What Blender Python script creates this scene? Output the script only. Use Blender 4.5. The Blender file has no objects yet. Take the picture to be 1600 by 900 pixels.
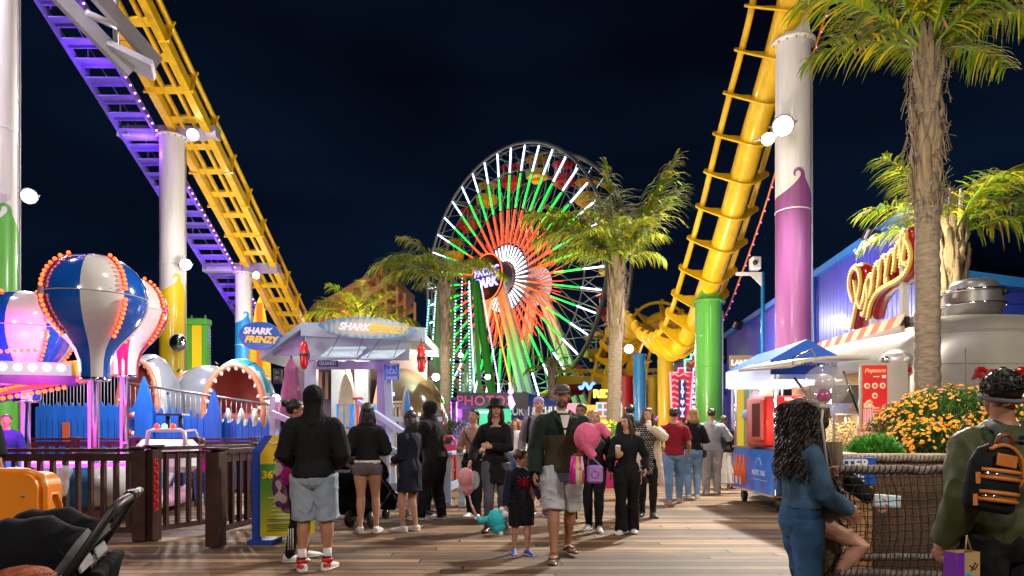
import bpy, bmesh, math, random
import numpy as np
from math import sin, cos, pi, radians as R
from mathutils import Vector as V, Matrix, noise
random.seed(7)
S = bpy.context.scene
COL = S.collection
# ---------------- camera ----------------
F, CH, HZ = 1067.0, 1.35, 674.0        # focal length in photo pixels, eye height, horizon row
cam = bpy.data.objects.new('camera', bpy.data.cameras.new('camera')); COL.objects.link(cam)
cam.data.sensor_width = 36; cam.data.lens = 24.0; cam.data.shift_y = 0.14
cam.data.clip_start = 0.1; cam.data.clip_end = 2000
cam.location = (0, 0, CH); cam.rotation_euler = (R(90), 0, 0)
S.camera = cam
# ---------------- sky ----------------
w = bpy.data.worlds.new("World"); S.world = w; w.use_nodes = True
nt = w.node_tree; bg = nt.nodes['Background']
tc = nt.nodes.new('ShaderNodeTexCoord'); mp = nt.nodes.new('ShaderNodeMapping'); mp.inputs['Scale'].default_value = (1.2, 1.2, 4)
nz = nt.nodes.new('ShaderNodeTexNoise'); nz.inputs['Scale'].default_value = 1.3; nz.inputs['Detail'].default_value = 3
rp = nt.nodes.new('ShaderNodeValToRGB')
rp.color_ramp.elements[0].position = .35; rp.color_ramp.elements[0].color = (.0010, .0013, .0042, 1)
rp.color_ramp.elements[1].position = .8; rp.color_ramp.elements[1].color = (.0022, .008, .022, 1)
nt.links.new(tc.outputs['Generated'], mp.inputs['Vector']); nt.links.new(mp.outputs[0], nz.inputs['Vector'])
nt.links.new(nz.outputs['Fac'], rp.inputs['Fac']); nt.links.new(rp.outputs[0], bg.inputs['Color'])
bg.inputs['Strength'].default_value = 1.0
# ---------------- view ----------------
S.view_settings.view_transform = 'Standard'; S.view_settings.look = 'None'
S.view_settings.exposure = 0.12; S.view_settings.gamma = 1.0
try:
    S.cycles.use_denoising = True; S.cycles.max_bounces = 6; S.cycles.transparent_max_bounces = 12
    S.cycles.sample_clamp_indirect = 4.0; S.cycles.use_light_tree = True
    S.cycles.caustics_reflective = False; S.cycles.caustics_refractive = False
except Exception: pass
# ---------------- unseen fill lamps, added to light the deck, columns and track ----------------
def lamp(name, kind, loc, power, color=(1, .93, .82), size=.6, target=None, spot=None):
    l = bpy.data.lights.new(name, kind); l.energy = power; l.color = color
    if kind == 'AREA': l.shape = 'DISK'; l.size = size
    elif kind == 'SPOT': l.shadow_soft_size = size; l.spot_size = R(spot or 110); l.spot_blend = .6
    else: l.shadow_soft_size = size
    o = bpy.data.objects.new(name, l); COL.objects.link(o); o.location = loc
    if target is not None: o.rotation_euler = (V(target) - V(loc)).to_track_quat('-Z', 'Y').to_euler()
    return o
lamp('fill_lamp', 'AREA', (-6, -7, 8.5), 680, (1, .90, .80), 1.6, (-3, 9, 1.5))
lamp('fill_lamp', 'AREA', (8, -6, 9.5), 780, (1, .92, .84), 1.6, (3, 10, 2))
lamp('fill_lamp', 'AREA', (1, 6, 14), 430, (1, .88, .76), 1.5, (1, 13, 0))
lamp('fill_lamp', 'AREA', (-13, 12, 15), 1000, (.95, .92, 1), 1.0, (-9, 24, 8))
lamp('fill_lamp', 'AREA', (5, 13, 3.2), 38, (1, .95, .85), .8, (6.6, 17.5, 9))
lamp('fill_lamp', 'AREA', (4.0, 18, 2.6), 270, (1, .93, .8), 1.0, (6.5, 19.5, 10))
lamp('fill_lamp', 'AREA', (3.5, 24, 2.6), 180, (1, .93, .8), 1.0, (7, 29, 5))
# ---------------- helpers ----------------
def sr(r, g=None, b=None):
    if g is None: r, g, b = [int(r[i:i+2], 16) for i in (0, 2, 4)]
    f = lambda c: (c/255/12.92) if c/255 <= .04045 else ((c/255+.055)/1.055)**2.4
    return (f(r), f(g), f(b))
def W(px, py, Y): return V(((px-800)/F*Y, Y, CH+(HZ-py)/F*Y))
def X(px, Y): return (px-800)/F*Y
def Z(py, Y): return CH+(HZ-py)/F*Y
_m = {}
def mat(name, col, rough=.5, metal=0, var=.12, vs=6, bump=0, bs=60, emit=0, ecol=None, alpha=1, trans=0, coat=0, sheen=0, wear=None, stretch=(1, 1, 1), spec=None):
    if name in _m: return _m[name]
    if isinstance(col, str): col = sr(col)
    m = bpy.data.materials.new(name); m.use_nodes = True; n = m.node_tree; P = n.nodes['Principled BSDF']
    P.inputs['Base Color'].default_value = (*col, 1); P.inputs['Roughness'].default_value = rough; P.inputs['Metallic'].default_value = metal
    if coat: P.inputs['Coat Weight'].default_value = coat; P.inputs['Coat Roughness'].default_value = .08
    if sheen: P.inputs['Sheen Weight'].default_value = sheen
    if trans: P.inputs['Transmission Weight'].default_value = trans
    if spec is not None: P.inputs['Specular IOR Level'].default_value = spec
    if alpha < 1: P.inputs['Alpha'].default_value = alpha
    if emit:
        P.inputs['Emission Color'].default_value = (*(ecol or col), 1); P.inputs['Emission Strength'].default_value = emit
    if var or bump:
        t = n.nodes.new('ShaderNodeTexCoord'); mp = n.nodes.new('ShaderNodeMapping'); mp.inputs['Scale'].default_value = stretch
        n.links.new(t.outputs['Object'], mp.inputs['Vector'])
    if var:
        z = n.nodes.new('ShaderNodeTexNoise'); z.inputs['Scale'].default_value = vs; z.inputs['Detail'].default_value = 6
        z.inputs['Roughness'].default_value = .65
        n.links.new(mp.outputs[0], z.inputs['Vector'])
        r = n.nodes.new('ShaderNodeValToRGB'); r.color_ramp.elements[0].position = .3; r.color_ramp.elements[1].position = .72
        r.color_ramp.elements[0].color = (*[c*(1-var) for c in col], 1); r.color_ramp.elements[1].color = (*[min(1, c*(1+var)+var*.01) for c in col], 1)
        if wear:
            e = r.color_ramp.elements.new(.76); e.color = (*wear, 1)
        n.links.new(z.outputs['Fac'], r.inputs['Fac']); n.links.new(r.outputs[0], P.inputs['Base Color'])
        mr = n.nodes.new('ShaderNodeMapRange'); mr.inputs['To Min'].default_value = max(0, rough-.1*(rough > .1)); mr.inputs['To Max'].default_value = min(1, rough+.12)
        n.links.new(z.outputs['Fac'], mr.inputs['Value']); n.links.new(mr.outputs[0], P.inputs['Roughness'])
    if bump:
        z2 = n.nodes.new('ShaderNodeTexNoise'); z2.inputs['Scale'].default_value = bs; z2.inputs['Detail'].default_value = 4
        n.links.new(mp.outputs[0], z2.inputs['Vector'])
        b = n.nodes.new('ShaderNodeBump'); b.inputs['Strength'].default_value = bump; b.inputs['Distance'].default_value = .02
        n.links.new(z2.outputs['Fac'], b.inputs['Height']); n.links.new(b.outputs[0], P.inputs['Normal'])
    _m[name] = m; return m
def glow(name, col, s, sample=True):
    if name in _m: return _m[name]
    m = mat(name, (.02, .02, .02), .4, var=0, emit=s, ecol=col if not isinstance(col, str) else sr(col))
    if not sample: m.cycles.emission_sampling = 'NONE'
    return m
def basis(d, up=V((0, 0, 1))):
    d = d.normalized()
    if abs(d.dot(up)) > .99: up = V((0, 1, 0))
    x = d.cross(up).normalized(); y = x.cross(d).normalized()
    return x, y, d
class MB:
    def __init__(s): s.v = []; s.f = []; s.m = []; s.mi = 0; s.sm = []; s.smooth = False
    def add(s, vs, fs, smooth=None):
        o = len(s.v); s.v += [tuple(p) for p in vs]; s.f += [tuple(i+o for i in f) for f in fs]
        s.m += [s.mi]*len(fs); s.sm += [s.smooth if smooth is None else smooth]*len(fs); return s
    def box(s, c, d, rz=0, rx=0, ry=0, M=None, bev=0):
        hx, hy, hz = d[0]/2, d[1]/2, d[2]/2
        M = M or (Matrix.Rotation(rz, 3, 'Z') @ Matrix.Rotation(ry, 3, 'Y') @ Matrix.Rotation(rx, 3, 'X'))
        c = V(c)
        b = min(bev, hx*.9, hy*.9, hz*.9)
        if b <= 0:
            vs = [c+M@V((x*hx, y*hy, z*hz)) for z in (-1, 1) for y in (-1, 1) for x in (-1, 1)]
            return s.add(vs, [(0, 2, 3, 1), (4, 5, 7, 6), (0, 1, 5, 4), (2, 6, 7, 3), (0, 4, 6, 2), (1, 3, 7, 5)], False)
        vs = []; idx = {}
        for X_ in (-1, 1):
            for Y_ in (-1, 1):
                for Z_ in (-1, 1):
                    for k in range(3):
                        p = [X_*(hx-b), Y_*(hy-b), Z_*(hz-b)]; p[k] = (X_, Y_, Z_)[k]*(hx, hy, hz)[k]
                        idx[(X_, Y_, Z_, k)] = len(vs); vs.append(c+M@V(p))
        fs = []
        for k in range(3):
            a, bb = [i for i in range(3) if i != k]
            for sg in (-1, 1):
                q = []
                for (u, t) in ((-1, -1), (1, -1), (1, 1), (-1, 1)):
                    t_ = [0, 0, 0]; t_[k] = sg; t_[a] = u; t_[bb] = t; q.append(idx[(*t_, k)])
                fs.append(q if (sg > 0) == (k != 1) else q[::-1])
        for k in range(3):
            a, bb = [i for i in range(3) if i != k]
            for u in (-1, 1):
                for t in (-1, 1):
                    A = [0, 0, 0]; B = [0, 0, 0]; A[k] = -1; B[k] = 1; A[a] = B[a] = u; A[bb] = B[bb] = t
                    q = [idx[(*A, a)], idx[(*B, a)], idx[(*B, bb)], idx[(*A, bb)]]
                    fs.append(q)
        for X_ in (-1, 1):
            for Y_ in (-1, 1):
                for Z_ in (-1, 1): fs.append([idx[(X_, Y_, Z_, k)] for k in range(3)])
        return s.add(vs, fs, False)
    def beam(s, a, b, w, h=None, up=V((0, 0, 1))):
        a, b = V(a), V(b); x, y, d = basis(b-a, up); h = h or w
        vs = [p+x*(i*w/2)+y*(j*h/2) for p in (a, b) for j in (-1, 1) for i in (-1, 1)]
        return s.add(vs, [(0, 2, 3, 1), (4, 5, 7, 6), (0, 1, 5, 4), (2, 6, 7, 3), (0, 4, 6, 2), (1, 3, 7, 5)], False)
    def loft(s, secs, seg=16, caps=True, smooth=True, closed=False):
        """secs: (centre, xaxis, yaxis, a, b)"""
        vs = []; n = len(secs)
        for c, ax, ay, a, b in secs:
            for k in range(seg):
                t = 2*pi*k/seg; vs.append(c+ax*(a*cos(t))+ay*(b*sin(t)))
        fs = [(i*seg+k, i*seg+(k+1) % seg, (i+1)*seg+(k+1) % seg, (i+1)*seg+k) for i in range(n-1) for k in range(seg)]
        if closed: fs += [((n-1)*seg+k, (n-1)*seg+(k+1) % seg, (k+1) % seg, k) for k in range(seg)]
        elif caps: fs += [tuple(range(seg-1, -1, -1)), tuple((n-1)*seg+k for k in range(seg))]
        return s.add(vs, fs, smooth)
    def tube(s, pts, r, seg=10, caps=True, closed=False, smooth=True):
        pts = [V(p) for p in pts]; n = len(pts)
        rr = r if isinstance(r, (list, tuple)) else [r]*n
        secs = []; px = None
        for i, p in enumerate(pts):
            if closed: d = pts[(i+1) % n]-pts[i-1]
            else: d = pts[min(i+1, n-1)]-pts[max(i-1, 0)]
            if d.length < 1e-9: d = V((0, 0, 1))
            d.normalize()
            if px is None: x, y, _ = basis(d)
            else:
                x = px-d*px.dot(d); x = x.normalized() if x.length > 1e-6 else basis(d)[0]; y = x.cross(d)
            px = x; secs.append((p, x, y, rr[i], rr[i]))
        return s.loft(secs, seg, caps, smooth, closed)
    def cable(s, pts):
        s.mi = 1; s.tube(pts, .006, 4); s.mi = 0; return s
    def cyl(s, a, b, r, r2=None, seg=20): return s.tube([a, b], [r, r if r2 is None else r2], seg)
    def ball(s, c, r, seg=14, rings=9, M=None, cut=None):
        c = V(c); r = V(r) if not isinstance(r, (int, float)) else V((r, r, r)); M = M or Matrix.Identity(3)
        vs = [c+M@V((0, 0, -r.z))]
        for i in range(1, rings):
            t = -pi/2+pi*i/rings
            for k in range(seg):
                a = 2*pi*k/seg; vs.append(c+M@V((r.x*cos(t)*cos(a), r.y*cos(t)*sin(a), r.z*sin(t))))
        vs.append(c+M@V((0, 0, r.z)))
        fs = [(0, 1+(k+1) % seg, 1+k) for k in range(seg)]
        for i in range(rings-2):
            for k in range(seg): fs.append((1+i*seg+k, 1+i*seg+(k+1) % seg, 1+(i+1)*seg+(k+1) % seg, 1+(i+1)*seg+k))
        L = len(vs)-1; o = 1+(rings-2)*seg
        fs += [(o+k, o+(k+1) % seg, L) for k in range(seg)]
        return s.add(vs, fs, True)
    def lathe(s, prof, c=(0, 0, 0), seg=24, mats=None, smooth=True):
        c = V(c); vs = [c+V((r*cos(2*pi*k/seg), r*sin(2*pi*k/seg), z)) for r, z in prof for k in range(seg)]
        base = len(s.v); n = len(prof)
        for k in range(seg):
            if mats: s.mi = mats(k)
            fs = [(i*seg+k, i*seg+(k+1) % seg, (i+1)*seg+(k+1) % seg, (i+1)*seg+k) for i in range(n-1)]
            if k == 0: s.add(vs, fs, smooth)
            else:
                s.f += [tuple(i+base for i in f) for f in fs]; s.m += [s.mi]*len(fs); s.sm += [smooth]*len(fs)
        return s
    def prism(s, poly, O, ux, uy, th):
        """2-D polygon extruded by th along ux x uy"""
        O, ux, uy = V(O), V(ux).normalized(), V(uy).normalized(); nn = ux.cross(uy); n = len(poly)
        vs = [O+ux*a+uy*b for a, b in poly]+[O+ux*a+uy*b+nn*th for a, b in poly]
        return s.add(vs, [tuple(range(n-1, -1, -1)), tuple(range(n, 2*n))]+[(i, (i+1) % n, n+(i+1) % n, n+i) for i in range(n)], False)
    def quad(s, a, b, c, d): return s.add([a, b, c, d], [(0, 1, 2, 3)], False)
    def text(s, body, size, O, ux, uy, ext=.01, bold=0, shear=0, align='CENTER', sp=1.0, wx=1.0):
        cu = bpy.data.curves.new('t', 'FONT'); cu.body = body; cu.size = size; cu.extrude = ext; cu.offset = bold; cu.shear = shear
        cu.align_x = align; cu.align_y = 'CENTER'; cu.space_character = sp; cu.resolution_u = 3
        o = bpy.data.objects.new('t', cu); COL.objects.link(o)
        me = bpy.data.meshes.new_from_object(o.evaluated_get(bpy.context.evaluated_depsgraph_get()))
        O, ux, uy = V(O), V(ux).normalized(), V(uy).normalized(); nn = ux.cross(uy)
        vs = [O+ux*(v.co.x*wx)+uy*v.co.y+nn*v.co.z for v in me.vertices]; fs = [tuple(p.vertices) for p in me.polygons]
        bpy.data.objects.remove(o); bpy.data.curves.remove(cu); bpy.data.meshes.remove(me)
        return s.add(vs, fs, False)
    def build(s, name, mats, parent=None, label=None, cat=None, group=None, kind=None, loc=None, lab=None):
        me = bpy.data.meshes.new(name)
        org = V(loc) if loc is not None else V((0, 0, 0))
        me.from_pydata([tuple(V(p)-org) for p in s.v] if loc is not None else s.v, [], s.f)
        if not isinstance(mats, (list, tuple)): mats = [mats]+([M_black] if 1 in s.m else [])
        for m in mats: me.materials.append(m)
        me.polygons.foreach_set('material_index', s.m); me.polygons.foreach_set('use_smooth', s.sm)
        me.validate(); me.update()
        o = bpy.data.objects.new(name, me); COL.objects.link(o)
        if loc is not None: o.location = org
        if parent: attach(o, parent)
        return tag(o, label, cat, group, kind)
def tag(o, label=None, cat=None, group=None, kind=None):
    for k, v_ in (('label', label), ('category', cat), ('group', group), ('kind', kind)):
        if v_: o[k] = v_
    return o
def thing(name, label, cat, loc=(0, 0, 0), rz=0, group=None):
    o = bpy.data.objects.new(name, None); COL.objects.link(o); o.location = loc; o.rotation_euler = (0, 0, rz)
    o.empty_display_size = .1
    return tag(o, label, cat, group)
WT = {}
def thingW(name, label, cat, base, group=None):
    """a thing whose parts are written in world coordinates"""
    o = thing(name, label, cat, base, 0, group); WT[o.name] = Matrix.Translation(-V(base)); return o
def attach(o, parent):
    o.parent = parent
    if parent.name in WT: o.matrix_parent_inverse = WT[parent.name]
def copy_tree(o, parent=None):
    c = o.copy(); COL.objects.link(c)
    c.parent = parent
    for ch in [x for x in bpy.data.objects if x.parent == o]: copy_tree(ch, c)
    return c
def remeshed(mb, name, m, parent, vox=.01, smooth=3, wr=0, ws=14, wst=(1, 1, .45), seed=0, mfun=None, sm_fac=.6):
    """one continuous surface from overlapping closed shapes; optional cloth wrinkles"""
    me = bpy.data.meshes.new('tmp'); me.from_pydata(mb.v, [], mb.f); me.update()
    o = bpy.data.objects.new('tmp', me); COL.objects.link(o)
    bm = bmesh.new(); bm.from_mesh(me); bmesh.ops.recalc_face_normals(bm, faces=bm.faces); bm.to_mesh(me); bm.free()
    r = o.modifiers.new('r', 'REMESH'); r.mode = 'VOXEL'; r.voxel_size = vox
    q = o.modifiers.new('s', 'SMOOTH'); q.factor = sm_fac; q.iterations = smooth
    dg = bpy.context.evaluated_depsgraph_get()
    nm = bpy.data.meshes.new_from_object(o.evaluated_get(dg)); bpy.data.objects.remove(o); bpy.data.meshes.remove(me)
    nm.name = name
    if wr:
        off = V((seed*3.7, seed*1.3, 0))
        n = len(nm.vertices); nr = np.empty(n*3); nm.vertices.foreach_get('normal', nr) if hasattr(nm.vertices[0], 'normal') else None
        co = np.empty(n*3); nm.vertices.foreach_get('co', co)
        for i in range(n):
            p = V((co[3*i]*wst[0]*ws, co[3*i+1]*wst[1]*ws, co[3*i+2]*wst[2]*ws))+off
            q_ = p + noise.noise_vector(p*.5)*.8
            h = 1-2*abs(noise.noise(q_)) ; h2 = noise.noise(p*2.3)
            a = wr*(h*.7+h2*.3)
            co[3*i:3*i+3] += nr[3*i:3*i+3]*a
        nm.vertices.foreach_set('co', co)
    mats = m if isinstance(m, (list, tuple)) else [m]
    nm.materials.clear()
    for x in mats: nm.materials.append(x)
    nm.polygons.foreach_set('use_smooth', [True]*len(nm.polygons))
    if mfun: nm.polygons.foreach_set('material_index', [mfun(p.center) for p in nm.polygons])
    nm.update()
    o = bpy.data.objects.new(name, nm); COL.objects.link(o)
    if parent: attach(o, parent)
    return o
def spline(pts, n=8):
    pts = [V(p) for p in pts]; out = []
    P = [pts[0]*2-pts[1]]+pts+[pts[-1]*2-pts[-2]]
    for i in range(1, len(P)-2):
        for k in range(n):
            t = k/n; a, b, c, d = P[i-1], P[i], P[i+1], P[i+2]
            out.append(.5*((2*b)+(c-a)*t+(2*a-5*b+4*c-d)*t*t+(3*b-a-3*c+d)*t**3))
    out.append(pts[-1]); return out
def resample(pts, step):
    L = [0]
    for a, b in zip(pts, pts[1:]): L.append(L[-1]+(b-a).length)
    n = max(1, int(L[-1]/step)); out = []; j = 0
    for k in range(n+1):
        d = L[-1]*k/n
        while j < len(L)-2 and L[j+1] < d: j += 1
        t = (d-L[j])/max(1e-9, L[j+1]-L[j]); out.append(pts[j].lerp(pts[j+1], t))
    return out

M_black = mat('black_plastic', (.012, .012, .013), .4)
# ---------------- ground, water ----------------
def deck_mat():
    m = bpy.data.materials.new('weathered_planks'); m.use_nodes = True; n = m.node_tree; P = n.nodes['Principled BSDF']; L = n.links.new
    N = lambda t, **k: [setattr(x := n.nodes.new(t), a, b) for a, b in k.items()] and x or n.nodes.new(t)
    tc = n.nodes.new('ShaderNodeTexCoord')
    br = n.nodes.new('ShaderNodeTexBrick'); br.inputs['Scale'].default_value = 1; br.inputs['Brick Width'].default_value = 4.2; br.inputs['Row Height'].default_value = .185
    br.inputs['Mortar Size'].default_value = .012; br.inputs['Mortar Smooth'].default_value = .3; br.inputs['Bias'].default_value = 0; br.offset = 0
    br.inputs['Color1'].default_value = (.0, 0, 0, 1); br.inputs['Color2'].default_value = (1, 1, 1, 1); br.inputs['Mortar'].default_value = (.5, .5, .5, 1)
    sp = n.nodes.new('ShaderNodeSeparateXYZ'); L(tc.outputs['Object'], sp.inputs[0]); dv = n.nodes.new('ShaderNodeMath'); dv.operation = 'DIVIDE'; L(sp.outputs['Y'], dv.inputs[0]); dv.inputs[1].default_value = .185
    fl = n.nodes.new('ShaderNodeMath'); fl.operation = 'FLOOR'; L(dv.outputs[0], fl.inputs[0]); wn = n.nodes.new('ShaderNodeTexWhiteNoise'); wn.noise_dimensions = '1D'; L(fl.outputs[0], wn.inputs['W'])
    ax = n.nodes.new('ShaderNodeMath'); ax.operation = 'MULTIPLY_ADD'; L(wn.outputs['Value'], ax.inputs[0]); ax.inputs[1].default_value = 9; L(sp.outputs['X'], ax.inputs[2])
    cb = n.nodes.new('ShaderNodeCombineXYZ'); L(ax.outputs[0], cb.inputs[0]); L(sp.outputs['Y'], cb.inputs[1]); L(cb.outputs[0], br.inputs['Vector'])
    mp = n.nodes.new('ShaderNodeMapping'); mp.inputs['Scale'].default_value = (.9, 16, 1); L(tc.outputs['Object'], mp.inputs['Vector'])
    z = n.nodes.new('ShaderNodeTexNoise'); z.inputs['Scale'].default_value = 2.2; z.inputs['Detail'].default_value = 8; z.inputs['Roughness'].default_value = .7; L(mp.outputs[0], z.inputs['Vector'])
    z2 = n.nodes.new('ShaderNodeTexNoise'); z2.inputs['Scale'].default_value = .55; z2.inputs['Detail'].default_value = 5; L(tc.outputs['Object'], z2.inputs['Vector'])
    r = n.nodes.new('ShaderNodeValToRGB'); e = r.color_ramp.elements; e[0].position = .2; e[0].color = (.014, .007, .004, 1); e[1].position = .80; e[1].color = (.40, .235, .11, 1)
    x = e.new(.5); x.color = (.115, .060, .028, 1)
    mx = n.nodes.new('ShaderNodeMath'); mx.operation = 'MULTIPLY_ADD'; L(br.outputs['Color'], mx.inputs[0]); mx.inputs[1].default_value = .42
    ad = n.nodes.new('ShaderNodeMath'); ad.operation = 'MULTIPLY'; L(z.outputs['Fac'], ad.inputs[0]); ad.inputs[1].default_value = .95
    L(ad.outputs[0], mx.inputs[2])
    a2 = n.nodes.new('ShaderNodeMath'); a2.operation = 'MULTIPLY_ADD'; L(z2.outputs['Fac'], a2.inputs[0]); a2.inputs[1].default_value = .5; a2.inputs[2].default_value = -.42
    a3 = n.nodes.new('ShaderNodeMath'); a3.operation = 'ADD'; L(mx.outputs[0], a3.inputs[0]); L(a2.outputs[0], a3.inputs[1]); L(a3.outputs[0], r.inputs['Fac'])
    dk = n.nodes.new('ShaderNodeMix'); dk.data_type = 'RGBA'; L(br.outputs['Fac'], dk.inputs[0]); L(r.outputs[0], dk.inputs[6]); dk.inputs[7].default_value = (.006, .004, .003, 1)
    vo = n.nodes.new('ShaderNodeTexVoronoi'); vo.inputs['Scale'].default_value = 2.6; L(tc.outputs['Object'], vo.inputs['Vector'])
    lt = n.nodes.new('ShaderNodeMath'); lt.operation = 'LESS_THAN'; L(vo.outputs['Distance'], lt.inputs[0]); lt.inputs[1].default_value = .055
    z3 = n.nodes.new('ShaderNodeTexNoise'); z3.inputs['Scale'].default_value = 1.7; z3.inputs['Detail'].default_value = 7; L(tc.outputs['Object'], z3.inputs['Vector'])
    s3 = n.nodes.new('ShaderNodeMapRange'); s3.inputs[1].default_value = .60; s3.inputs[2].default_value = .70; s3.inputs[4].default_value = .45; L(z3.outputs['Fac'], s3.inputs[0])
    mxx = n.nodes.new('ShaderNodeMath'); mxx.operation = 'MAXIMUM'; L(lt.outputs[0], mxx.inputs[0]); L(s3.outputs[0], mxx.inputs[1])
    st = n.nodes.new('ShaderNodeMix'); st.data_type = 'RGBA'; L(mxx.outputs[0], st.inputs[0]); L(dk.outputs[2], st.inputs[6]); st.inputs[7].default_value = (.022, .014, .010, 1)
    L(st.outputs[2], P.inputs['Base Color'])
    b = n.nodes.new('ShaderNodeBump'); b.inputs['Strength'].default_value = .8; b.inputs['Distance'].default_value = .018
    h = n.nodes.new('ShaderNodeMath'); h.operation = 'MULTIPLY_ADD'; L(br.outputs['Fac'], h.inputs[0]); h.inputs[1].default_value = -1.2; L(a3.outputs[0], h.inputs[2])
    L(h.outputs[0], b.inputs['Height']); L(b.outputs[0], P.inputs['Normal'])
    mr = n.nodes.new('ShaderNodeMapRange'); L(z.outputs['Fac'], mr.inputs['Value']); mr.inputs['To Min'].default_value = .45; mr.inputs['To Max'].default_value = .85
    L(mr.outputs[0], P.inputs['Roughness']); return m
MB().quad((-60, -20, 0), (60, -20, 0), (60, 110, 0), (-60, 110, 0)).build('ground', deck_mat(), kind='structure')
MB().quad((-900, -400, -6), (900, -400, -6), (900, 1500, -6), (-900, 1500, -6)).build('water', mat('sea_water', (.004, .008, .014), .12, var=0, bump=.6, bs=.4), kind='structure')

# paints
M_y = mat('yellow_paint', (.74, .44, .008), .4, var=.2, vs=3.5, coat=.2, bump=.05, bs=6)
M_wh = mat('white_paint', (.70, .66, .68), .40, var=.13, vs=2.4, coat=.1, stretch=(3, 3, .22))
M_gr = mat('green_paint', (.085, .36, .035), .4, var=.16, vs=2.4, coat=.2, stretch=(3, 3, .22))
M_pu = mat('purple_paint', (.23, .065, .21), .4, var=.16, vs=2.4, coat=.15, stretch=(3, 3, .22))
M_bl = mat('blue_paint', (.015, .24, .62), .38, var=.08, vs=1.2, coat=.3)
M_yl = mat('lemon_paint', (.85, .58, .01), .38, var=.07, vs=1.2, coat=.3)
M_rd = mat('red_paint', (.55, .015, .012), .4, var=.1, vs=2, coat=.2)
M_or = mat('orange_paint', (.9, .22, .01), .4, var=.1, vs=2, coat=.2)
M_steel = mat('grey_steel', (.36, .34, .37), .45, metal=.2, var=.14, vs=2)
M_lit_steel = mat('violet_lit_steel', (.17, .12, .46), .45, metal=.1, var=.14, vs=2)  # grey steel with the violet lamp light put into its colour
M_dark = mat('dark_metal', (.03, .03, .033), .45, metal=.4)
M_chrome = mat('polished_steel', (.75, .75, .77), .12, metal=1, var=.05, vs=4)
M_lens = glow('flood_lens', (1, .97, .88), 60)
M_led_purple = glow('purple_led', (.42, .08, 1), 6, False)

def wave_top(k, r0, z0, amp):
    return z0
def column(name_label, x, y, r, h, zw, mcol, grp='painted support columns of the roller coaster', cap=True, paint_all=False):
    t = thing('coaster_support_column', name_label, 'column', (x, y, 0), 0, grp)
    seg = 160; a0 = math.atan2(-y, -x)            # side that faces the walkway
    ring = lambda z: [(r*cos(2*pi*k/seg), r*sin(2*pi*k/seg), z if not callable(z) else z(k)) for k in range(seg)]
    band = lambda n: [(i*seg+k, i*seg+(k+1) % seg, (i+1)*seg+(k+1) % seg, (i+1)*seg+k) for i in range(n) for k in range(seg)]
    def level(k):                                 # painted wave: long rise, steep fall, two crests round the shaft
        a = (2*pi*k/seg-a0+3*pi) % (2*pi)-pi; u = ((a+pi*.5)/pi) % 1.0; A_ = r*1.35
        return zw-A_*.55+(A_*(.12*u/.70+.88*(u/.70)**3.2) if u < .70 else A_*(1-.98*((u-.70)/.30)**.55))
    if paint_all:
        m = MB(); m.add(ring(0)+ring(h), band(1), True); m.build('shaft', mcol, t)
    else:
        m = MB(); m.add(ring(0)+ring(level), band(1), True); m.build('painted_base', mcol, t)
        m = MB(); m.add(ring(level)+ring(h), band(1), True); m.build('shaft', M_wh, t)
        c = MB(); pts = []; A_ = r*1.35; zc = zw+A_*.45-r*.20; ac = a0+(.60-.5)*pi-.02; rr0 = r*.30
        for j in range(26):
            q = j/25; ang = -.5+q*4.3; rr = rr0*(1-.35*q); th = ac+rr*cos(ang)/r; pts.append((V(((r+.003)*cos(th), (r+.003)*sin(th), zc+rr*sin(ang)*1.1)), r*.12*(1-q)**.7+.012))
        for (p, wa), (q_, wb) in zip(pts, pts[1:]):
            nrm = V((p.x, p.y, 0)).normalized(); s_ = nrm.cross((q_-p).normalized()); c.quad(p-s_*wa, q_-s_*wb, q_+s_*wb, p+s_*wa)
        c.build('wave_curl', mcol, t)
    MB().cyl((0, 0, h*.62), (0, 0, h*.62+.025), r+.012, seg=48).build('weld_ring', mcol if paint_all else M_wh, t)
    if cap:
        bo = MB()
        for k in range(14): a = 2*pi*k/14; bo.cyl((r*1.16*cos(a), r*1.16*sin(a), h-.05), (r*1.16*cos(a), r*1.16*sin(a), h), .022, seg=6)
        bo.build('flange_bolts', M_steel, t)
        MB().cyl((0, 0, h), (0, 0, h+.06), r*1.28, seg=40).build('top_flange', mcol if paint_all else M_wh, t)
    MB().cyl((0, 0, 0), (0, 0, .05), r*1.35, seg=32).build('base_plate', mcol, t)
    k = MB(); p = V((cos(a0+1.35), sin(a0+1.35), 0))*(r+.03); k.cyl(p, p+V((0, 0, h-.3)), .022, seg=8); k.build('conduit', M_steel, t)
    return t
column('tall white column with green base and wave edge, cut by the left picture edge', X(-3, 16.4), 16.4, .40, 13.8, 6.45, M_gr)
column('white column with yellow base under the lift hill, behind the striped balloon', X(269, 23), 23, .395, 11.2, 6.3, M_yl)
column('slim white column with blue base beside the oval blue sign', X(380, 29.3), 29.3, .33, 8.1, 6.2, M_bl)
pc = column('tallest white and purple column holding the steep yellow track', X(1239, 17), 17, .415, 10.95, 7.45, M_pu)
column('plain green column carrying the bottom of the steep drop', X(1107, 21.8), 21.8, .415, 5.45, 0, M_gr, paint_all=True)
column('thick yellow column beside the arcade signs', X(1040, 30), 30, .345, 5.05, 0, M_yl, paint_all=True)
column('bright blue column with white glints left of the thick yellow one', X(999, 31), 31, .27, 4.8, 0, M_bl, paint_all=True)
column('short red column next to the ringed palm trunk', X(976, 36), 36, .5, 4.2, 0, M_rd, paint_all=True)
column('thin yellow column squeezed between the blue and thick yellow ones', X(1020, 37), 37, .28, 4.3, 0, M_yl, paint_all=True)
# lilac column far behind the signs
column('wide lilac column far behind the arcade signs', X(1078, 42), 42, .9, 5.6, 0, mat('lilac_paint', (.55, .33, .62), .4), paint_all=True)

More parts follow.
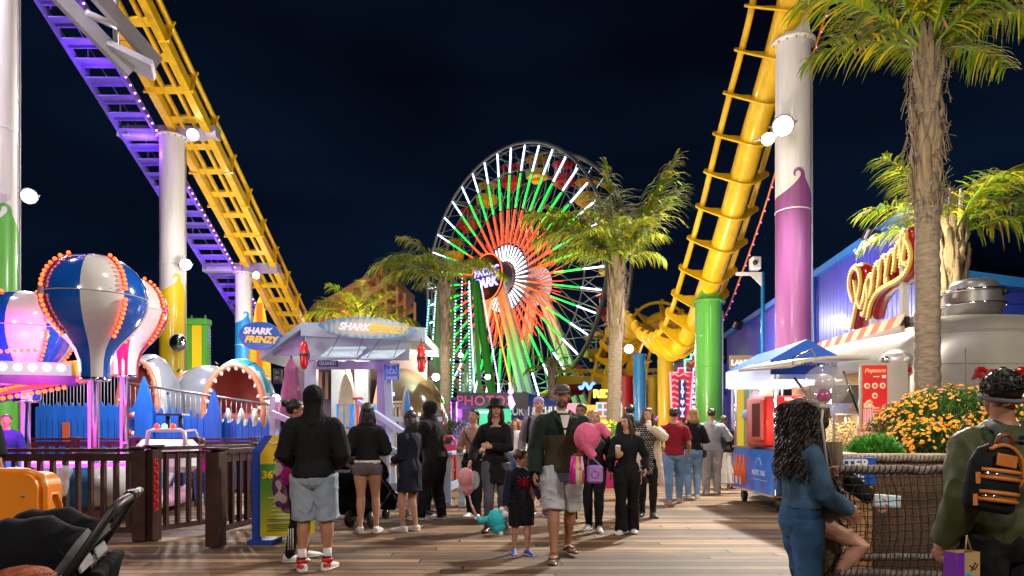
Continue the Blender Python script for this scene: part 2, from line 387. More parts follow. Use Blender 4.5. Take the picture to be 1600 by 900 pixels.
# ---------------- roller coaster, steep drop on the right ----------------
def dirs(pts, i):
    return (pts[min(i+1, len(pts)-1)]-pts[max(i-1, 0)]).normalized()
trk = thingW('coaster_track', 'thick yellow tubular coaster track diving between the purple and green columns', 'track', (6.9, 17, 0))
path = spline([W(1262, -150, 15.6), W(1243, -30, 16.3), W(1222, 60, 17.1), W(1178, 210, 18.6), W(1139, 350, 20.3), W(1105, 455, 21.9), W(1084, 510, 23.4),
               W(1058, 545, 25.6), W(1030, 538, 28), W(1005, 517, 30.5), W(985, 516, 33.5), W(966, 545, 36), W(952, 590, 38), W(944, 640, 39)], 12)
fine = resample(path, .25)
tie = resample(path, 1.02)
def updir(i, pts):
    d = dirs(pts, i); q = i/len(pts)
    side = V((1, .12, 0)) if q < .55 else V((1, .12, 0)).lerp(V((.75, .55, -.35)), min(1, (q-.55)/.2))
    u = side.cross(d).normalized() if side.cross(d).length > .01 else V((0, 0, 1))
    sx = d.cross(u).normalized(); return u, sx, d
sp = MB(); sp.tube(fine, .34, 20); sp.build('spine_tube', M_y, trk)
for sgn in (-1, 1):
    rl = MB(); pts = []
    for i, p in enumerate(fine):
        u, sx, d = updir(i, fine); pts.append(p+sx*(.76*sgn)+u*.50)
    rl.tube(pts, .085, 10); rl.build('rail', M_y, trk)
def plate(p, u, sx, d):
    m = MB(); poly = []
    for k in range(13):                        # belly round the tube
        a = pi+pi*k/12; poly.append((.36*cos(a), .36*sin(a)*.9))
    poly = [(-.36+.0, -.12)]; poly = []
    right = [(.36, -.32), (.66, .02), (.93, .30), (.98, .46), (.93, .60), (.85, .66), (.72, .64), (.66, .56), (.78, .50), (.72, .40), (.56, .32), (.34, .32)]
    bot = [(.42*sin(a), -.43*cos(a)-.02) for a in [-.75+.15*j for j in range(11)]]
    left = [(-x, y) for x, y in right][::-1]
    poly = bot+right[1:]+left[:-1]
    m.prism(poly, p-d*.022, sx, u, .044); return m
for i, p in enumerate(tie):
    u, sx, d = updir(i, tie); plate(p, u, sx, d).build('cross_tie', M_y, trk)
# LED rope and its carrier on the right flank
rope = MB(); cr = MB(); q = []
for i, p in enumerate(fine[:70]):
    u, sx, d = updir(i, fine); q.append(p+sx*1.16+u*.42)
cr.tube(q, .03, 6); cr.build('light_carrier', M_or, trk)
rope.cable([p+V((.03, -.04, 0)) for p in q])
for p in resample(q, .36): rope.ball(p+V((.03, -.04, 0)), .022, 8, 5)
rope.build('light_rope', M_led_purple, trk)
# saddle on purple and green columns
sd = MB(); x, y = X(1239, 17), 17
sd.prism([(-.33, 0), (.33, 0), (.20, .85), (-.20, .85)], (x, y+.3, 11.0), (1, 0, 0), (0, 0, 1), .6); sd.build('saddle', M_wh, pc)
for o in bpy.data.objects:
    if o.name == 'saddle': o.location = (-x, -y, 0)
t = [o for o in bpy.data.objects if o.get('label', '').startswith('plain green column')][0]
sd = MB(); sd.prism([(-.36, 0), (.30, 0), (.14, .95), (-.12, .98)], (0, .2, 5.5), (1, 0, 0), (0, 0, 1), .4); sd.build('saddle', M_gr, t)
# second hump of the same ride, behind the drop
t2 = thingW('coaster_track', 'second yellow coaster hump curling behind the blue and yellow columns', 'track', (8, 34, 0))
fine2 = resample(spline([W(1100, 560, 33), W(1078, 520, 34), W(1052, 497, 35), W(1022, 500, 36), W(1000, 530, 37), W(985, 580, 38), W(978, 640, 39)], 10), .3)
def upd2(i):
    d = dirs(fine2, i); u = V((0, 0, 1)).lerp(V((1, 0, 0)), .25); sx = d.cross(u).normalized(); return sx.cross(d).normalized(), sx, d
m = MB(); m.tube(fine2, .3, 14); m.build('spine_tube', M_y, t2)
for sgn in (-1, 1):
    m = MB(); m.tube([p+upd2(i)[1]*.76*sgn+upd2(i)[0]*.5 for i, p in enumerate(fine2)], .085, 8); m.build('rail', M_y, t2)
for i in range(0, len(fine2), 4):
    u, sx, d = upd2(i); plate(fine2[i], u, sx, d).build('cross_tie', M_y, t2)
# far yellow truss of the coaster station
tr = thingW('coaster_truss', 'low yellow coaster track crossing behind the wheel', 'track', (4, 52, 0))
m = MB()
a, b = W(870, 580, 54), W(1075, 578, 50)
for dz in (0, -.9): m.beam(a+V((0, 0, dz)), b+V((0, 0, dz)), .28)
m.build('rail', M_yl, tr)
m = MB()
pts = resample([a, b], .9)
for i, (p, q) in enumerate(zip(pts, pts[1:])): m.beam(p+V((0, 0, -.9*(i % 2))), q+V((0, 0, -.9*((i+1) % 2))), .09)
m.build('lattice', M_yl, tr)
m = MB(); m.beam(W(872, 590, 53.9)+V((0, 0, -.2)), W(1075, 588, 49.9)+V((0, 0, -.2)), .5, .6); m.build('girder', M_yl, tr)
m = MB()
m.cable([W(1025, 655, 33), W(1070, 590, 30)])
for p in resample([W(1025, 655, 33), W(1070, 590, 30)], .22): m.ball(p, .04, 6, 4)
tag(m.build('light_rope', M_led_purple), 'slanting rope of violet bulbs behind the thick yellow column', 'light string')

# ---------------- lift hill on the left ----------------
lh = thingW('lift_hill_track', 'yellow box girder lift hill track descending away on the left', 'track', (-10.9, 23, 0))
A, B = V((-10.75, 12.5, 16.35)), V((-10.75, 36, 5.3))
Bt = B
pts = resample([A, B], .55); d = (B-A).normalized(); sx = V((1, 0, 0)); up = sx.cross(d).normalized()
for s_ in (-1, 1):
    m = MB(); m.beam(A+sx*.56*s_, B+sx*.56*s_, .24, .34, up); m.build('side_girder', M_y, lh)
    m = MB(); m.tube([A+sx*.62*s_+up*.62, B+sx*.62*s_+up*.62], .09, 10); m.build('rail', M_y, lh)
for s_ in (-.2, .2):
    m = MB(); m.beam(A+sx*s_, B+sx*s_, .10, .12, up); m.build('chain_trough', M_y, lh)
for i, p in enumerate(pts):
    if i % 2 == 0:
        m = MB(); m.beam(p-sx*.6, p+sx*.6, .26, .1, up); m.build('cross_member', M_y, lh)
    if i % 3 == 0:
        for s_ in (-1, 1):
            m = MB(); q = p+sx*.62*s_
            m.prism([(-.17, -.2), (.17, -.2), (.1, .45), (.16, .7), (-.05, .72), (-.17, .4)], q-d*.03, sx*s_, up, .06*s_ if s_ > 0 else -.06)
            m.build('rail_bracket', M_y, lh)
cw = thingW('catwalk', 'violet lit stepped maintenance walkway along the lift hill', 'walkway', (-12.6, 23, 0))
ca, cb = A+sx*-1.75+up*-.15, B+sx*-1.75+up*-.15
for s_ in (-.55, .62):
    m = MB(); m.beam(ca+sx*s_, cb+sx*s_, .07, .26, up); m.build('stringer', M_lit_steel, cw)
stp = resample([ca, cb], .62); m = MB()
for p in stp: m.box(p, (1.1, .34, .035)); m.box(p+V((0, .17, -.05)), (1.1, .03, .12))
m.build('steps', M_lit_steel, cw)
m = MB()
for p in stp[::3]: m.beam(p+sx*-.55, p+sx*-.55+V((0, 0, 1.05)), .04)
m.tube([ca+sx*-.55+V((0, 0, 1.05)), cb+sx*-.55+V((0, 0, 1.05))], .022, 6); m.build('handrail', M_lit_steel, cw)
m = MB(); m.cable([ca+sx*.72+up*-.1, cb+sx*.72+up*-.1])
for p in resample([ca+sx*.72, cb+sx*.72], .28): m.ball(p+up*-.1, .03, 8, 5)
m.build('light_rope', glow('magenta_led', (.9, .25, 1), 9, False), cw)
m = MB()
for p in resample([ca+sx*-.3+up*-.2, cb+sx*-.3+up*-.2], 1.9):
    pass
for i, p in enumerate(resample([ca, cb], 2.6)):
    l = lamp('violet_walkway_lamp', 'POINT', p+up*-.55+sx*.1, 60, (.36, .10, 1), .12)
# grey outrigger frames holding track on the columns
def outrigger(label, cx, y, z, x0, x1):
    t = thingW('outrigger_beam', label, 'beam', (cx, y, z), 'grey outrigger beams under the lift hill')
    m = MB(); m.beam((x0, y, z+.2), (x1, y, z+.2), .42, .36); m.build('beam', M_steel, t)
    m = MB()
    for x in (x0+.4, x1-.4, cx): m.box((x, y-.23, z+.2), (.05, .06, .42))
    m.build('stiffener', M_steel, t)
outrigger('grey steel outrigger resting on the yellow based column', X(269, 23), 23, 11.2, -13.2, -9.9)
outrigger('grey steel outrigger resting on the blue based column', X(380, 29.3), 29.3, 8.15, -13.2, -10.0)
t = thingW('outrigger_frame', 'large grey twin beam frame reaching the lift hill at top left', 'beam', (-11.9, 17, 0), 'grey outrigger beams under the lift hill')
for a_, b_ in ((W(60, -40, 17.0), W(205, 112, 18.9)), (W(118, -46, 17.2), W(246, 100, 19.3))):
    m = MB(); m.beam(a_, b_, .16, .42); m.build('beam', M_steel, t)
m = MB(); a_, b_ = W(172, 78, 18.6), W(240, 108, 19.0)
m.beam(a_, b_+V((0, 0, -.05)), .9, .16); m.build('soffit_plate', M_steel, t)
m = MB(); m.tube([W(180, -20, 18), W(181, 70, 18.5)], .07, 8); m.tube([W(135, 20, 17.6), W(190, 45, 18.4)], .09, 8); m.build('brace', M_steel, t)

# ---------------- floodlights ----------------
def flood(label, p, power, r=.2, tgt=None, pole=None, color=(1, .95, .84), spot=150):
    t = thingW('floodlight', label, 'floodlight', p, 'bright white floodlights')
    p = V(p); T = V(tgt) if tgt else V((p.x*.3, 6, 0)); d = (T-p).normalized(); dd = (V((0, 0, CH))-p).normalized(); d = (d+dd*.8).normalized()
    m = MB(); m.tube([p-d*.22, p-d*.16, p-d*.02, p], [r*.4, r*.8, r*1.12, r*1.12], 20); m.build('housing', M_dark, t)
    m = MB(); m.ball(p+d*.02, (r, r, r*.45), 18, 9, Matrix(basis(d)).transposed()); m.build('lens', M_lens, t)
    m = MB(); bx_, by_, _b = basis(d); m.tube([p+d*.03+(bx_*cos(2*pi*k/20)+by_*sin(2*pi*k/20))*r*1.12 for k in range(20)], r*.13, 6, closed=True); m.tube([p+bx_*r*1.2-d*.02, p+bx_*r*1.35-d*.2, p-d*.32, p-bx_*r*1.35-d*.2, p-bx_*r*1.2-d*.02], r*.09, 6); m.build('rim_and_yoke', M_steel, t)
    m = MB(); q = pole or p+V((-.3, .1, 0)); m.tube([p-d*.15, V(q)], .03, 8); m.build('bracket', M_steel, t)
    l = lamp('flood_lamp', 'SPOT', p+d*(.35), power, color, .18, T, spot); 
    return t
flood('white floodlight shining beside the lift hill above the yellow based column', W(301, 210, 22.4), 1800, .17, (-4, 10, 0))
flood('starry floodlight on the green based column at far left', W(45, 306, 16), 1500, .15, (-6, 8, 0))
flood('floodlight low on the white shaft of the yellow based column', W(290, 413, 22.4), 1000, .16, (-5, 10, 0))
flood('small floodlight on the blue based column', W(400, 430, 28.8), 700, .13, (-4, 14, 0))
flood('largest floodlight on the purple column, lighting the walkway', W(1224, 196, 16.3), 9000, .21, (.5, 8, 0))
flood('slim tilted floodlight beside the largest one', W(1200, 217, 16.2), 700, .13, (-3, 12, 0))
flood('floodlight left of the blue column by the ringed palm', W(983, 545, 29), 600, .17, (0, 16, 0))
flood('floodlight between the blue and thick yellow columns', W(1021, 540, 29), 600, .17, (0, 16, 0))
flood('floodlight glaring at the foot of the folded mauve umbrella', W(431, 622, 14.6), 250, .08, (-3, 9, 0))
flood('floodlight on the left green tower post', W(681, 589, 30), 400, .15, (-2, 14, 0))
flood('floodlight on the leaning green tower leg', W(762, 589, 32), 400, .11, (0, 14, 0))
flood('distant small floodlight behind the left green post', W(675, 548, 40), 100, .11, (0, 14, 0))
flood('distant floodlight in the middle of the wheel spokes', W(720, 555, 45), 100, .14, (0, 14, 0))
flood('floodlight under the lilac column', W(1049, 568, 38), 400, .14, (3, 24, 0))
# dark wall mounted camera lights
t = thingW('pole_camera', 'white box camera on a bracket arm beside the purple column', 'camera', (X(1190, 19), 19, 0))
m = MB(); m.cyl((X(1192, 19), 19, 0), (X(1192, 19), 19, Z(425, 19)), .05); m.build('pole', M_bl, t)
m = MB(); m.beam(W(1150, 428, 19), W(1193, 428, 19), .06, .09); m.prism([(0, 0), (.35, 0), (.35, -.35)], W(1172, 430, 19), (1, 0, 0), (0, 0, 1), .03); m.build('arm', M_wh, t)
m = MB(); m.box(W(1180, 412, 19), (.26, .3, .36), bev=.03); m.build('housing', M_wh, t)
m = MB(); m.cyl(W(1180, 410, 18.84), W(1180, 410, 18.8), .07); m.build('lens', M_dark, t)

lamp('lift_hill_fill', 'AREA', (-9.3, 26.0, 3.6), 280, (1, .93, .8), .8, (-10.8, 29, 8.5))  # area lamps added to brighten the lift hill, no such fixtures
lamp('lift_hill_fill', 'AREA', (-8.6, 20.0, 6.0), 170, (1, .93, .8), .8, (-10.8, 22, 12))
# ---------------- ferris wheel ----------------
HY = 65.0; HP = V((X(789, HY), HY, Z(436, HY))); WA = R(47); NS = 40; RW = 12.5
AX = V((-sin(WA), -cos(WA), 0)); PL = V((cos(WA), -sin(WA), 0)); UP = V((0, 0, 1))
fw = thingW('ferris_wheel', 'giant ferris wheel with green, orange and white light tubes glowing at night', 'ferris wheel', (HP.x, HP.y, 0))
M_fr = mat('wheel_frame', (.30, .30, .33), .5, var=.1); M_legs = mat('wheel_leg_paint', (.62, .74, .80), .45, var=.06)
def wp(r, a, w): return HP+PL*(r*cos(a))+UP*(r*sin(a))-AX*w
HZc = HP.z
for side, w_ in (('front', 0), ('back', 3.2)):
    m = MB(); n = 80
    for rr, tk in ((RW, .17), (RW*.80, .06)): m.tube([wp(rr, 2*pi*k/n, w_) for k in range(n)], tk, 8, closed=True)
    m.tube([wp(RW*.985, 2*pi*k/n, w_+.45) for k in range(n)], .08, 6, closed=True)
    m.build('rim', M_fr, fw)
    m = MB()
    for k in range(NS):
        a = 2*pi*(k+.5)/NS; m.tube([wp(.7, a, w_+.15), wp(RW, a, w_+.05)], .05, 4)
    m.build('spoke_set', M_fr, fw)
    m = MB()
    for k in range(NS):
        a0, a1 = 2*pi*(k+.5)/NS, 2*pi*(k+1.5)/NS
        m.tube([wp(RW*.8, a0, w_), wp(RW, a1, w_)], .035, 4); m.tube([wp(RW*.55, a1, w_), wp(RW*.8, a0, w_)], .035, 4)
    m.build('rim_lattice', M_fr, fw)
for k in range(20):
    a = 2*pi*(k+.25)/20; m = MB(); m.tube([wp(RW, a, 0), wp(RW, a, 3.2)], .07, 6); m.tube([wp(RW*.8, a, 0), wp(RW*.8, a, 3.2)], .04, 4); m.build('cross_strut', M_fr, fw)
zones = [('inner_light_tube', .135*RW, .25*RW, glow('cool_white_tube', (.75, .88, 1), 4.0), .055),
         ('orange_light_tube', .27*RW, .515*RW, glow('orange_tube', (1, .045, .010), 4.5), .072),
         ('green_light_tube', .53*RW, .775*RW, glow('green_tube', (.012, 1, .07), 2.8), .072),
         ('white_light_tube', .795*RW, .975*RW, glow('ice_white_tube', (.62, .80, 1), 4.5), .072)]
for nm, r0, r1, gm, tk in zones:
    for k in range(NS):
        a = 2*pi*(k+.5)/NS; m = MB(); m.tube([wp(r0, a, -.12), wp(r1, a, -.12)], tk, 6); m.build(nm, gm, fw)
    m = MB()
    for k in range(NS):
        a = 2*pi*(k+.5)/NS; m.tube([wp(r0, a, 3.3), wp(r1, a, 3.3)], tk*.35, 5)
    if nm[0] != 'i': m.build('rear_'+nm+'s', gm, fw, kind='stuff')
m = MB()
for k in range(NS):
    for r0, r1 in ((.27, .4), (.4, .5)):
        a = 2*pi*(k+1)/NS; m.tube([wp(RW*r0, a, 1.2), wp(RW*r1, a, 1.4)], .035, 4)
m.build('inner_orange_tubes', glow('deep_red_tube', (1, .05, .01), 2.4), fw, kind='stuff')
m = MB(); m.tube([HP+AX*.9, HP-AX*4.4], .62, 16); m.build('hub', M_fr, fw)
m = MB(); m.tube([HP+AX*.25, HP+AX*.32], 1.45, 32); m.build('hub_plate', mat('hub_plate', (.35, .34, .42), .4, metal=.6), fw)
m = MB()
for k in range(24):
    a = 2*pi*k/24; m.tube([wp(.5, a, -.36), wp(1.4, a, -.36)], .03, 4)
m.build('hub_rays', M_chrome, fw)
# rear disc and front name disc
m = MB(); m.tube([HP-AX*4.4, HP-AX*4.5], 1.9, 40); m.build('rear_disc', glow('pinkish_disc', (1, .62, .66), .75), fw)
D = HP+AX*1.6+V((-.35, 0, .25)); D = W(764, 434, 60.8)
m = MB(); m.tube([D, D+AX*.25], 2.05, 40); dsc = m.build('name_disc', mat('disc_black', (.02, .012, .015), .5), fw)
m = MB(); x_, y_, _ = basis(AX); m.tube([D+AX*.28+(x_*cos(2*pi*k/40)+y_*sin(2*pi*k/40))*2.07 for k in range(40)], .05, 6, closed=True); m.build('neon_rim', glow('red_neon_rim', (1, .12, .04), 3), dsc)
m = MB(); m.text('PACIFIC', .95, D+AX*.31+V((0, 0, .5)), PL, UP, .02, .035, sp=.92, wx=1.05); m.text('PARK', 1.2, D+AX*.31+V((0, 0, -.5)), PL, UP, .02, .04, sp=.95, wx=1.05)
m.build('name_lettering', glow('violet_neon', (.28, .22, 1), 5), dsc)
m = MB(); m.tube([HP+AX*1, D], .25, 10); m.build('disc_bracket', M_fr, fw)
# legs
def leg(base, top, w0, w1, name='support_leg'):
    m = MB(); x_, y_, d_ = basis(top-base)
    n = 8
    for sgn in (-1, 1):
        m.beam(base+PL*(w0*sgn*.38), top+PL*(w1*sgn*.38), w0*.34, .35, AX)
    for j in range(3, 4):
        pass
    m.build(name, M_legs, fw)
for w_ in (-1.2, 4.4):
    for sgn in (-1, 1):
        base = HP+PL*(sgn*6.2)-AX*(w_*1.35); base.z = 0; top = HP-AX*w_+PL*sgn*.3; leg(base, top, 1.7, .8)
m = MB(); m.beam(HP+PL*(-5.3)+AX*1.5-UP*(HZc-2.2), HP+PL*5.3+AX*1.5-UP*(HZc-2.2), .35); m.build('cross_beam', M_legs, fw)
m = MB()
b0 = HP+PL*(5.7)+AX*2.0; b0.z = .3; t0 = HP+AX*1.6+PL*.3
m.tube([b0+V((-.75, -.3, 0)), t0+V((-.4, -.3, -1.5))], .06, 6); m.build('leg_neon', glow('orange_leg_neon', (1, .16, .02), 5), fw)
# coloured point lamps added in mid-air to tint the legs, no fixtures
for p_, c_, pw in ((HP+AX*4+UP*-3.2, (1, .10, .015), 700), (HP+AX*5+UP*-8.2+PL*1.5, (.03, 1, .12), 700), (HP-AX*1.6+UP*-8.5+PL*3, (.03, 1, .12), 500), (HP-AX*1.6+UP*-3, (1, .12, .02), 700), (HP+AX*5+UP*-12.6+PL*2, (.4, .8, 1), 350)):
    lamp('wheel_leg_fill', 'POINT', p_, pw, c_, .5)
# gondolas
M_gy = mat('gondola_yellow', (.80, .42, .02), .4); M_gd = mat('gondola_red', (.60, .02, .03), .4)
def gond(col):
    r_ = thing('gondola', None, None)
    m = MB(); m.lathe([(.0, -2.45), (.55, -2.42), (.62, -2.2), (1.05, -2.05), (1.12, -1.45), (1.08, -1.42), (1.0, -2.0), (.0, -2.05)], seg=8, smooth=False); b = m.build('basket', col, r_)
    m = MB(); m.lathe([(1.12, -.35), (1.05, -.25), (.3, .1), (0, .12)], seg=8, smooth=False); m.lathe([(1.12, -.36), (0, -.2)], seg=8); m.build('canopy', col, r_)
    m = MB()
    for k in range(4):
        a = pi/4+pi/2*k; m.tube([(.95*cos(a), .95*sin(a), -1.5), (.95*cos(a), .95*sin(a), -.3)], .035, 5)
    m.tube([(0, 0, -2.1), (0, 0, .2)], .06, 6); m.tube([(-.2*sin(WA)-1.5*-AX.x, -1.5*-AX.y, .2), (1.5*-AX.x, 1.5*-AX.y, .2)], .06, 6)
    m.build('hanger_frame', M_wh, r_)
    return r_
gp = [gond(M_gy), gond(M_gd)]
for k in range(20):
    a = 2*pi*(k+.25)/20
    o = gp[k % 2] if k < 2 else copy_tree(gp[k % 2])
    o.parent = fw; o.matrix_parent_inverse = WT[fw.name]; o.location = wp(RW*.93, a, 1.6); 
    for key in ('label', 'category'):
        if key in o: del o[key]
for p_ in ((HP+UP*5+PL*2-AX*1.6, 500), (HP+UP*-2+PL*9-AX*1.6, 260)):
    lamp('wheel_warm_lamp', 'POINT', p_[0], p_[1], (1, .75, .5), .5)

# ---------------- green tower ride in front of the wheel ----------------
M_gt = mat('tower_green', (.05, .38, .03), .35, var=.08, coat=.3)
tw = thingW('tower_ride', 'leaning green tower ride legs edged with tiny white and pink lights', 'ride', (X(735, 44), 44, 0))
Yt = 44
m = MB(); m.beam(W(741, 440, Yt), W(753, 680, Yt-1), .26, .5); m.build('leg', M_gt, tw)
m = MB(); m.beam(W(743, 440, Yt), W(778, 680, Yt-1.5), .26, .5); m.build('leg', M_gt, tw)
m = MB(); m.beam(W(690, 452, Yt), W(678, 680, Yt), .8, .7); m.build('leg', M_gt, tw)
for x0, x1, c in ((751, 793, (.9, .5, 1)), (697, 690, (.75, .9, 1)), (681, 667, (.45, .75, 1)), (733, 745, (.5, .8, 1))):
    m = MB(); m.cable([W(x0, 440 if x0 > 700 else 455, Yt-.8), W(x1, 680, Yt-2)])
    for p in resample([W(x0, 440 if x0 > 700 else 455, Yt-.8), W(x1, 680, Yt-2)], .14): m.ball(p, .045, 6, 4)
    m.build('light_rope', glow('rope%d' % x0, c, 5, False), tw)
m = MB()
for i in range(14):
    ya = 440+i*17; m.beam(W(706, ya, Yt+1), W(738, ya+9, Yt+1), .08); m.beam(W(738, ya, Yt+1), W(706, ya+14, Yt+1), .08)
m.beam(W(708, 430, Yt+1), W(704, 680, Yt+1), .14); m.beam(W(738, 430, Yt+1), W(726, 680, Yt+1), .14)
m.build('lattice', M_gt, tw)
ld = thingW('ladder_mast', 'slim green ladder mast with blue lights left of the small palm', 'mast', (X(664, 40), 40, 0))
m = MB()
a0, a1, b0, b1 = W(672, 470, 40), W(653, 690, 40), W(684, 470, 40), W(668, 690, 40)
m.beam(a0, a1, .1); m.beam(b0, b1, .1)
for i in range(22): q = i/21; m.beam(a0.lerp(a1, q), b0.lerp(b1, q), .07)
m.build('ladder', M_gt, ld)
m = MB()
m.cable([a0+V((-.05, -.1, 0)), a1+V((-.05, -.1, 0))])
for p in resample([a0, a1], .16): m.ball(p+V((-.05, -.1, 0)), .045, 6, 4)
m.build('light_rope', glow('blue_rope', (.2, .55, 1), 6, False), ld)
for i, (x0, x1, yy0) in enumerate(((712, 706, 470), (722, 718, 430), (732, 735, 450))):
    m = MB(); m.cable([W(x0, yy0, 42), W(x1, 640, 42)])
    for p in resample([W(x0, yy0, 42), W(x1, 640, 42)], .2): m.ball(p, .04, 6, 4)
    tag(m.build('light_string', glow('str%d' % i, [(.3, 1, .8), (1, .4, .9), (.4, .6, 1)][i], 6, False)), ['teal string of lights by the small palm trunk', 'pink string of lights between tower and palm', 'blue string of lights against the leaning tower'][i], 'light string')
# small drop tower left
t = thingW('slide_tower', 'green and yellow toothed tower standing between the two left columns', 'tower', (X(310, 30), 30, 0))
m = MB(); m.box((X(310, 30), 30, 2.9), (.45, .3, 6.2)); m.build('panel', M_yl, t)
for s_ in (-1, 1):
    m = MB(); x = X(310, 30)+s_*.34; m.box((x, 30, 2.95), (.2, .4, 6.1))
    for k in range(38): m.box((x+s_*.12, 30, .6+k*.14), (.05, .3, .07))
    m.build('side_rail', M_gr, t)
m = MB(); m.box((X(310, 30), 30, 6.15), (.95, .6, .28), bev=.05); m.cyl((X(310, 30)-.3, 30, 6.2), (X(310, 30)-.3, 30, 6.45), .04); m.cyl((X(310, 30)+.3, 30, 6.2), (X(310, 30)+.3, 30, 6.45), .04); m.build('crown', M_gr, t)
lamp('tower_lamp', 'AREA', (X(310, 30), 27.5, 1.2), 90, (1, .95, .8), .5, (X(310, 30), 30, 4.5))
# ---------------- palms ----------------
M_leaf = mat('palm_leaflet', (.13, .21, .010), .5, var=.55, vs=1.3, spec=.3)
M_leaf2 = mat('palm_leaflet_gold', (.46, .38, .012), .5, var=.4, vs=1.5, spec=.3)
M_leafd = mat('palm_leaflet_dry', (.26, .17, .08), .7, var=.4, vs=2)
M_bark = mat('palm_bark', (.17, .13, .12), .9, var=.45, vs=9, bump=.9, bs=14, stretch=(1, 1, 3.5))
M_boot = mat('palm_boot', (.20, .145, .11), .85, var=.5, vs=5, bump=.9, bs=22, stretch=(3, 3, .5))
def frond(parent, base, az, el, L, droop, hang, seed, wind=V((0, 0, 0)), mats=None, dens=50, lf=.66):
    rnd = random.Random(seed); m = MB(); pts = []
    d = V((cos(az)*cos(el), sin(az)*cos(el), sin(el))); p = V(base); n = 16
    for i in range(n+1):
        pts.append(p.copy()); q = i/n
        d = (d+V((0, 0, -droop*(.25+q)/n*2))+wind*(q/n)).normalized(); p = p+d*(L/n)
    m.tube(pts, [.035*(1-.85*i/n)*(L/2.2) for i in range(n+1)], 5)
    for j in range(dens):
        q = .16+.84*(j+rnd.random()*.7)/dens; i = min(int(q*n), n-1); f = q*n-i
        p = pts[i].lerp(pts[i+1], min(f, 1)); d = (pts[i+1]-pts[i]).normalized(); x, y, _ = basis(d)
        for s_ in (-1, 1):
            ln = lf*L/2.2*(.45+.75*sin(pi*min(1, q*.85+.1)))*rnd.uniform(.75, 1.2)
            dd = (x*s_*rnd.uniform(.75, 1.1)+d*rnd.uniform(.35, .75)+y*rnd.uniform(-.25, .45)).normalized()
            wd = .016*rnd.uniform(.8, 1.25)*(L/2.2); pp = p.copy(); ring = []
            for k in range(5):
                t = k/4; ww = wd*(1.0, 1.25, 1.0, .65, .08)[k]; sd = dd.cross(V((rnd.uniform(-.1, .1), rnd.uniform(-.1, .1), 1))).normalized()
                ring.append((pp-sd*ww, pp+sd*ww)); dd = (dd+V((0, 0, -hang*(.35+t)*.55))+wind*.25*t).normalized(); pp = pp+dd*(ln/4)
            vs = [v for r_ in ring for v in r_]
            if mats and rnd.random() < .30: m.mi = 1
            elif mats and len(mats) > 2 and rnd.random() < .09: m.mi = 2
            else: m.mi = 0
            m.add(vs, [(2*k, 2*k+1, 2*k+3, 2*k+2) for k in range(4)], False)
    m.mi = 0
    return m.build('frond', mats or [M_leaf], parent)
def palm(label, base, top, r, fr, seed, boots=True, wind=V((0, 0, 0)), bulge=1.25):
    t = thingW('palm_tree', label, 'palm tree', base); base, top = V(base), V(top); rnd = random.Random(seed)
    ax = top-base; H = ax.length; n = int(H/.07); m = MB(); pts = []; rr = []
    for i in range(n+1):
        q = i/n; pts.append(base+ax*q+V((rnd.uniform(-1, 1)*.006, 0, 0))); rr.append(r*(1.12-.18*q)*(1+(.045 if i % 2 else -.02)*rnd.uniform(.4, 1.4)))
    cut = .60 if boots else .9
    m.tube(pts, rr, 22)
    m.build('trunk', M_bark, t)
    if boots:
        m = MB()
        for k in range(34):
            a = k*2.4+rnd.uniform(-.3, .3); q = cut+.40*(k/34); p = base+ax*q; h = rnd.uniform(.45, 1.0)*(r/.17)
            o = V((cos(a), sin(a), 0)); w0 = r*rnd.uniform(.35, .6); b0 = p+o*r*.78; b1 = p+o*r*rnd.uniform(1.0, bulge+.1)+V((0, 0, h*.5)); b2 = p+o*r*rnd.uniform(1.0, 1.5)+V((0, 0, h))
            sd = o.cross(V((0, 0, 1)))
            m.loft([(b0, sd, o, w0, r*.22), (b1, sd, o, w0*.75, r*.16), (b2, sd, o, w0*.28, r*.07)], 8)
        for k in range(240):
            a = rnd.uniform(0, 2*pi); q = rnd.uniform(cut, 1.0); p = base+ax*q+V((cos(a), sin(a), 0))*r*1.05
            m.tube([p, p+V((cos(a)*.06, sin(a)*.06, rnd.uniform(-.12, .12))), p+V((cos(a)*rnd.uniform(.05, .16), sin(a)*rnd.uniform(.05, .16), rnd.uniform(-.3, .2)))], .004, 3)
        m.build('leaf_bases', M_boot, t)
    for i, f_ in enumerate(fr):
        az, el, L, dr, hg = f_[:5]
        frond(t, top+V((cos(R(az)), sin(R(az)), 0))*r*.4, R(az), R(el), L, dr, hg, seed*100+i, wind, [M_leaf, M_leaf2, M_leafd], dens=f_[5] if len(f_) > 5 else 56)
    return t
# azimuth: 0 right, 90 away, 180 left, 270 towards the camera
palm('large ringed palm trunk rising from the flower planter beside the silver trailer', (X(1458, 7.6), 7.7, .9), (X(1449, 7.5), 7.5, Z(78, 7.5)), .118,
     [(180, 44, 1.55, .8, .7), (203, 58, 1.5, .8, .6), (168, 24, 1.25, .7, .7), (0, 40, 1.5, .8, .7), (340, 55, 1.5, .9, .6), (12, 18, 1.05, .7, .8), (270, 64, 1.4, .8, .7), (110, 55, 1.6, .9, .5), (60, 45, 1.5, .8, .6), (190, 74, 1.8, .6, .5), (350, 75, 1.8, .6, .5), (300, 38, 1.2, .9, .8)], 3, bulge=1.3)
palm('palm half hidden behind the large trunk above the kitchen exhaust fan', (X(1492, 12.2), 12.2, 0), (X(1484, 12.2), 12.2, Z(370, 12.2)), .2,
     [(180, 45, 1.7, 1.0, .6), (200, 60, 1.7, .9, .6), (160, 28, 1.5, 1.0, .6), (0, 42, 2.5, .9, .6), (345, 25, 2.1, .8, .7), (20, 58, 2.4, .8, .6), (270, 50, 1.7, 1.0, .6), (90, 50, 1.7, 1, .6), (180, 68, 1.9, .9, .6), (330, 52, 1.9, .9, .7)], 5)
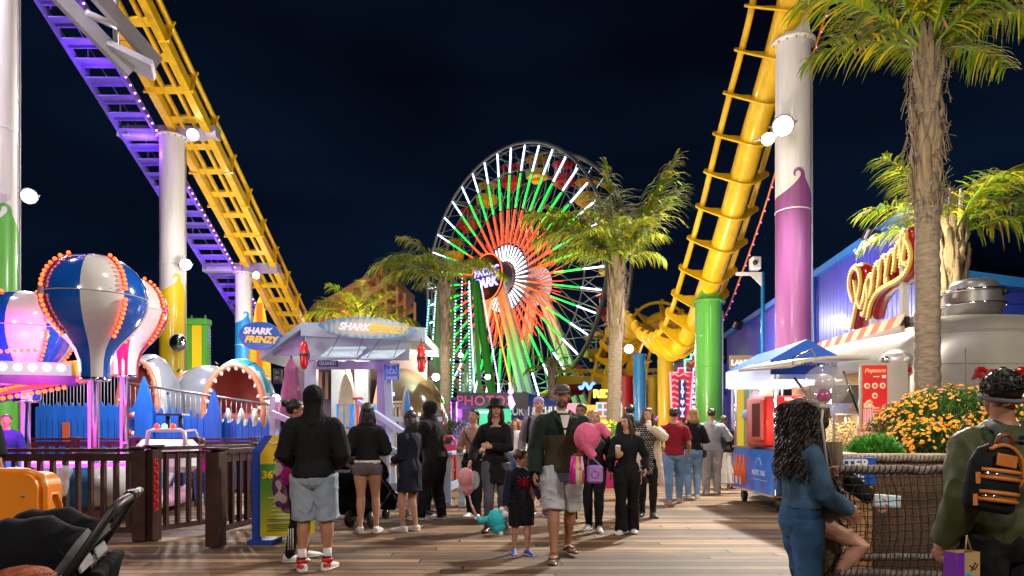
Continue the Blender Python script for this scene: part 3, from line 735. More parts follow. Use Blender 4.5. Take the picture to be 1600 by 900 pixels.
palm('wind blown palm standing right of the ferris wheel', (X(957, 17.5), 17.5, .6), (X(965, 17.5), 17.5, Z(415, 17.5)), .165,
     [(8, 64, 3.2, .22, .75, 100), (20, 56, 2.9, .32, .8, 90), (120, 86, 2.7, .3, .6, 90), (110, 75, 2.2, .6, .6), (186, 52, 2.7, .8, .7, 90), (170, 52, 2.4, 1.1, .7, 80), (200, 30, 2.0, .9, .8, 80), (180, 62, 2.3, 1.2, .7), (235, 55, 1.7, 1.2, .8), (270, 65, 1.6, 1.2, .8),
      (300, 60, 1.7, 1.1, .8), (320, 50, 1.5, 1.0, .9), (345, 40, 1.3, 1.3, .9), (60, 68, 2.0, .7, .7), (215, 70, 1.8, 1.1, .7)], 7, wind=V((-.25, 0, 0)))
palm('smaller palm with drooping crown left of the ferris wheel', (X(697, 20), 20, .5), (X(694, 20), 20, Z(440, 20)), .145,
     [(0, 40, 1.9, 1.1, .8), (180, 40, 2.3, 1.0, .7, 80), (170, 55, 2.0, 1.1, .7, 70), (195, 28, 1.9, 1.0, .8, 70), (20, 55, 1.7, 1.1, .8), (270, 60, 1.4, 1.1, .8), (240, 50, 1.5, 1.1, .8), (90, 65, 1.4, 1, .7), (340, 48, 1.6, 1.1, .8), (120, 65, 1.6, 1, .7), (185, 66, 1.9, .9, .7), (300, 45, 1.4, 1.2, .8)], 9, wind=V((-.3, 0, 0)))
palm('leaning bare second trunk just left of the smaller palm', (X(686, 21.5), 21.5, .5), (X(700, 21.2), 21.2, Z(470, 21.2)), .10, [(150, 60, 1.2, 1, .8), (200, 50, 1.2, 1, .8)], 15, boots=False)
palm('palm crown showing over the kiosk surfboard sign', (X(572, 24), 24, 0), (X(570, 24), 24, Z(505, 24)), .2,
     [(180, 30, 2.2, .7, .5, 80), (170, 50, 2.0, .9, .5), (0, 25, 2.0, .9, .6, 80), (20, 50, 1.6, 1, .5), (270, 75, 1.5, .7, .5), (90, 70, 1.6, .6, .5), (200, 62, 1.8, .7, .5), (330, 60, 1.6, .8, .5), (250, 60, 1.4, .8, .5)], 11)
palm('tiny browned palm in front of the lower wheel rim', (X(862, 34), 34, 0), (X(862, 34), 34, Z(578, 34)), .14,
     [(180, 30, 1.5, 1.2, .7), (0, 30, 1.5, 1.2, .7), (270, 50, 1.2, 1.2, .7), (90, 60, 1.3, 1, .7), (150, 60, 1.4, 1, .7), (30, 60, 1.3, 1, .7)], 13)
lamp('palm_fill', 'AREA', (X(1447, 7.5)-2.2, 5.3, 2.6), 130, (1, .88, .42), .3, (X(1447, 7.5), 7.5, 6.0))  # free-floating area lamps added to light the palms, no fixtures
lamp('palm_fill', 'AREA', (X(965, 17.5)-1.2, 13.8, 2.4), 330, (1, .90, .42), .4, (X(965, 17.5)-.2, 17.5, 6.2))
lamp('palm_fill', 'AREA', (X(694, 20), 17.2, 3.0), 190, (1, .9, .5), .4, (X(680, 20), 20, 6.4))
lamp('palm_fill', 'AREA', (X(570, 24), 22.0, 4.2), 260, (1, .95, .4), .4, (X(570, 24), 24, 5.6))
lamp('palm_fill', 'AREA', (X(1484, 12.2)-1.3, 11.6, 4.1), 120, (1, .92, .45), .3, (X(1484, 12.2), 12.2, 5.4))

# ---------------- bushes and flowers ----------------
M_bush = mat('bush_leaf', (.045, .12, .018), .6, var=.5, vs=9); M_bush2 = mat('rust_leaf', (.20, .11, .02), .6, var=.5, vs=9)
M_fern = mat('fern_leaf', (.07, .30, .03), .55, var=.4, vs=9)
M_pet = mat('chrysanthemum_petal', (.82, .33, .01), .5, var=.25, vs=14); M_pet2 = mat('faded_petal', (.62, .30, .16), .6, var=.3, vs=14); M_petc = mat('flower_centre', (.45, .16, .01), .7)
M_pety = mat('lemon_petal', (.85, .68, .02), .5)
def bush(name, label, cat, c, r, n, mats, lf=.05, seed=0, parent=None, world=None, flat=.0):
    rnd = random.Random(seed); m = MB(); c = V(c)
    for i in range(n):
        a = rnd.uniform(0, 2*pi); z = rnd.uniform(-.25, 1); s_ = math.sqrt(max(0, 1-z*z)); q = rnd.uniform(.72, 1.0)+.12*noise.noise(V((a*1.5, z*3, seed)))
        o = V((s_*cos(a)*r[0], s_*sin(a)*r[1], z*r[2]))*q; p = c+o; nn = V((o.x/r[0]**2, o.y/r[1]**2, o.z/r[2]**2)).normalized()
        x, y, _ = basis((nn+V((rnd.uniform(-.8, .8), rnd.uniform(-.8, .8), rnd.uniform(-.4, .9)))).normalized()); l = lf*rnd.uniform(.6, 1.3)
        m.mi = rnd.choice(range(len(mats))) if rnd.random() < .35 else 0
        m.add([p-x*l*.35, p+_*l*.4+y*l*.2, p+x*l*.35, p+_*l+y*l*.3], [(0, 1, 3), (1, 2, 3)], False)
    m.mi = 0
    o = m.build(name, mats, parent)
    if not parent: tag(o, label, cat)
    return o
def flowers(c, r, n, size, mats, parent, seed, zmin=-.1):
    rnd = random.Random(seed); m = MB(); c = V(c)
    for i in range(n):
        a = rnd.uniform(0, 2*pi); z = rnd.uniform(zmin, 1); s_ = math.sqrt(max(0, 1-z*z)); q = rnd.uniform(.98, 1.06)+.12*noise.noise(V((a*1.5, z*3, seed)))
        if noise.noise(V((a*2.5, z*4, seed+5))) < -.22: continue
        o = V((s_*cos(a)*r[0], s_*sin(a)*r[1], z*r[2]))*q; p = c+o; nn = V((o.x/r[0]**2, o.y/r[1]**2, o.z/r[2]**2)).normalized()
        x, y, nn = basis((nn+V((rnd.uniform(-.5, .5), rnd.uniform(-.5, .5), rnd.uniform(-.2, .6)))).normalized()); k_ = 9; sz = size*rnd.uniform(.7, 1.2)
        old = noise.noise(p*2.2) > .12+rnd.uniform(-.15, .2)
        m.mi = (1 if old and len(mats) > 2 else 0)
        vs = [p+nn*sz*.25]+[p+(x*cos(2*pi*k/(2*k_))+y*sin(2*pi*k/(2*k_)))*sz*(1 if k % 2 else .72)-nn*sz*.12 for k in range(2*k_)]
        m.add(vs, [(0, 1+k, 1+(k+1) % (2*k_)) for k in range(2*k_)], False)
        m.mi = len(mats)-1; m.ball(p+nn*sz*.2, sz*.28, 6, 4)
    m.mi = 0
    return m.build('blossoms', mats, parent, kind='stuff')

# ---------------- railings ----------------
M_brown = mat('brown_wood_paint', (.045, .016, .013), .42, var=.35, vs=5, bump=.25, bs=40, coat=.15)
def fence_run(label, a, b, h, bz, group=None, name='wooden_railing', m_=None, n=None, posts=(0, 1), pw=.11, bal=.045, sp=.155, cat='railing', topw=.13):
    a, b = V(a), V(b); t = thingW(name, label, cat, a, group); m_ = m_ or M_brown; d = (b-a).normalized(); L = (b-a).length; up = V((0, 0, 1)); s_ = d.cross(up)
    m = MB(); ang = math.atan2(d.y, d.x)
    m.beam(a+up*h, b+up*h, topw, .045); m.build('top_rail', m_, t)
    m = MB(); m.beam(a+up*(h-.09), b+up*(h-.09), .04, .09); m.build('upper_rail', m_, t)
    m = MB(); m.beam(a+up*bz, b+up*bz, .05, .07); m.build('bottom_rail', m_, t)
    k = int(L/sp)
    for i in range(1, k):
        p = a+d*(L*i/k); m = MB(); m.beam(p+up*(bz), p+up*(h-.05), bal, bal+.02); m.build('baluster', m_, t)
    for q in posts:
        m = MB(); p = a+d*(L*q); m.box(p+up*(h/2), (pw, pw, h-.02), ang, bev=.008); m.build('post', m_, t)
        m = MB(); m.box(p+up*(h+.03), (pw+.05, pw+.05, .03), ang, bev=.008); m.build('post_cap', m_, t)
    return t
fence_run('long brown baluster railing in front of the balloon ride', (-8.3, 8.4, 0), (X(221, 8.4), 8.4, 0), 1.12, .14, 'brown ride railings', posts=(.35, 1), pw=.16)
g_ = fence_run('brown gate swung open with a red plastic chain hanging at its hinge post', (X(239, 8.4), 8.42, 0), (X(402, 9.9), 9.9, 0), 1.14, .15, 'brown ride railings', posts=(0, 1), pw=.13)
fence_run('short brown railing piece ending at the blue sign stand', (X(337, 7.96), 7.96, 0), (X(396, 8.8), 8.8, 0), 1.12, .2, 'brown ride railings', posts=(0,), pw=.17)
ch = MB()
for k in range(11):
    c = V((X(245, 8.3), 8.28, .98-k*.055)); n_ = 10
    x_ = V((1, 0, 0)) if k % 2 else V((.3, 1, 0)).normalized()
    ch.tube([c+x_*(.024*cos(2*pi*j/n_))+V((0, 0, .04*sin(2*pi*j/n_))) for j in range(n_)], .010, 6, closed=True)
tag(ch.build('plastic_chain', mat('red_plastic', (.6, .01, .01), .4)), 'red plastic chain hanging on the brown gate post', 'chain')
fence_run('brown railing behind the balloon ride in front of the blue picket waves', (-9.6, 13.2, 0), (X(398, 13.2), 13.2, 0), 1.2, .2, 'brown ride railings', posts=(0, .25, .5, .75, 1), sp=.2)
fence_run('dark brown railing behind the standing group by the kiosk', (X(402, 9.9), 9.9, 0), (X(560, 11.5), 11.5, 0), 1.1, .2, 'brown ride railings', posts=(1,), sp=.16)
# ---------------- height sign stand ----------------
M_royal = mat('royal_blue_paint', (.01, .06, .42), .45, var=.15, vs=4)
t = thingW('ride_rules_stand', 'yellow and green ride rules board on a blue stand beside the couple', 'sign stand', (X(405, 8.2), 8.2, 0))
u_ = V((1, .38, 0)).normalized(); o_ = V((X(391, 8.1), 8.15, 0))
m = MB(); m.prism([(0, .05), (.11, .05), (.11, 1.0), (.28, 1.3), (.14, 1.3), (0, 1.12)], o_, u_, (0, 0, 1), .06); m.box(o_+V((.12, .1, .03)), (.3, .35, .06)); m.build('stand', M_royal, t)
Mgrad = mat('rules_board', (.20, .34, .02), .5, var=.1)
n_ = Mgrad.node_tree; P_ = n_.nodes['Principled BSDF']; tc_ = n_.nodes.new('ShaderNodeTexCoord'); sx_ = n_.nodes.new('ShaderNodeSeparateXYZ'); rr_ = n_.nodes.new('ShaderNodeValToRGB')
n_.links.new(tc_.outputs['Object'], sx_.inputs[0]); mr_ = n_.nodes.new('ShaderNodeMapRange'); mr_.inputs[1].default_value = .12; mr_.inputs[2].default_value = 1.28
n_.links.new(sx_.outputs['Z'], mr_.inputs[0]); n_.links.new(mr_.outputs[0], rr_.inputs[0]); n_.links.new(rr_.outputs[0], P_.inputs['Base Color'])
rr_.color_ramp.elements[0].color = (.62, .52, .01, 1); rr_.color_ramp.elements[1].color = (.75, .50, .01, 1); e = rr_.color_ramp.elements.new(.45); e.color = (.10, .30, .02, 1); e = rr_.color_ramp.elements.new(.72); e.color = (.04, .22, .02, 1); e = rr_.color_ramp.elements.new(.735); e.color = (.75, .50, .01, 1)
o2 = o_+u_*.125+V((0, -.09, 0))
m = MB(); m.prism([(0, .1), (.62, .1), (.62, 1.3), (.14, 1.3), (0, 1.08)], o2, u_, (0, 0, 1), .02); m.build('board', Mgrad, t)
m = MB(); nb = u_.cross(V((0, 0, 1))); fr_ = o2+nb*.026
m.text('36"', .12, fr_+u_*.10+V((0, 0, .83)), u_, (0, 0, 1), .002, .004); m.build('height_number', M_yl, t)
m = MB(); m.text('Inkie\'s', .085, fr_+u_*.33+V((0, 0, 1.14)), u_, (0, 0, 1), .002, .002, .4); m.text('AIR SAFARI', .088, fr_+u_*.36+V((0, 0, 1.02)), u_, (0, 0, 1), .002, .003); m.build('title_lettering', mat('ink_green', (.01, .06, .02), .6), t)
m = MB()
for i in range(9): m.box(fr_+u_*(.36+.02*(i % 3))+V((0, 0, .80-.022*i)), (.24-.03*(i % 4), .003, .009), math.atan2(u_.y, u_.x))
for i in range(7): m.box(fr_+u_*(.22+.03*(i % 2))+V((0, 0, .56-.05*i)), (.26-.05*(i % 3), .003, .014), math.atan2(u_.y, u_.x))
m.build('small_print', mat('pale_print', (.6, .62, .4), .6), t)
m = MB()
for i in range(7): m.box(fr_+u_*.3+V((0, 0, .30-.022*i)), (.46-.04*(i % 3), .003, .008), math.atan2(u_.y, u_.x))
m.build('lower_print', mat('ink_dark', (.03, .08, .02), .6), t)
m = MB(); m.tube([fr_+u_*(.10+.05*i)+V((0, 0, 1.21+.015*(-1)**i)) for i in range(11)], .009, 6); m.build('wave_line', M_wh, t)

# ---------------- balloon ride ----------------
M_bulb = glow('hot_orange_bulb', (1, .085, .015), 4.5); M_bulbw = glow('white_bulb', (1, .93, .9), 9, False); M_neonr = glow('red_neon', (1, .03, .06), 3.0); M_neonm = glow('magenta_neon', (1, .05, .75), 4)
M_bb = mat('balloon_blue', (.008, .10, .50), .12, var=.05, coat=1); M_bw = mat('balloon_cream', (.76, .72, .70), .16, var=.04, coat=1); M_bp = mat('balloon_pink', (.62, .01, .12), .14, var=.05, coat=1)
M_tub = mat('tub_white', (.7, .7, .72), .3, var=.05, coat=.5); M_tubb = mat('tub_blue', (.02, .25, .6), .3, coat=.5)
prof = [(0, 1.0), (.2, .985), (.4, .93), (.6, .82), (.77, .66), (.9, .46), (.975, .24), (1.0, 0.02), (1.0, -.02), (.975, -.22), (.90, -.42), (.79, -.62), (.65, -.80), (.50, -.97), (.38, -1.15), (.31, -1.38), (.29, -1.6), (.285, -1.75)]
prof = [(a, b*(.90 if b > 0 else .95)) for a, b in prof]
def balloon_car(label, x, y, zc, r, rot, c1, c2, tub=True):
    t = thing('balloon_ride_car', label, 'ride car', (x, y, 0), 0, 'hot air balloon ride cars')
    m = MB(); sg = 64; off = int(rot/(2*pi)*sg)
    m.lathe([(a*r, zc+b*r) for a, b in prof], seg=sg, mats=lambda k: ((k+off)//8) % 2); m.mi = 0; m.build('balloon', [c1, c2], t)
    m = MB(); m.tube([(r*1.002*cos(2*pi*k/48), r*1.002*sin(2*pi*k/48), zc) for k in range(48)], .008*r/.75, 6, closed=True); m.build('seam_band', mat('seam', (.45, .4, .42), .5), t)
    for g in range(4):
        th = 2*pi*(g*16-off)/sg
        d = V((cos(th), sin(th), 0))
        for lo, hi, nb_ in ((.10, .80, 9), (-.80, -.12, 9)):
            m = MB(); st = MB(); trk_ = []
            for k in range(nb_):
                z = lo+(hi-lo)*k/(nb_-1) if lo > 0 else lo+(hi-lo)*k/(nb_-1)
                # radius of profile at z
                for (r1, z1), (r2, z2) in zip(prof, prof[1:]):
                    if z2 <= z <= z1: rad = r2+(r1-r2)*(z-z2)/max(1e-6, z1-z2); break
                n_ = (d*1+V((0, 0, z*.8))).normalized(); p = d*(rad*r)+V((0, 0, zc+z*r)); 
                m.ball(p+n_*.045, .029*r/.75*1.05, 8, 5); trk_.append(p+n_*.02); st.cyl(p-n_*.01, p+n_*.03, .016, seg=8)
            sp2 = [p for p in trk_]; st.tube(sp2, .012, 5); m.build('bulb_strip', M_bulb, t); st.build('bulb_socket_strip', M_rd, t)
    m = MB(); m.lathe([(.0, 0), (.28*r, 0), (.28*r, -.05), (.06, -.06), (.055, -1.2)], (0, 0, zc-1.66*r), 20); m.build('collar', M_chrome, t)
    m = MB(); m.cyl((0, 0, .3), (0, 0, zc-1.66*r), .055, seg=16); m.build('pole', M_chrome, t)
    m = MB(); m.cyl((-.07, -.02, .9), (-.07, -.02, zc-1.7*r), .016, seg=8); m.build('neon_line', M_neonm, t)
    if tub:
        m = MB(); m.lathe([(.0, .28), (.5, .28), (.72, .34), (.80, .55), (.80, .86), (.76, .88), (.74, .84), (.72, .5), (.0, .45)], seg=48, mats=lambda k: (k//4) % 2); m.mi = 0; m.build('basket', [M_tub, M_tubb], t)
        m = MB(); m.tube([(.79*cos(2*pi*k/40), .79*sin(2*pi*k/40), .885) for k in range(40)], .022, 8, closed=True); m.build('basket_rim', M_neonm, t)
        m = MB(); m.cyl((0, 0, 1.0), (0, 0, 1.05), .28, seg=24); m.build('turning_wheel', M_dark, t)
    return t
balloon_car('largest blue and white striped hot air balloon car with red bulbs', X(148, 10), 10, Z(466, 10), .70, .50, M_bb, M_bw)
balloon_car('pink and white balloon car partly behind the large striped one', X(196, 12.4), 12.4, Z(486, 12.4), .70, .15, M_bp, M_bw)
balloon_car('magenta lit blue and white balloon car at the left edge', X(42, 12.0), 12.0, Z(515, 12), .74, .6, M_bb, M_bw)
# ride arms
t = thingW('balloon_ride_boom', 'white ride beam with a row of round bulbs and red neon rails', 'ride arm', (-11, 11, 0))
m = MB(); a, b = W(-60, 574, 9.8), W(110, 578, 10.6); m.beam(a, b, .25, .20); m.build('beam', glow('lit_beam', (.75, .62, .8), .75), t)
m = MB()
for p in resample([W(-10, 574, 9.7), W(104, 576, 10.4)], .155): m.ball(p+V((0, -.13, 0)), .052, 10, 7)
m.build('round_bulbs', M_bulbw, t)
m = MB()
for p in resample([W(0, 549, 10.0), W(66, 547, 10.6)], .095): m.ball(p, .03, 8, 5)
m.build('upper_bulbs', M_bulb, t)
m = MB(); m.beam(a+V((0, .1, -.16)), b+V((0, .1, -.16)), .4, .14); m.build('under_beam', mat('violet_paint', (.20, .04, .42), .4), t)
m = MB(); m.beam(W(108, 576, 10.6), W(136, 573, 10.9), .28, .22); m.build('beam_end', M_yl, t)
for k, (y0, y1, x1) in enumerate(((601, 578, 93), (614, 591, 137))):
    m = MB(); m.tube([W(-30, y0+4, 9.9), W(x1, y1, 10.9)], .035, 8); m.build('neon_rail', M_neonr, t)
    m = MB()
    m.cable([W(-5, y0+6, 9.9), W([62, 102][k], y1+[15, 11][k], 10.8)])
    for p in resample([W(-5, y0+7, 9.9), W([62, 102][k], y1+[16, 12][k], 10.8)], .10): m.ball(p+V((0, -.03, -.03)), .034, 8, 5)
    m.build('bulb_row', M_bulb, t)
m = MB(); m.beam(W(-40, 620, 12.5), W(120, 585, 12.5), .3, .35); m.build('rear_beam', mat('violet_paint2', (.10, .06, .40), .4), t)
m = MB(); m.beam(W(122, 590, 12.5), W(200, 570, 12.8), .3, .25); m.build('orange_arm', M_or, t)
lamp('ride_red_lamp', 'POINT', W(60, 560, 10.2), 70, (1, .05, .25), .3)
lamp('ride_magenta_lamp', 'POINT', W(-20, 640, 11.0), 110, (1, .06, .55), .3)
lamp('ride_magenta_lamp', 'POINT', W(25, 545, 10.9), 60, (1, .05, .8), .25)
lamp('ride_white_lamp', 'POINT', W(160, 560, 11.4), 50, (1, .8, .85), .25)
m = MB(); m.lathe([(0, .30), (3.4, .30), (3.4, .12), (3.3, .1)], (-9.0, 11.2, 0), 48); tag(m.build('ride_platform', mat('ride_platform', (.5, .25, .4), .4)), 'low round pink platform turning under the balloon cars', 'platform')

# ---------------- blue wave pickets ----------------
M_pick = mat('wave_picket_blue', (.014, .14, .62), .45, var=.25, vs=1.2, bump=.15, bs=20, stretch=(5, 1, .4), wear=None)
def wave_fence(label, x0, x1, y, z_of, th=.05, step=.11, seed=1, hk=1):
    rnd = random.Random(seed); poly = [(0, 0)]; x = 0; L = x1-x0; pts = []
    k = 0
    while x < L:
        zt = z_of(x/L); h = rnd.uniform(.10, .22)*hk; w_ = rnd.uniform(.14, .22)
        pts += [(x, zt-h*.4), (x+w_*.45, zt-h*.1), (x+w_*.8, zt+h), (x+w_*.92, zt+h*.3)]; x += w_
    pts = [(min(a, L), b) for a, b in pts]
    poly = [(0, .05)]+pts+[(L, .05)]
    t = thingW('wave_fence', label, 'fence', (x0, y, 0)); m = MB(); vs = []
    # strip build (non convex top)
    xs = pts
    for (a, za), (b, zb) in zip(xs, xs[1:]):
        if b-a < 1e-4: continue
        m.add([(x0+a, y, .05), (x0+b, y, .05), (x0+b, y, zb), (x0+a, y, za), (x0+a, y+th, .05), (x0+b, y+th, .05), (x0+b, y+th, zb), (x0+a, y+th, za)], [(0, 1, 2, 3), (5, 4, 7, 6), (3, 2, 6, 7)], False)
    m.build('pickets', M_pick, t)
    m = MB(); gx = .12
    while gx < L: m.box((x0+gx, y-.004, .9), (.008, .01, 1.5)); gx += .15
    m.build('board_gaps', mat('gap_blue', (.004, .03, .2), .6), t)
    m = MB(); m.beam((x0, y+th+.03, .5), (x1, y+th+.03, .5), .05, .09); m.beam((x0, y+th+.03, 1.4), (x1, y+th+.03, 1.4), .05, .09); m.build('back_rail', M_royal, t)
    return t
wave_fence('blue picket fence cut into waves on the left behind the poles', X(55, 16.6), X(200, 16.6), 16.6, lambda q: Z(634, 16.6), seed=2, hk=.45)
wave_fence('blue picket fence cut into waves in front of the shark cars', X(200, 16), X(462, 16), 16, lambda q: Z(640+38*q, 16)+.05, seed=5, hk=.8)
for i, (px, top, w_) in enumerate(((226, 588, .42), (335, 607, .36))):
    m = MB(); y = 15.8; x = X(px, y); h = Z(top, y); pl = [(w_/2*sin(pi*min(1, (k/14)))**.6*(1 if k < 8 else 1)*1.0, h*k/14) for k in range(1, 14)]
    pl = [(w_/2*(.75+.25*sin(pi*k/14)) if k < 9 else w_/2*max(0, 1-((k-9)/5)**1.8), .05+(h-.05)*k/14) for k in range(15)]
    poly = [(a, b) for a, b in pl]+[(-a, b) for a, b in pl[::-1][1:]]
    m.prism(poly, (x, y, 0), (1, 0, 0), (0, 0, 1), .06); tag(m.build('surfboard_picket', M_pick), ['taller blue pointed board beside the life ring', 'shorter blue pointed board between the two shark cars'][i], 'surfboard')
# rail behind pickets
def slope_rail(label, a, b, hb, n, m_, r_=.03):
    t = thingW('metal_railing', label, 'railing', a); a, b = V(a), V(b); m = MB(); m.tube([a, b], r_, 8); m.build('handrail', m_, t)
    for i in range(n+1):
        p = a.lerp(b, i/n); m = MB(); m.cyl(p, p+V((0, 0, -hb)), .010, seg=6); m.build('baluster', m_, t)
M_pipe = mat('pinkish_pipe', (.32, .25, .29), .35, metal=.6)
slope_rail('sloping metal railing with thin bars above the blue pickets', W(196, 598, 17.2), W(434, 634, 16.8), 1.1, 30, M_pipe)
slope_rail('thin bar railing lit pink behind the ride poles', W(62, 566, 18), W(200, 566, 18), 1.9, 26, mat('pale_pipe', (.6, .5, .6), .4))
# life ring
t = thingW('life_ring', 'red and white life ring hung on the blue pickets', 'life ring', (X(212, 15.9), 15.9, Z(663, 15.9)))
m = MB(); c = V((X(212, 15.9), 15.84, Z(663, 15.9))); m.tube([c+V((.22*cos(2*pi*k/32), 0, .22*sin(2*pi*k/32))) for k in range(32)], .06, 10, closed=True); m.build('ring', mat('ring_red', (.62, .06, .02), .5), t)
m = MB()
for k in range(4):
    a = pi/4+pi/2*k+.75; x_ = V((cos(a), 0, sin(a))); m.tube([c+x_*.22+V((-sin(a), 0, cos(a)))*s_ for s_ in (-.03, .03)], .066, 12)
m.build('white_band', M_wh, t)
m = MB(); m.box(W(103, 676, 16.5), (.17, .02, .5)); tag(m.build('notice', mat('orange_notice', (.55, .10, .03), .6)), 'small orange notice on the blue picket fence', 'notice')
# shark cars
M_sk = mat('shark_grey', (.30, .32, .36), .22, var=.1, vs=2, coat=.8); M_skw = mat('shark_white', (.66, .68, .70), .22, var=.08, coat=.8); M_skb = mat('shark_blue', (.03, .34, .62), .25, coat=.7)
M_gum = mat('gum_red', (.55, .13, .09), .35, var=.1, coat=.4); M_lip = mat('lip_orange', (.62, .20, .10), .35, coat=.4); M_tooth = mat('tooth_white', (.85, .83, .80), .25, coat=.5)
def shark(label, x, y, z0, w_, h, face, skin, belly, body=True):
    """face: direction the open mouth looks (radians in plan)"""
    t = thing('shark_ride_car', label, 'ride car', (x, y, z0), face+pi/2, 'shark ride cars')
    # local: mouth looks to -Y
    rx, ry, rz = w_/2, w_*.62, h*.62; cz = h-rz
    def shell(k, mt, name):
        m = MB(); seg, rg = 40, 26; idx = {}; vs = []
        for i in range(rg+1):
            t_ = -pi/2+pi*i/rg
            for j in range(seg):
                a = 2*pi*j/seg; idx[(i, j)] = len(vs); vs.append((rx*k*cos(t_)*cos(a), ry*k*cos(t_)*sin(a), cz+rz*k*sin(t_)))
        fs = []; mi = []
        for i in range(rg):
            for j in range(seg):
                q = [idx[(i, j)], idx[(i, (j+1) % seg)], idx[(i+1, (j+1) % seg)], idx[(i+1, j)]]
                c_ = sum((V(vs[p]) for p in q), V())/4
                if c_.z < 0.02: continue
                mo = (c_.x/(rx*.80))**2+((c_.z-h*.40)/(h*.50))**2
                if c_.y < 0 and mo < 1: continue
                fs.append(q); mi.append(1 if (c_.z < h*.34 or (c_.y < -ry*.35 and c_.z < h*.9)) else 0)
        m.add(vs, fs, True); m.m = mi; return m.build(name, mt, t)
    shell(1, [skin, belly], 'head'); shell(.93, [M_gum, M_gum], 'mouth_lining')
    pts = []
    for k in range(36):
        a = -.95+(pi+1.9)*k/35; X_ = rx*.80*cos(a); Z_ = h*.40+h*.50*sin(a)
        yy = 1-(X_/rx)**2-((Z_-cz)/rz)**2; pts.append(V((X_, -ry*math.sqrt(max(.02, yy))*.99, Z_)))
    m = MB(); m.tube(pts, .055*w_/1.8+.02, 8); m.build('lip', M_lip, t)
    for k in range(3, 33, 2):
        p = pts[k]; c_ = V((0, p.y, h*.42)); d = (c_-p).normalized(); m = MB(); m.tube([p, p+d*.03*w_, p+d*.065*w_, p+d*.08*w_], [.034*w_, .034*w_, .022*w_, .006*w_], 8); m.build('tooth', M_tooth, t)
    # lower jaw
    m = MB(); seg = 30; secs = []
    ro = 1.02
    for j in range(seg+1):
        a = pi+.25+(pi-.5)*j/seg; secs.append(V((rx*ro*cos(a), ry*ro*sin(a)*1.05, 0)))
    for (p, q) in zip(secs, secs[1:]):
        i1, i2 = p*.86, q*.86; zt = h*.30
        m.add([p*.8, q*.8, V((q.x, q.y, zt)), V((p.x, p.y, zt)), V((i2.x, i2.y, zt)), V((i1.x, i1.y, zt)), i2*.8, i1*.8], [(0, 1, 2, 3), (3, 2, 4, 5), (5, 4, 6, 7)], True)
    m.build('lower_jaw', belly, t)
    for j in range(3, seg-1, 4):
        p = secs[j]*.93; m = MB(); m.tube([V((p.x, p.y, h*.29)), V((p.x, p.y, h*.36)), V((p.x, p.y, h*.42))], [.05*w_, .045*w_, .012*w_], 10); m.build('tooth', M_tooth, t)
    m = MB(); m.box((0, ry*.25, h*.24), (rx*1.3, .3, h*.28), bev=.06); m.build('bench', M_gum, t)
    for s_ in (-1, 1):
        m = MB(); m.ball((s_*rx*.86, -ry*.25, h*.56), .075*w_/1.8, 12, 8); m.build('eye', M_dark, t)
        m = MB(); m.beam((s_*rx*.55, -ry*.45, h*.93), (s_*rx*.42, -ry*.62, h*.90), .03, .03); m.build('nostril', M_dark, t)
    return t
YS = 20
ys = 18.3
shark('white mouthed shark car at left with pink blanket colour inside', X(236, ys), ys, .95, 1.45, Z(553, ys)-.95, R(-100), M_sk, M_skw)
shark('grey shark car turned sideways between its two neighbours', X(325, ys+1.6), ys+1.6, 1.0, 1.9, Z(570, ys+1.6)-1.0, R(-195), M_sk, M_skw)
shark('big open mouthed shark car with blue flank nearest the kiosk', X(377, ys), ys, .95, 1.85, Z(560, ys)-.95, R(-84), M_skb, M_skw)
m = MB(); m.box((X(325, 19.5), 19.5, .47), (5.4, 4.4, .94)); tag(m.build('shark_ride_deck', mat('deck_dark', (.05, .06, .1), .6)), 'raised dark deck under the shark cars', 'platform')
lamp('picket_fill', 'AREA', (X(200, 14), 14.2, 3.6), 90, (.9, .92, 1), .4, (X(230, 16.5), 16.6, 1.2))  # added without a fixture, to brighten the blue pickets
lamp('shark_ride_lamp', 'AREA', (X(330, 16.5), 16.6, 4.2), 70, (1, .93, .86), .5, (X(330, 19), 19, 2))
# small ride car with light bar
t = thingW('kiddie_car', 'small white framed kiddie car with red and teal bulbs behind the railing', 'ride car', (X(270, 11), 11, 0))
m = MB(); y = 11.2
m.tube([W(228, 700, y), W(232, 674, y), W(240, 672, y), W(282, 672, y), W(288, 676, y), W(290, 700, y)], .035, 8); m.tube([W(285, 674, y+.3), W(305, 672, y+.3), W(310, 684, y+.3)], .018, 8); m.build('frame', M_wh, t)
for k, (px, c) in enumerate(((245, (1, .03, .02)), (257, (.2, .9, .7)), (270, (1, .03, .02)))):
    m = MB(); m.ball(W(px, 666, y), .045, 10, 7); m.build('bulb', glow('kid%d' % (k % 2), c, 3), t)
m = MB(); m.box(W(262, 712, y+.3), (.9, .5, .55), bev=.1); m.build('body', M_tub, t)
m = MB(); m.beam(W(250, 648, y+1), W(290, 648, y+1), .3, .03); m.cyl(W(262, 650, y+1), W(262, 675, y+1), .035); m.cyl(W(282, 650, y+1), W(282, 675, y+1), .035); m.build('canopy', M_dark, t)
# convex mirror
t = thingW('convex_mirror', 'round silver mirror on the yellow column base', 'mirror', (X(278, 22), 22, Z(535, 22)))
m = MB(); m.ball(W(278, 535, 22.0), (.27, .1, .27), 24, 14); m.build('dome', M_chrome, t)
m = MB(); c = W(278, 535, 22.02); m.tube([c+V((.27*cos(2*pi*k/24), 0, .27*sin(2*pi*k/24))) for k in range(24)], .02, 6, closed=True); m.build('rim', M_steel, t)
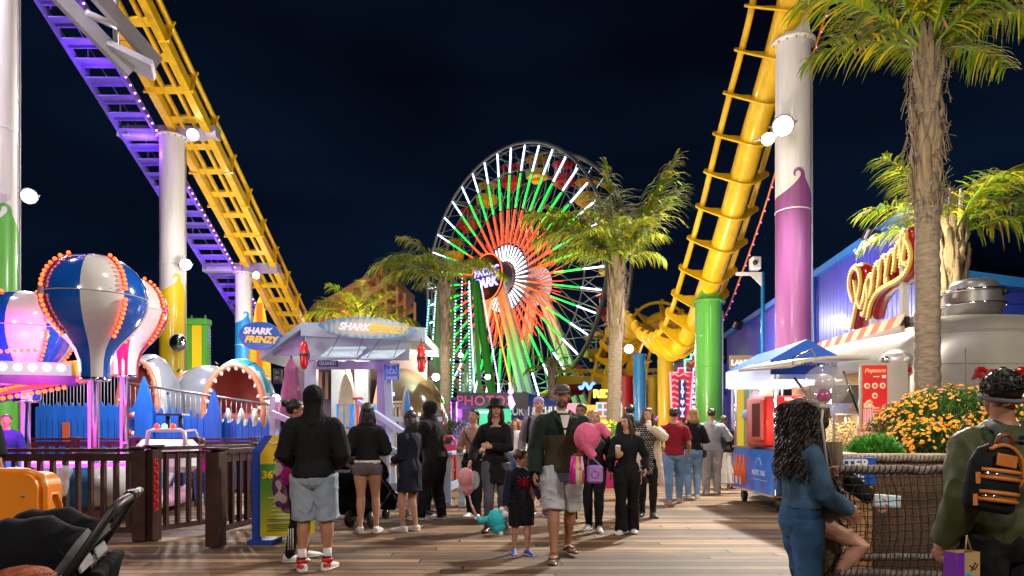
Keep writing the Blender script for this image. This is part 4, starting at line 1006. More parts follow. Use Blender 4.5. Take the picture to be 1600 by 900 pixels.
# ---------------- surf kiosk ----------------
M_kw = mat('kiosk_white', (.38, .47, .56), .5, var=.08, vs=3); M_kl = mat('kiosk_lilac', (.36, .30, .54), .5, var=.08, vs=3)
YK = 15.0
kx0, kx1 = X(473, YK), X(662, YK)
k_ = thingW('surf_kiosk', 'white and lilac game kiosk with a surfboard sign on its roof', 'kiosk', (X(550, YK), YK, 0))
m = MB()
m.prism([(0, 0), (kx1-kx0+.05, -.12), (kx1-kx0+.05, -.42), (0, -.30)], (kx0, YK-.02, Z(505, YK)), (1, 0, 0), (0, 0, 1), .14); m.build('fascia', M_kw, k_)
m = MB(); zr = Z(505, YK)-.02
ea = V((X(413, YK), YK-.3, Z(555, YK)))
# sloping left wing of the roof and the deep flat roof
m.add([(kx0, YK-.16, zr), (kx0, YK+3.2, zr), (ea.x, YK+3.2, ea.z), (ea.x, YK-.3, ea.z), (kx0, YK-.16, zr-.13), (kx0, YK+3.2, zr-.13), (ea.x, YK+3.2, ea.z-.13), (ea.x, YK-.3, ea.z-.13)], [(0, 3, 2, 1), (4, 5, 6, 7), (0, 4, 7, 3), (3, 7, 6, 2), (1, 2, 6, 5)], False)
m.add([(kx0, YK, zr-.05), (kx1, YK, zr-.17), (kx1, YK+3.2, zr-.17), (kx0, YK+3.2, zr-.05), (kx0, YK, zr-.25), (kx1, YK, zr-.37), (kx1, YK+3.2, zr-.37), (kx0, YK+3.2, zr-.25)], [(0, 1, 2, 3), (7, 6, 5, 4), (1, 5, 6, 2)], False)
m.build('roof', M_kw, k_)
m = MB(); m.prism([(0, 0), (-.0, .62), (-.9, .0)], (kx0, YK+.1, ea.z), (1, 0, 0), (0, 0, 1), .05); m.build('gable_panel', M_kl, k_)
for px, wd in ((484, .26), (597, .24)):
    m = MB(); x = X(px, YK); z1 = Z(535 if px < 500 else 560, YK)
    m.box((x, YK+.12, z1/2), (wd, .2, z1), bev=.01); m.build('post', M_kl if px > 500 else M_kw, k_)
m = MB(); m.beam((X(604, YK), YK+.05, Z(562, YK)), (X(618, YK), YK-.3, .0), .16, .14); m.build('post', M_kw, k_)
for px in (530, 566):
    m = MB(); m.box((X(px, YK+2.4), YK+2.4, 1.6), (.35, .2, 3.2)); m.build('post', M_kw, k_)
m = MB(); m.box(((X(478, YK)+X(640, YK))/2, YK+.02, Z(543, YK)), (X(640, YK)-X(478, YK), .12, .55)); m.build('header', M_kw, k_)
m = MB(); m.box(((X(490, YK)+X(600, YK))/2, YK+.03, Z(571, YK)), (X(600, YK)-X(490, YK), .10, .16)); m.build('lintel', M_kl, k_)
# propped shutters
for x0, x1, y0, y1, yy in ((520, 575, 542, 556, .0), (583, 633, 548, 558, .0)):
    m = MB(); a, b = W(x0, y0, YK-.2), W(x1, y0, YK-.2); c_, d_ = W(x1-18, y1+3, YK-.9), W(x0-20, y1+3, YK-.9)
    n_ = V((0, 0, .03)); m.add([a, b, c_, d_, a+n_, b+n_, c_+n_, d_+n_], [(3, 2, 1, 0), (4, 5, 6, 7), (0, 1, 5, 4), (1, 2, 6, 5), (2, 3, 7, 6), (3, 0, 4, 7)], False)
    m.build('shutter', M_kw, k_)
    m = MB(); m.cyl(a+V((.15, 0, .25)), d_.lerp(c_, .2)+V((0, 0, .03)), .008, seg=5); m.cyl(b+V((-.1, 0, .25)), c_+V((0, 0, .03)), .008, seg=5); m.build('shutter_chain', M_dark, k_)
m = MB(); m.box((X(560, YK+3), YK+3.1, 1.7), (3.6, .1, 3.4)); m.build('back_wall', mat('kiosk_back', (.10, .07, .10), .6), k_)
m = MB(); m.box((X(545, YK+2), YK+2.3, .55), (2.2, .5, 1.0), bev=.03); m.build('counter', mat('counter_yellow', (.8, .48, .03), .5), k_)
for i in range(9):
    m = MB(); m.box((X(500, YK+2.9)+i*.16, YK+2.95, 2.55), (.08, .03, .7)); m.build('wall_slat', mat('slat_wood', (.30, .17, .10), .6), k_)
m = MB(); m.box(W(512, 568, YK-.04), (.44, .04, .12)); sg_ = m.build('guard_sign', mat('navy_board', (.02, .03, .09), .5), k_)
m = MB(); m.text('GUARD', .11, W(512, 568, YK-.075), (1, 0, 0), (0, 0, 1), .003, .003); m.build('guard_lettering', M_kw, sg_)
m = MB()
for i in range(4): m.box((X(602+1.1*i, YK-.03), YK-.04, Z(590+12*i, YK)), (.07, .01, .05))
m.build('stickers', mat('sticker_red', (.4, .06, .08), .5), k_)
m = MB(); m.box(W(538, 588, YK+2.5), (.28, .05, .35)); m.build('menu_panel', glow('menu_yellow', (1, .55, .08), 1.3), k_)
lamp('kiosk_lamp', 'POINT', (X(540, YK+1), YK+1.4, 2.75), 90, (1, .82, .6), .25); lamp('kiosk_blue_lamp', 'POINT', (X(585, YK-.5), YK-1.6, 2.5), 22, (.5, .45, 1), .3)
m = MB(); m.tube([W(586+3*cos(a), 0, YK-.05)*1 for a in ()] or [W(614+2*sin(j), 614+j*1.2, YK-.03) for j in range(4)], .02, 5); m.build('neon_mark', glow('kiosk_neon', (.35, .3, 1), 8), k_)
# surfboard sign
sb = thingW('surfboard_sign', 'cream and blue surfboard sign lettered over the kiosk roof', 'sign', (X(575, YK), YK-.3, Z(520, YK)))
c = W(575, 513, YK-.35); L_ = (X(650, YK-.35)-X(495, YK-.35))/2; x_ = V((1, 0, -.06)).normalized(); z_ = V((.06, 0, 1)).normalized()
poly = []
for k in range(60):
    a = 2*pi*k/60; e_ = cos(a); poly.append((L_*e_, .23*sin(a)*(1-abs(e_)**3*.35)))
Msb = mat('surfboard_print', (.72, .70, .58), .3, coat=.6, var=0); n_ = Msb.node_tree; P_ = n_.nodes['Principled BSDF']
tc_ = n_.nodes.new('ShaderNodeTexCoord'); mp_ = n_.nodes.new('ShaderNodeMapping'); mp_.inputs['Location'].default_value = (-c.x/L_/1.02, 0, -c.z/.245); mp_.inputs['Scale'].default_value = (1/L_/1.02, 0, 1/.245)
ln_ = n_.nodes.new('ShaderNodeVectorMath'); ln_.operation = 'LENGTH'; wz = n_.nodes.new('ShaderNodeTexWave'); wz.inputs['Scale'].default_value = 2.2; wz.inputs['Distortion'].default_value = 9; wz.inputs['Detail'].default_value = 3
n_.links.new(tc_.outputs['Object'], wz.inputs['Vector']); n_.links.new(tc_.outputs['Object'], mp_.inputs[0]); n_.links.new(mp_.outputs[0], ln_.inputs[0])
ma_ = n_.nodes.new('ShaderNodeMath'); ma_.operation = 'MULTIPLY_ADD'; n_.links.new(wz.outputs['Fac'], ma_.inputs[0]); ma_.inputs[1].default_value = .22; n_.links.new(ln_.outputs['Value'], ma_.inputs[2])
r_ = n_.nodes.new('ShaderNodeValToRGB'); n_.links.new(ma_.outputs[0], r_.inputs[0]); n_.links.new(r_.outputs[0], P_.inputs['Base Color'])
r_.color_ramp.elements[0].position = .5; r_.color_ramp.elements[0].color = (.55, .44, .26, 1); r_.color_ramp.elements[1].position = 1.05; r_.color_ramp.elements[1].color = (.10, .22, .36, 1); e = r_.color_ramp.elements.new(.8); e.color = (.30, .40, .40, 1)
m = MB(); m.prism(poly, c, x_, z_, .06); m.build('board', Msb, sb)
C_ink = mat('ink_navy', (.02, .03, .08), .5)
def duo(parent, c, x_, z_, y, s1, s2, dx, ext=.012):
    m = MB(); m.text('SHARK', s1, c+x_*(-dx)+V((0, y, 0)), x_, z_, ext, .010, .25, sp=.95); m.build('white_lettering', mat('letter_white', (.85, .85, .88), .5), parent)
m = MB(); m.text('SHARK', .215, c+x_*(-.29)+V((0, -.035, 0)), x_, z_, .006, .028, .25, sp=.95); m.build('dark_outline', C_ink, sb)
duo(sb, c, x_, z_, -.05, .215, 0, .29)
m = MB(); m.text('FRENZY', .23, c+x_*.42+z_*-.015+V((0, -.045, 0)), x_, z_, .006, .034, .3, sp=.98); m.build('orange_outline', mat('letter_orange', (.8, .16, .01), .5), sb)
m = MB(); m.text('FRENZY', .23, c+x_*.42+z_*-.015+V((0, -.06, 0)), x_, z_, .006, .006, .3, sp=.98); m.build('yellow_lettering', mat('letter_yellow', (.95, .62, .02), .5), sb)
m = MB(); m.ball(c+z_*-.17+V((0, -.04, 0)), (.10, .02, .035)); m.build('board_badge', M_dark, sb)
lamp('sign_lamp', 'AREA', (X(575, 13.5), 13.2, 4.9), 22, (1, .95, .85), .3, c)
# oval sign
t = thingW('oval_sign', 'blue oval game sign mounted left of the kiosk roof', 'sign', W(406, 525, 14.3))
c = W(406, 525, 14.3); m = MB(); m.prism([(.42*cos(2*pi*k/48), .285*sin(2*pi*k/48)) for k in range(48)], c, (1, 0, -.06), (.06, 0, 1), .06)
m.build('oval_panel', mat('oval_blue', (.012, .10, .48), .35, coat=.6, var=.3, vs=4), t)
m = MB(); m.tube([c+V((.425*cos(2*pi*k/48), 0, .29*sin(2*pi*k/48))) for k in range(48)], .012, 6, closed=True); m.build('rim', mat('rim_blue', (.05, .25, .7), .3), t)
m = MB(); m.text('SHARK', .185, c+V((-.03, -.072, .09)), (1, 0, -.04), (0, 0, 1), .008, .009, .22); m.build('white_lettering', mat('letter_white', (.85, .85, .88), .5), t)
m = MB(); m.text('FRENZY', .185, c+V((.04, -.072, -.09)), (1, 0, -.04), (0, 0, 1), .008, .009, .3); m.build('yellow_lettering', mat('letter_yellow', (.95, .62, .02), .5), t)
m = MB(); m.beam(c+V((.1, .05, 0)), W(440, 545, 15), .04); m.build('bracket', M_kw, t)
lamp('sign_lamp', 'AREA', c+V((-.2, -1.6, -.3)), 8, (.9, .95, 1), .3, c)
# rescue cans
for px, yy, lb in ((475, 555, 'red rescue can hanging at the left front of the kiosk'), (658, 560, 'red rescue can hanging at the right end of the kiosk')):
    t = thingW('rescue_can', lb, 'rescue can', W(px, yy, YK-.4), 'red rescue cans'); c = W(px, yy, YK-.45)
    m = MB(); m.lathe([(0, .30), (.05, .29), (.085, .2), (.09, 0), (.085, -.2), (.05, -.29), (0, -.30)], c, 16); m.build('float', mat('can_red', (.70, .015, .015), .25, coat=.6), t)
    m = MB(); m.tube([c+V((0, 0, .3)), c+V((0, .02, .42))], .012, 5); m.lathe([(.095, .03), (.095, -.03)], c, 16); m.tube([c+V((.09, 0, .1)), c+V((.12, 0, 0)), c+V((.09, 0, -.1))], .012, 5); m.build('strap', M_dark, t)
# accessible sign
t = thingW('access_sign', 'square blue wheelchair access sign on the kiosk post', 'sign', W(612, 581, YK-.35)); c = W(612, 581, YK-.35)
m = MB(); m.box(c, (.33, .02, .35)); m.build('panel', mat('access_blue', (.01, .10, .45), .4), t)
m = MB(); f_ = c+V((0, -.014, .03)); q = lambda x, z: f_+V((x, 0, z))
m.ball(q(-.02, .10), (.017, .004, .017), 8, 6); m.tube([q(-.02, .075), q(-.015, .02), q(.035, .018), q(.05, -.04), q(.07, -.035)], .009, 5)
m.tube([q(.0+.045*cos(a), -.02+.045*sin(a)) for a in [2.2+.35*k for k in range(12)]], .007, 5)
for s_ in (1, -1): m.box(q(s_*.1, .03), (.006, .004, .18)); m.box(q(0, .03+s_*.09), (.2, .004, .006))
m.text('WHEELCHAIR', .034, c+V((0, -.014, .15)), (1, 0, 0), (0, 0, 1), .001, .001); m.text('WHEEL CHAIR', .034, c+V((0, -.014, -.115)), (1, 0, 0), (0, 0, 1), .001, .001); m.text('ACCESSIBLE RIDE', .03, c+V((0, -.014, -.15)), (1, 0, 0), (0, 0, 1), .001, .001)
m.build('symbol', M_wh, t)
# surfboards standing
def board(label, px, y, ytop, w_, z0, col, tilt=0, stripe=None, name='surfboard'):
    x = X(px, y); h = Z(ytop, y)-z0; t = thing(name, label, 'surfboard', (x, y, z0), 0)
    def outl(f):
        pl = []
        for k in range(25):
            q = k/24; wd = w_*f/2*(sin(pi*min(1, .12+q*.88)))**.55 if q > 0 else w_*f*.3
            pl.append((wd, h*q))
        return [(a+b*tilt, b) for a, b in pl]+[(-a+b*tilt, b) for a, b in pl[::-1][1:]]
    m = MB(); m.prism(outl(1), (0, .03, 0), (1, 0, 0), (0, 0, 1), .06); m.build('deck', col, t)
    if stripe: m = MB(); m.prism([(-w_*.13+b*tilt*0, .02) for b in (0,)]+[(w_*.13, .02), (w_*.13+h*tilt, h*.96), (-w_*.13+h*tilt, h*.96)], (0, -.035, 0), (1, 0, 0), (0, 0, 1), .01); m.build('stripe', stripe, t)
    return t
M_cream = mat('cream_board', (.68, .62, .42), .25, coat=.6); M_beige = mat('beige_board', (.62, .42, .26), .35, coat=.4)
board('very tall yellow and orange striped surfboard rising beside the blue base column', 406, 24, 463, .78, 0, M_yl, 0, mat('board_orange', (.85, .17, .01), .3, coat=.5))
board('tall orange and yellow board next to the striped one', 396, 25, 520, .55, 0, M_or)
board('glossy cream board with a round badge inside the kiosk', 541, 16.2, 583, .42, .6, M_cream)
board('white narrow board leaning right of the cream one', 556, 16.4, 572, .26, .6, M_wh, -.08)
board('beige pointed board right of the kiosk counter', 581, 17, 575, .3, .6, M_beige, .12)
board('slim sand coloured board right of the kiosk post', 629, 15.2, 603, .2, .5, M_beige, .04)
board('small bright blue board standing at the kiosk ramp', 635, 14.9, 608, .15, .6, mat('board_blue', (.02, .25, .65), .3, coat=.5), .01)
# dark shark hull at right of the kiosk
t = thing('shark_ride_car', 'dark brown glossy shark back showing right of the kiosk', 'ride car', (X(640, 18.5), 18.5, .9), 0, 'shark ride cars')
m = MB(); vs = []; m.ball((0, 0, .9), (1.0, 1.2, 1.35), 32, 18, Matrix.Rotation(R(-18), 3, 'Y')); m.build('head', mat('hull_brown', (.10, .07, .045), .15, coat=1), t)
m = MB(); m.prism([(0, 0), (.5, 0), (.1, .5)], (-.4, 0, 2.1), (1, 0, 0), (0, 0, 1), .06); m.build('fin', mat('hull_brown', (.1, .07, .045)), t)
# umbrella folded
t = thingW('folded_umbrella', 'folded mauve patio umbrella with pleats left of the kiosk', 'umbrella', (X(455, 14.2), 14.2, 0)); x, y = X(455, 14.2), 14.2
m = MB(); seg = 40; secs = []
for z, r_ in ((Z(658, y), .27), (Z(640, y), .235), (Z(610, y), .17), (Z(585, y), .125), (Z(576, y), .13), (Z(573, y), .10), (Z(563, y), .05), (Z(560, y), .03)):
    secs.append((z, r_))
vs = [(x+r_*(1+.16*(k % 4-1.5)/1.5*(1 if k % 2 else -1))*cos(2*pi*k/seg)*(1), y+r_*(1+.14*sin(k*2.3))*sin(2*pi*k/seg), z) for z, r_ in secs for k in range(seg)]
m.add(vs, [(i*seg+k, i*seg+(k+1) % seg, (i+1)*seg+(k+1) % seg, (i+1)*seg+k) for i in range(len(secs)-1) for k in range(seg)], True)
m.build('canopy', mat('mauve_canvas', (.25, .07, .15), .8, var=.2, vs=5), t)
m = MB(); m.cyl((x, y, 0), (x, y, Z(556, y)), .025, seg=8); m.build('pole', M_dark, t)
m = MB(); m.lathe([(.115, .0), (.125, .03), (.115, .06)], (x, y, Z(583, y)-.03), 20); m.build('tie_strap', mat('strap_mauve', (.15, .04, .09), .7), t)
# speaker box
t = thingW('wall_speaker', 'black speaker hanging under the kiosk roof wing', 'speaker', W(436, 588, 15.6)); m = MB(); m.box(W(434, 588, 15.6), (.2, .2, .34), .3, bev=.02); m.build('cabinet', M_black, t)
m = MB(); m.cyl(W(434, 583, 15.48), W(434, 583, 15.46), .05); m.cyl(W(434, 592, 15.48), W(434, 592, 15.46), .07); m.build('cone', mat('cone_grey', (.06, .06, .06), .6), t)
# ramp rails and gates
M_rail = mat('rail_white', (.36, .40, .54), .5, var=.1)
t = thingW('ramp_rail', 'white ramp handrails running down from the kiosk', 'railing', (X(560, 13), 13, 0))
for a, b in ((W(425, 645, 13.2), W(545, 700, 12.6)), (W(560, 628, 14), W(652, 690, 12.6)), (W(592, 690, 12.4), W(652, 726, 12.2)), (W(600, 655, 14), W(690, 655, 14.5))):
    m = MB(); m.beam(a, b, .09, .10); m.build('rail', M_rail, t)
for px, yy in ((430, 13.2), (545, 12.6), (605, 13.2), (650, 12.5), (672, 14.4)):
    m = MB(); m.box((X(px, yy), yy, .6), (.11, .11, 1.2)); m.build('post', M_rail, t)
m = MB(); m.beam(W(425, 652, 14.6), W(434, 652, 14.6), .3, .9); m.build('post', M_rail, t)
t = thingW('blue_gate', 'bright blue tube gate across the kiosk ramp', 'gate', (X(555, 13.6), 13.6, 0)); M_gate = mat('gate_blue', (.01, .22, .62), .35, coat=.3)
for x0, x1 in ((527, 548), (551, 586)):
    m = MB(); y = 13.6; m.tube([W(x0, 760, y), W(x0, 632, y), W(x1, 632, y), W(x1, 760, y)], .028, 8); m.build('frame', M_gate, t)
    m = MB(); m.tube([W(x0, 668, y), W(x1, 668, y)], .022, 6); m.tube([W((x0+x1)/2, 632, y), W((x0+x1)/2, 760, y)], .015, 6); m.build('bar', M_gate, t)
t = thingW('hydrant_pump', 'small red pump post behind the blue gate', 'post', W(559, 660, 14.2)); m = MB(); m.cyl((X(559, 14.2), 14.2, 0), W(559, 624, 14.2), .03); m.box(W(559, 623, 14.2), (.2, .08, .05)); m.box(W(559, 629, 14.2), (.08, .08, .1)); m.build('body', mat('pump_red', (.5, .02, .02), .4), t)
fence_run('railing with beige bars right of the kiosk toward the palm', (X(598, 16.5), 16.5, .75), (X(655, 18), 18, .85), 1.3, .1, None, 'metal_railing', mat('beige_bars', (.45, .38, .32), .5), posts=(), sp=.17)
# planter with bush under small palm
M_wood = mat('planter_wood', (.46, .25, .11), .7, var=.4, vs=3, bump=.5, bs=30, stretch=(6, 6, .6)); M_woodc = mat('planter_cap', (.42, .30, .19), .7, var=.3, vs=4, bump=.4, bs=30)
t = thingW('wooden_planter', 'wooden planter box with rusty green shrubs under the smaller palm', 'planter', (X(690, 19.5), 19.5, 0))
m = MB(); m.box((X(692, 19), 19.6, .45), (2.6, 2.0, .85)); m.box((X(692, 19), 18.55, .93), (2.7, .12, .1)); m.build('box', M_wood, t)
bush('shrub', None, None, (X(672, 19.2), 19.3, 1.2), (.75, .8, .75), 2600, [M_bush, M_bush2], .075, 1, t); bush('shrub', None, None, (X(715, 19.2), 19.6, 1.1), (.8, .7, .6), 2000, [M_bush, M_bush2], .075, 2, t)
# barriers
M_bar = mat('pale_blue_barrier', (.30, .38, .50), .5, var=.1, vs=5)
def barrier(label, a, b, h=.95):
    t = thingW('barrier', label, 'barrier', a, 'pale blue wooden barriers'); a, b = V(a), V(b); up = V((0, 0, 1)); d = (b-a).normalized()
    for p in (a, b): m = MB(); m.box(p+up*h/2, (.11, .11, h)); m.build('post', M_bar, t)
    m = MB(); m.beam(a+up*h-d*.1, b+up*h+d*.1, .2, .05); m.build('top_board', M_bar, t)
    m = MB(); m.beam(a+up*.35, b+up*.35, .05, .14); m.build('lower_board', M_bar, t)
    for p in (a, b): m = MB(); m.beam(p+up*.06-V((0, .28, 0)), p+up*.06+V((0, .28, 0)), .1, .1); m.build('foot', M_bar, t)
barrier('pale blue barrier left of the woman in the beige top', (X(700, 12.3), 12.3, 0), (X(730, 14.0), 14.0, 0))
barrier('pale blue barrier seen between the beige top and the backpack man', (X(722, 12.3), 12.3, 0), (X(812, 12.5), 12.5, 0))
barrier('pale blue barrier behind the hooded man in black', (X(598, 12.2), 12.2, 0), (X(695, 12.6), 12.6, 0))
t = thingW('folding_chair', 'pink folding chair leaning behind the pale blue barrier', 'chair', (X(700, 15), 15, 0)); y = 14.6; M_pinkp = mat('hot_pink_plastic', (.55, .02, .16), .4)
m = MB(); m.tube([W(692, 765, y), W(692, 690, y), W(697, 682, y), W(706, 682, y), W(711, 690, y), W(711, 765, y)], .03, 8); m.build('frame', M_pinkp, t)
m = MB(); m.box(W(701, 705, y), (.2, .03, .3), bev=.01); m.build('backrest', M_pinkp, t); m = MB(); m.box(W(701, 735, y-.1), (.25, .3, .03)); m.build('seat', M_pinkp, t)
# pink planter under the middle palm
t = thingW('pink_planter', 'hot pink planter with a brown rim and yellow flowers under the wind blown palm', 'planter', (X(955, 16.4), 16.4, 0))
m = MB(); m.box((X(945, 16.8), 17.2, .45), (1.35, 1.9, .9)); m.build('box', M_pinkp, t)
m = MB(); m.box((X(945, 16.8), 17.2, .98), (1.5, 2.05, .16)); m.build('rim', mat('rim_brown', (.20, .12, .08), .6), t)
m = MB(); m.text('GAMES\nPLAY', .3, (X(962, 16.2), 16.24, .5), (1, 0, 0), (0, 0, 1), .004, .01); 
bush('shrub', None, None, (X(946, 16.6), 16.7, 1.15), (.62, .6, .42), 2200, [mat('lime_leaf', (.16, .28, .03), .5, var=.4, vs=8), M_fern], .06, 4, t)
flowers((X(946, 16.6), 16.7, 1.15), (.62, .6, .45), 170, .045, [M_pety, M_pety], t, 5)
# ---------------- photo stand, churro tent ----------------
YP = 26
t = thingW('photo_booth', 'dark photo stand with pink lettering and a green lit screen', 'stand', (X(765, YP), YP, 0))
m = MB(); m.box((X(770, YP), YP, Z(626, YP)), (X(826, YP)-X(715, YP), .25, .62)); fas = m.build('fascia', mat('stand_black', (.025, .02, .045), .5), t)
m = MB(); m.text('PHOTOS', .52, (X(757, YP), YP-.15, Z(627, YP)), (1, 0, 0), (0, 0, 1), .01, .006, sp=1.05); m.build('lettering', glow('photo_pink', (.55, .03, .18), .9), fas)
m = MB()
for s_ in (-1, 1): m.tube([(X(757, YP)+s_*(1.0+.1*k), YP-.15, Z(631, YP)+.05*sin(k*1.3)) for k in range(6)], .015, 4)
m.build('ornament', mat('ornament_grey', (.12, .1, .16), .6), fas)
m = MB(); m.box((X(768, YP), YP+.1, Z(657, YP)), (1.5, .1, 1.1)); m.build('screen', glow('green_screen', (.02, .75, .36), .9), t)
m = MB(); m.box((X(756, YP), YP-.02, Z(644, YP)), (.9, .06, .09)); m.build('screen_bar', glow('green_bar', (.2, 1, .6), 4), t)
for px in (718, 738, 822):
    m = MB(); m.box((X(px, YP), YP+.3, 1.2), (.16, .2, 2.4)); m.build('post', mat('stand_post', (.25, .12, .4), .5), t)
m = MB(); m.box((X(770, YP), YP, .55), (2.4, .8, 1.1)); m.build('counter', mat('teal_counter', (.01, .08, .12), .5), t)
lamp('booth_violet_lamp', 'POINT', (X(725, YP), YP-.3, 2.0), 40, (.6, .1, 1), .15); lamp('booth_green_lamp', 'POINT', (X(765, YP), YP-.8, 1.9), 25, (.1, 1, .5), .2)
t = thingW('violet_tubes', 'glowing violet tubes at the left end of the photo stand', 'neon light', (X(716, YP), YP, 1.8))
for px in (704, 714): m = MB(); m.tube([W(px, 628, YP), W(px, 662, YP)], .035, 6); m.build('tube', glow('violet_tube', (.55, .15, 1), 6), t)
YT = 28
t = thingW('churro_tent', 'navy peaked tent selling popcorn and churros', 'tent', (X(845, YT), YT, 0)); M_navy = mat('tent_navy', (.012, .035, .20), .6, var=.15)
x0, x1, zb, zp = X(792, YT), X(902, YT), Z(640, YT), Z(612, YT); xm = X(818, YT)
m = MB(); m.add([(x0, YT, zb), (x1, YT, zb), (x1, YT+2.6, zb), (x0, YT+2.6, zb), (xm, YT+1.3, zp+.1)], [(0, 1, 4), (1, 2, 4), (2, 3, 4), (3, 0, 4)], False); m.build('roof', M_navy, t)
m = MB(); m.box(((x0+x1)/2, YT, zb-.13), (x1-x0, .03, .62)); val = m.build('valance', M_navy, t)
m = MB(); m.text('POPCORN & CHURROS', .48, (X(834, YT), YT-.03, zb-.08), (1, 0, 0), (0, 0, 1), .005, .016, wx=.68); m.build('lettering', mat('letter_white', (.85, .85, .88), .5), val)
m = MB(); m.box((X(893, YT), YT-.04, zb-.05), (.9, .03, .62)); m.build('pink_panel', mat('pale_pink_panel', (.8, .28, .45), .5), t)
for px in (794, 855, 900): m = MB(); m.cyl((X(px, YT), YT, 0), (X(px, YT), YT, zb), .05); m.build('pole', M_steel, t)
m = MB(); m.box(((x0+x1)/2, YT+.9, .6), (2.6, .8, 1.2)); m.build('counter', M_pinkp, t)
m = MB(); m.box(((x0+x1)/2, YT+2.5, 1.3), (2.8, .06, 2.3)); m.build('back_wall', mat('warm_wall', (.65, .42, .25), .6, var=.5, vs=3), t)
rnd = random.Random(4)
for i in range(10):
    m = MB(); m.box((x0+.2+i*.27, YT+2.42, 1.25+.25*rnd.random()), (.18, .04, .26)); m.build('menu_card', mat('card%d' % (i % 4), [(.8, .5, .1), (.6, .05, .1), (.8, .75, .6), (.1, .1, .3)][i % 4], .5), t)
lamp('tent_lamp', 'POINT', ((x0+x1)/2, YT+1.2, 2.0), 90, (1, .75, .4), .2)
t = thing('pink_mascot_cone', None, None); bpy.data.objects.remove(t)
m = MB(); y = 25.5; m.tube([W(797, 618, y), W(800, 632, y), W(799, 640, y)], [.07, .13, .03], 8); m.ball(W(798, 612, y), .11, 10, 7); tag(m.build('neon_cone', glow('neon_pinkblue', (.7, .4, 1), 2.2)), 'small glowing pink and blue cone beside the churro tent', 'neon light')
# rides ticket booth
YR = 32
t = thingW('ticket_booth', 'yellow ticket booth with bulb lettering and a white picture menu', 'booth', (X(935, YR), YR, 0))
m = MB(); m.box((X(925, YR), YR+.8, 1.3), (3.0, 1.2, 2.6)); m.build('wall', mat('booth_yellow', (.75, .42, .02), .5), t)
m = MB(); m.text('RIDES', .48, (X(948, YR), YR-.1, Z(616, YR)), (1, 0, 0), (0, 0, 1), .04, .03, sp=1.05); m.build('bulb_lettering', glow('ride_yellow', (1, .62, .04), 3.2), t)
m = MB(); m.box((X(951, YR), YR-.1, Z(640, YR)), (1.2, .08, .68)); mp2 = m.build('menu_board', glow('menu_white', (.8, .85, 1), .85), t)
for i in range(4):
    for j in range(2):
        m = MB(); m.box((X(951, YR)-.43+i*.285, YR-.15, Z(640, YR)+.15-j*.32), (.2, .02, .22)); m.build('picture', mat('pic%d' % ((i+j) % 3), [(.1, .25, .45), (.45, .12, .08), (.25, .2, .3)][(i+j) % 3], .5), mp2)
m = MB(); m.box((X(932, YR), YR+.1, Z(664, YR)), (2.3, .1, .5)); m.build('window', glow('warm_window', (1, .6, .2), 1.2), t)
m = MB(); m.box((X(900, YR), YR-.05, Z(668, YR)), (.7, .1, .7)); m.build('side_poster', M_navy, t)
m = MB(); m.tube([W(905+2.2*k, 603+5*sin(k*1.1), YR-.3) for k in range(12)], .07, 8); m.build('neon_wave', glow('blue_neon', (.08, .2, 1), 4), t)
lamp('booth_lamp', 'POINT', (X(905, YR), YR-1, 2.9), 90, (1, .7, .25), .2)
# red patio/booth fillers farther back
def booth(label, px, y, w_, h, col, lit=None):
    t = thing('game_booth', label, 'booth', (X(px, y), y, 0), 0); m = MB(); m.box((0, 0, h/2), (w_, 2, h)); m.build('wall', col, t)
    m = MB(); m.box((0, -1.05, h*.45), (w_*.86, .08, h*.4)); m.build('window', lit or M_dark, t)
    m = MB(); m.box((0, -1.15, h+.05), (w_+.2, 2.5, .12)); m.build('roof', M_navy, t)
booth('purple game booth behind the small palm trunk', 715, 32, 2.6, 2.7, mat('booth_purple', (.2, .08, .4), .5), glow('cool_win', (.4, .35, .9), 1.0))
booth('low red game booth left of the kiosk rear', 1008, 44, 5.5, 2.6, mat('booth_red', (.4, .03, .03), .5), glow('warm_win2', (1, .6, .3), 1.4))
booth('blue game booth far behind the crowd in the centre', 865, 44, 5.0, 2.3, mat('booth_blue', (.03, .08, .35), .5), glow('warm_win3', (1, .75, .45), 1.5))
booth('violet game hall wall behind the arcade signs', 1085, 40, 4.5, 4.6, mat('hall_violet', (.12, .07, .4), .5), glow('pink_win', (1, .15, .4), 1.3))
# arcade signs
def arcade(label, cx, yy, y, w_, h, body, st, nc, words):
    t = thingW('arcade_sign', label, 'sign', (X(cx, y), y, 0), 'neon edged arcade signs'); c = V((X(cx, y), y, Z(yy, y)))
    poly = [(-w_*.42, -h/2), (w_*.32, -h/2), (w_*.5, h*.42), (w_*.12, h*.42), (w_*.12, h*.5), (-w_*.15, h*.5), (-w_*.15, h*.42), (-w_*.5, h*.42)]
    m = MB(); m.prism(poly, c, (1, 0, 0), (0, 0, 1), .12); m.build('panel', st, t)
    m = MB()
    for i in range(6):
        z = h*(.38-.11*i); m.tube([c+V((-w_*.44+w_*.10*k, -.14, z+.05*sin(k*1.5))) for k in range(9)], .045, 5)
    m.build('wavy_stripes', mat('stripe_cream', (.75, .55, .45), .5), t)
    m = MB(); m.tube([c+V((a*1.03, -.15, b*1.02)) for a, b in poly], .035, 6, closed=True); m.build('neon_outline', nc, t)
    m = MB(); m.box(c+V((0, -.2, -h*.12)), (w_*.30, .08, h*.78)); pb = m.build('word_panel', M_navy, t)
    m = MB(); n = len(words)
    for i, ch_ in enumerate(words): m.text(ch_, h*.085, c+V((0, -.26, h*.23-i*h*.74/n)), (1, 0, 0), (0, 0, 1), .01, .012)
    m.build('lettering', glow('sign_letter', (.9, .8, 1), 1.6), pb)
    m = MB(); m.cyl((c.x, c.y+.1, 0), (c.x, c.y+.1, c.z), .09); m.build('post', M_bl, t)
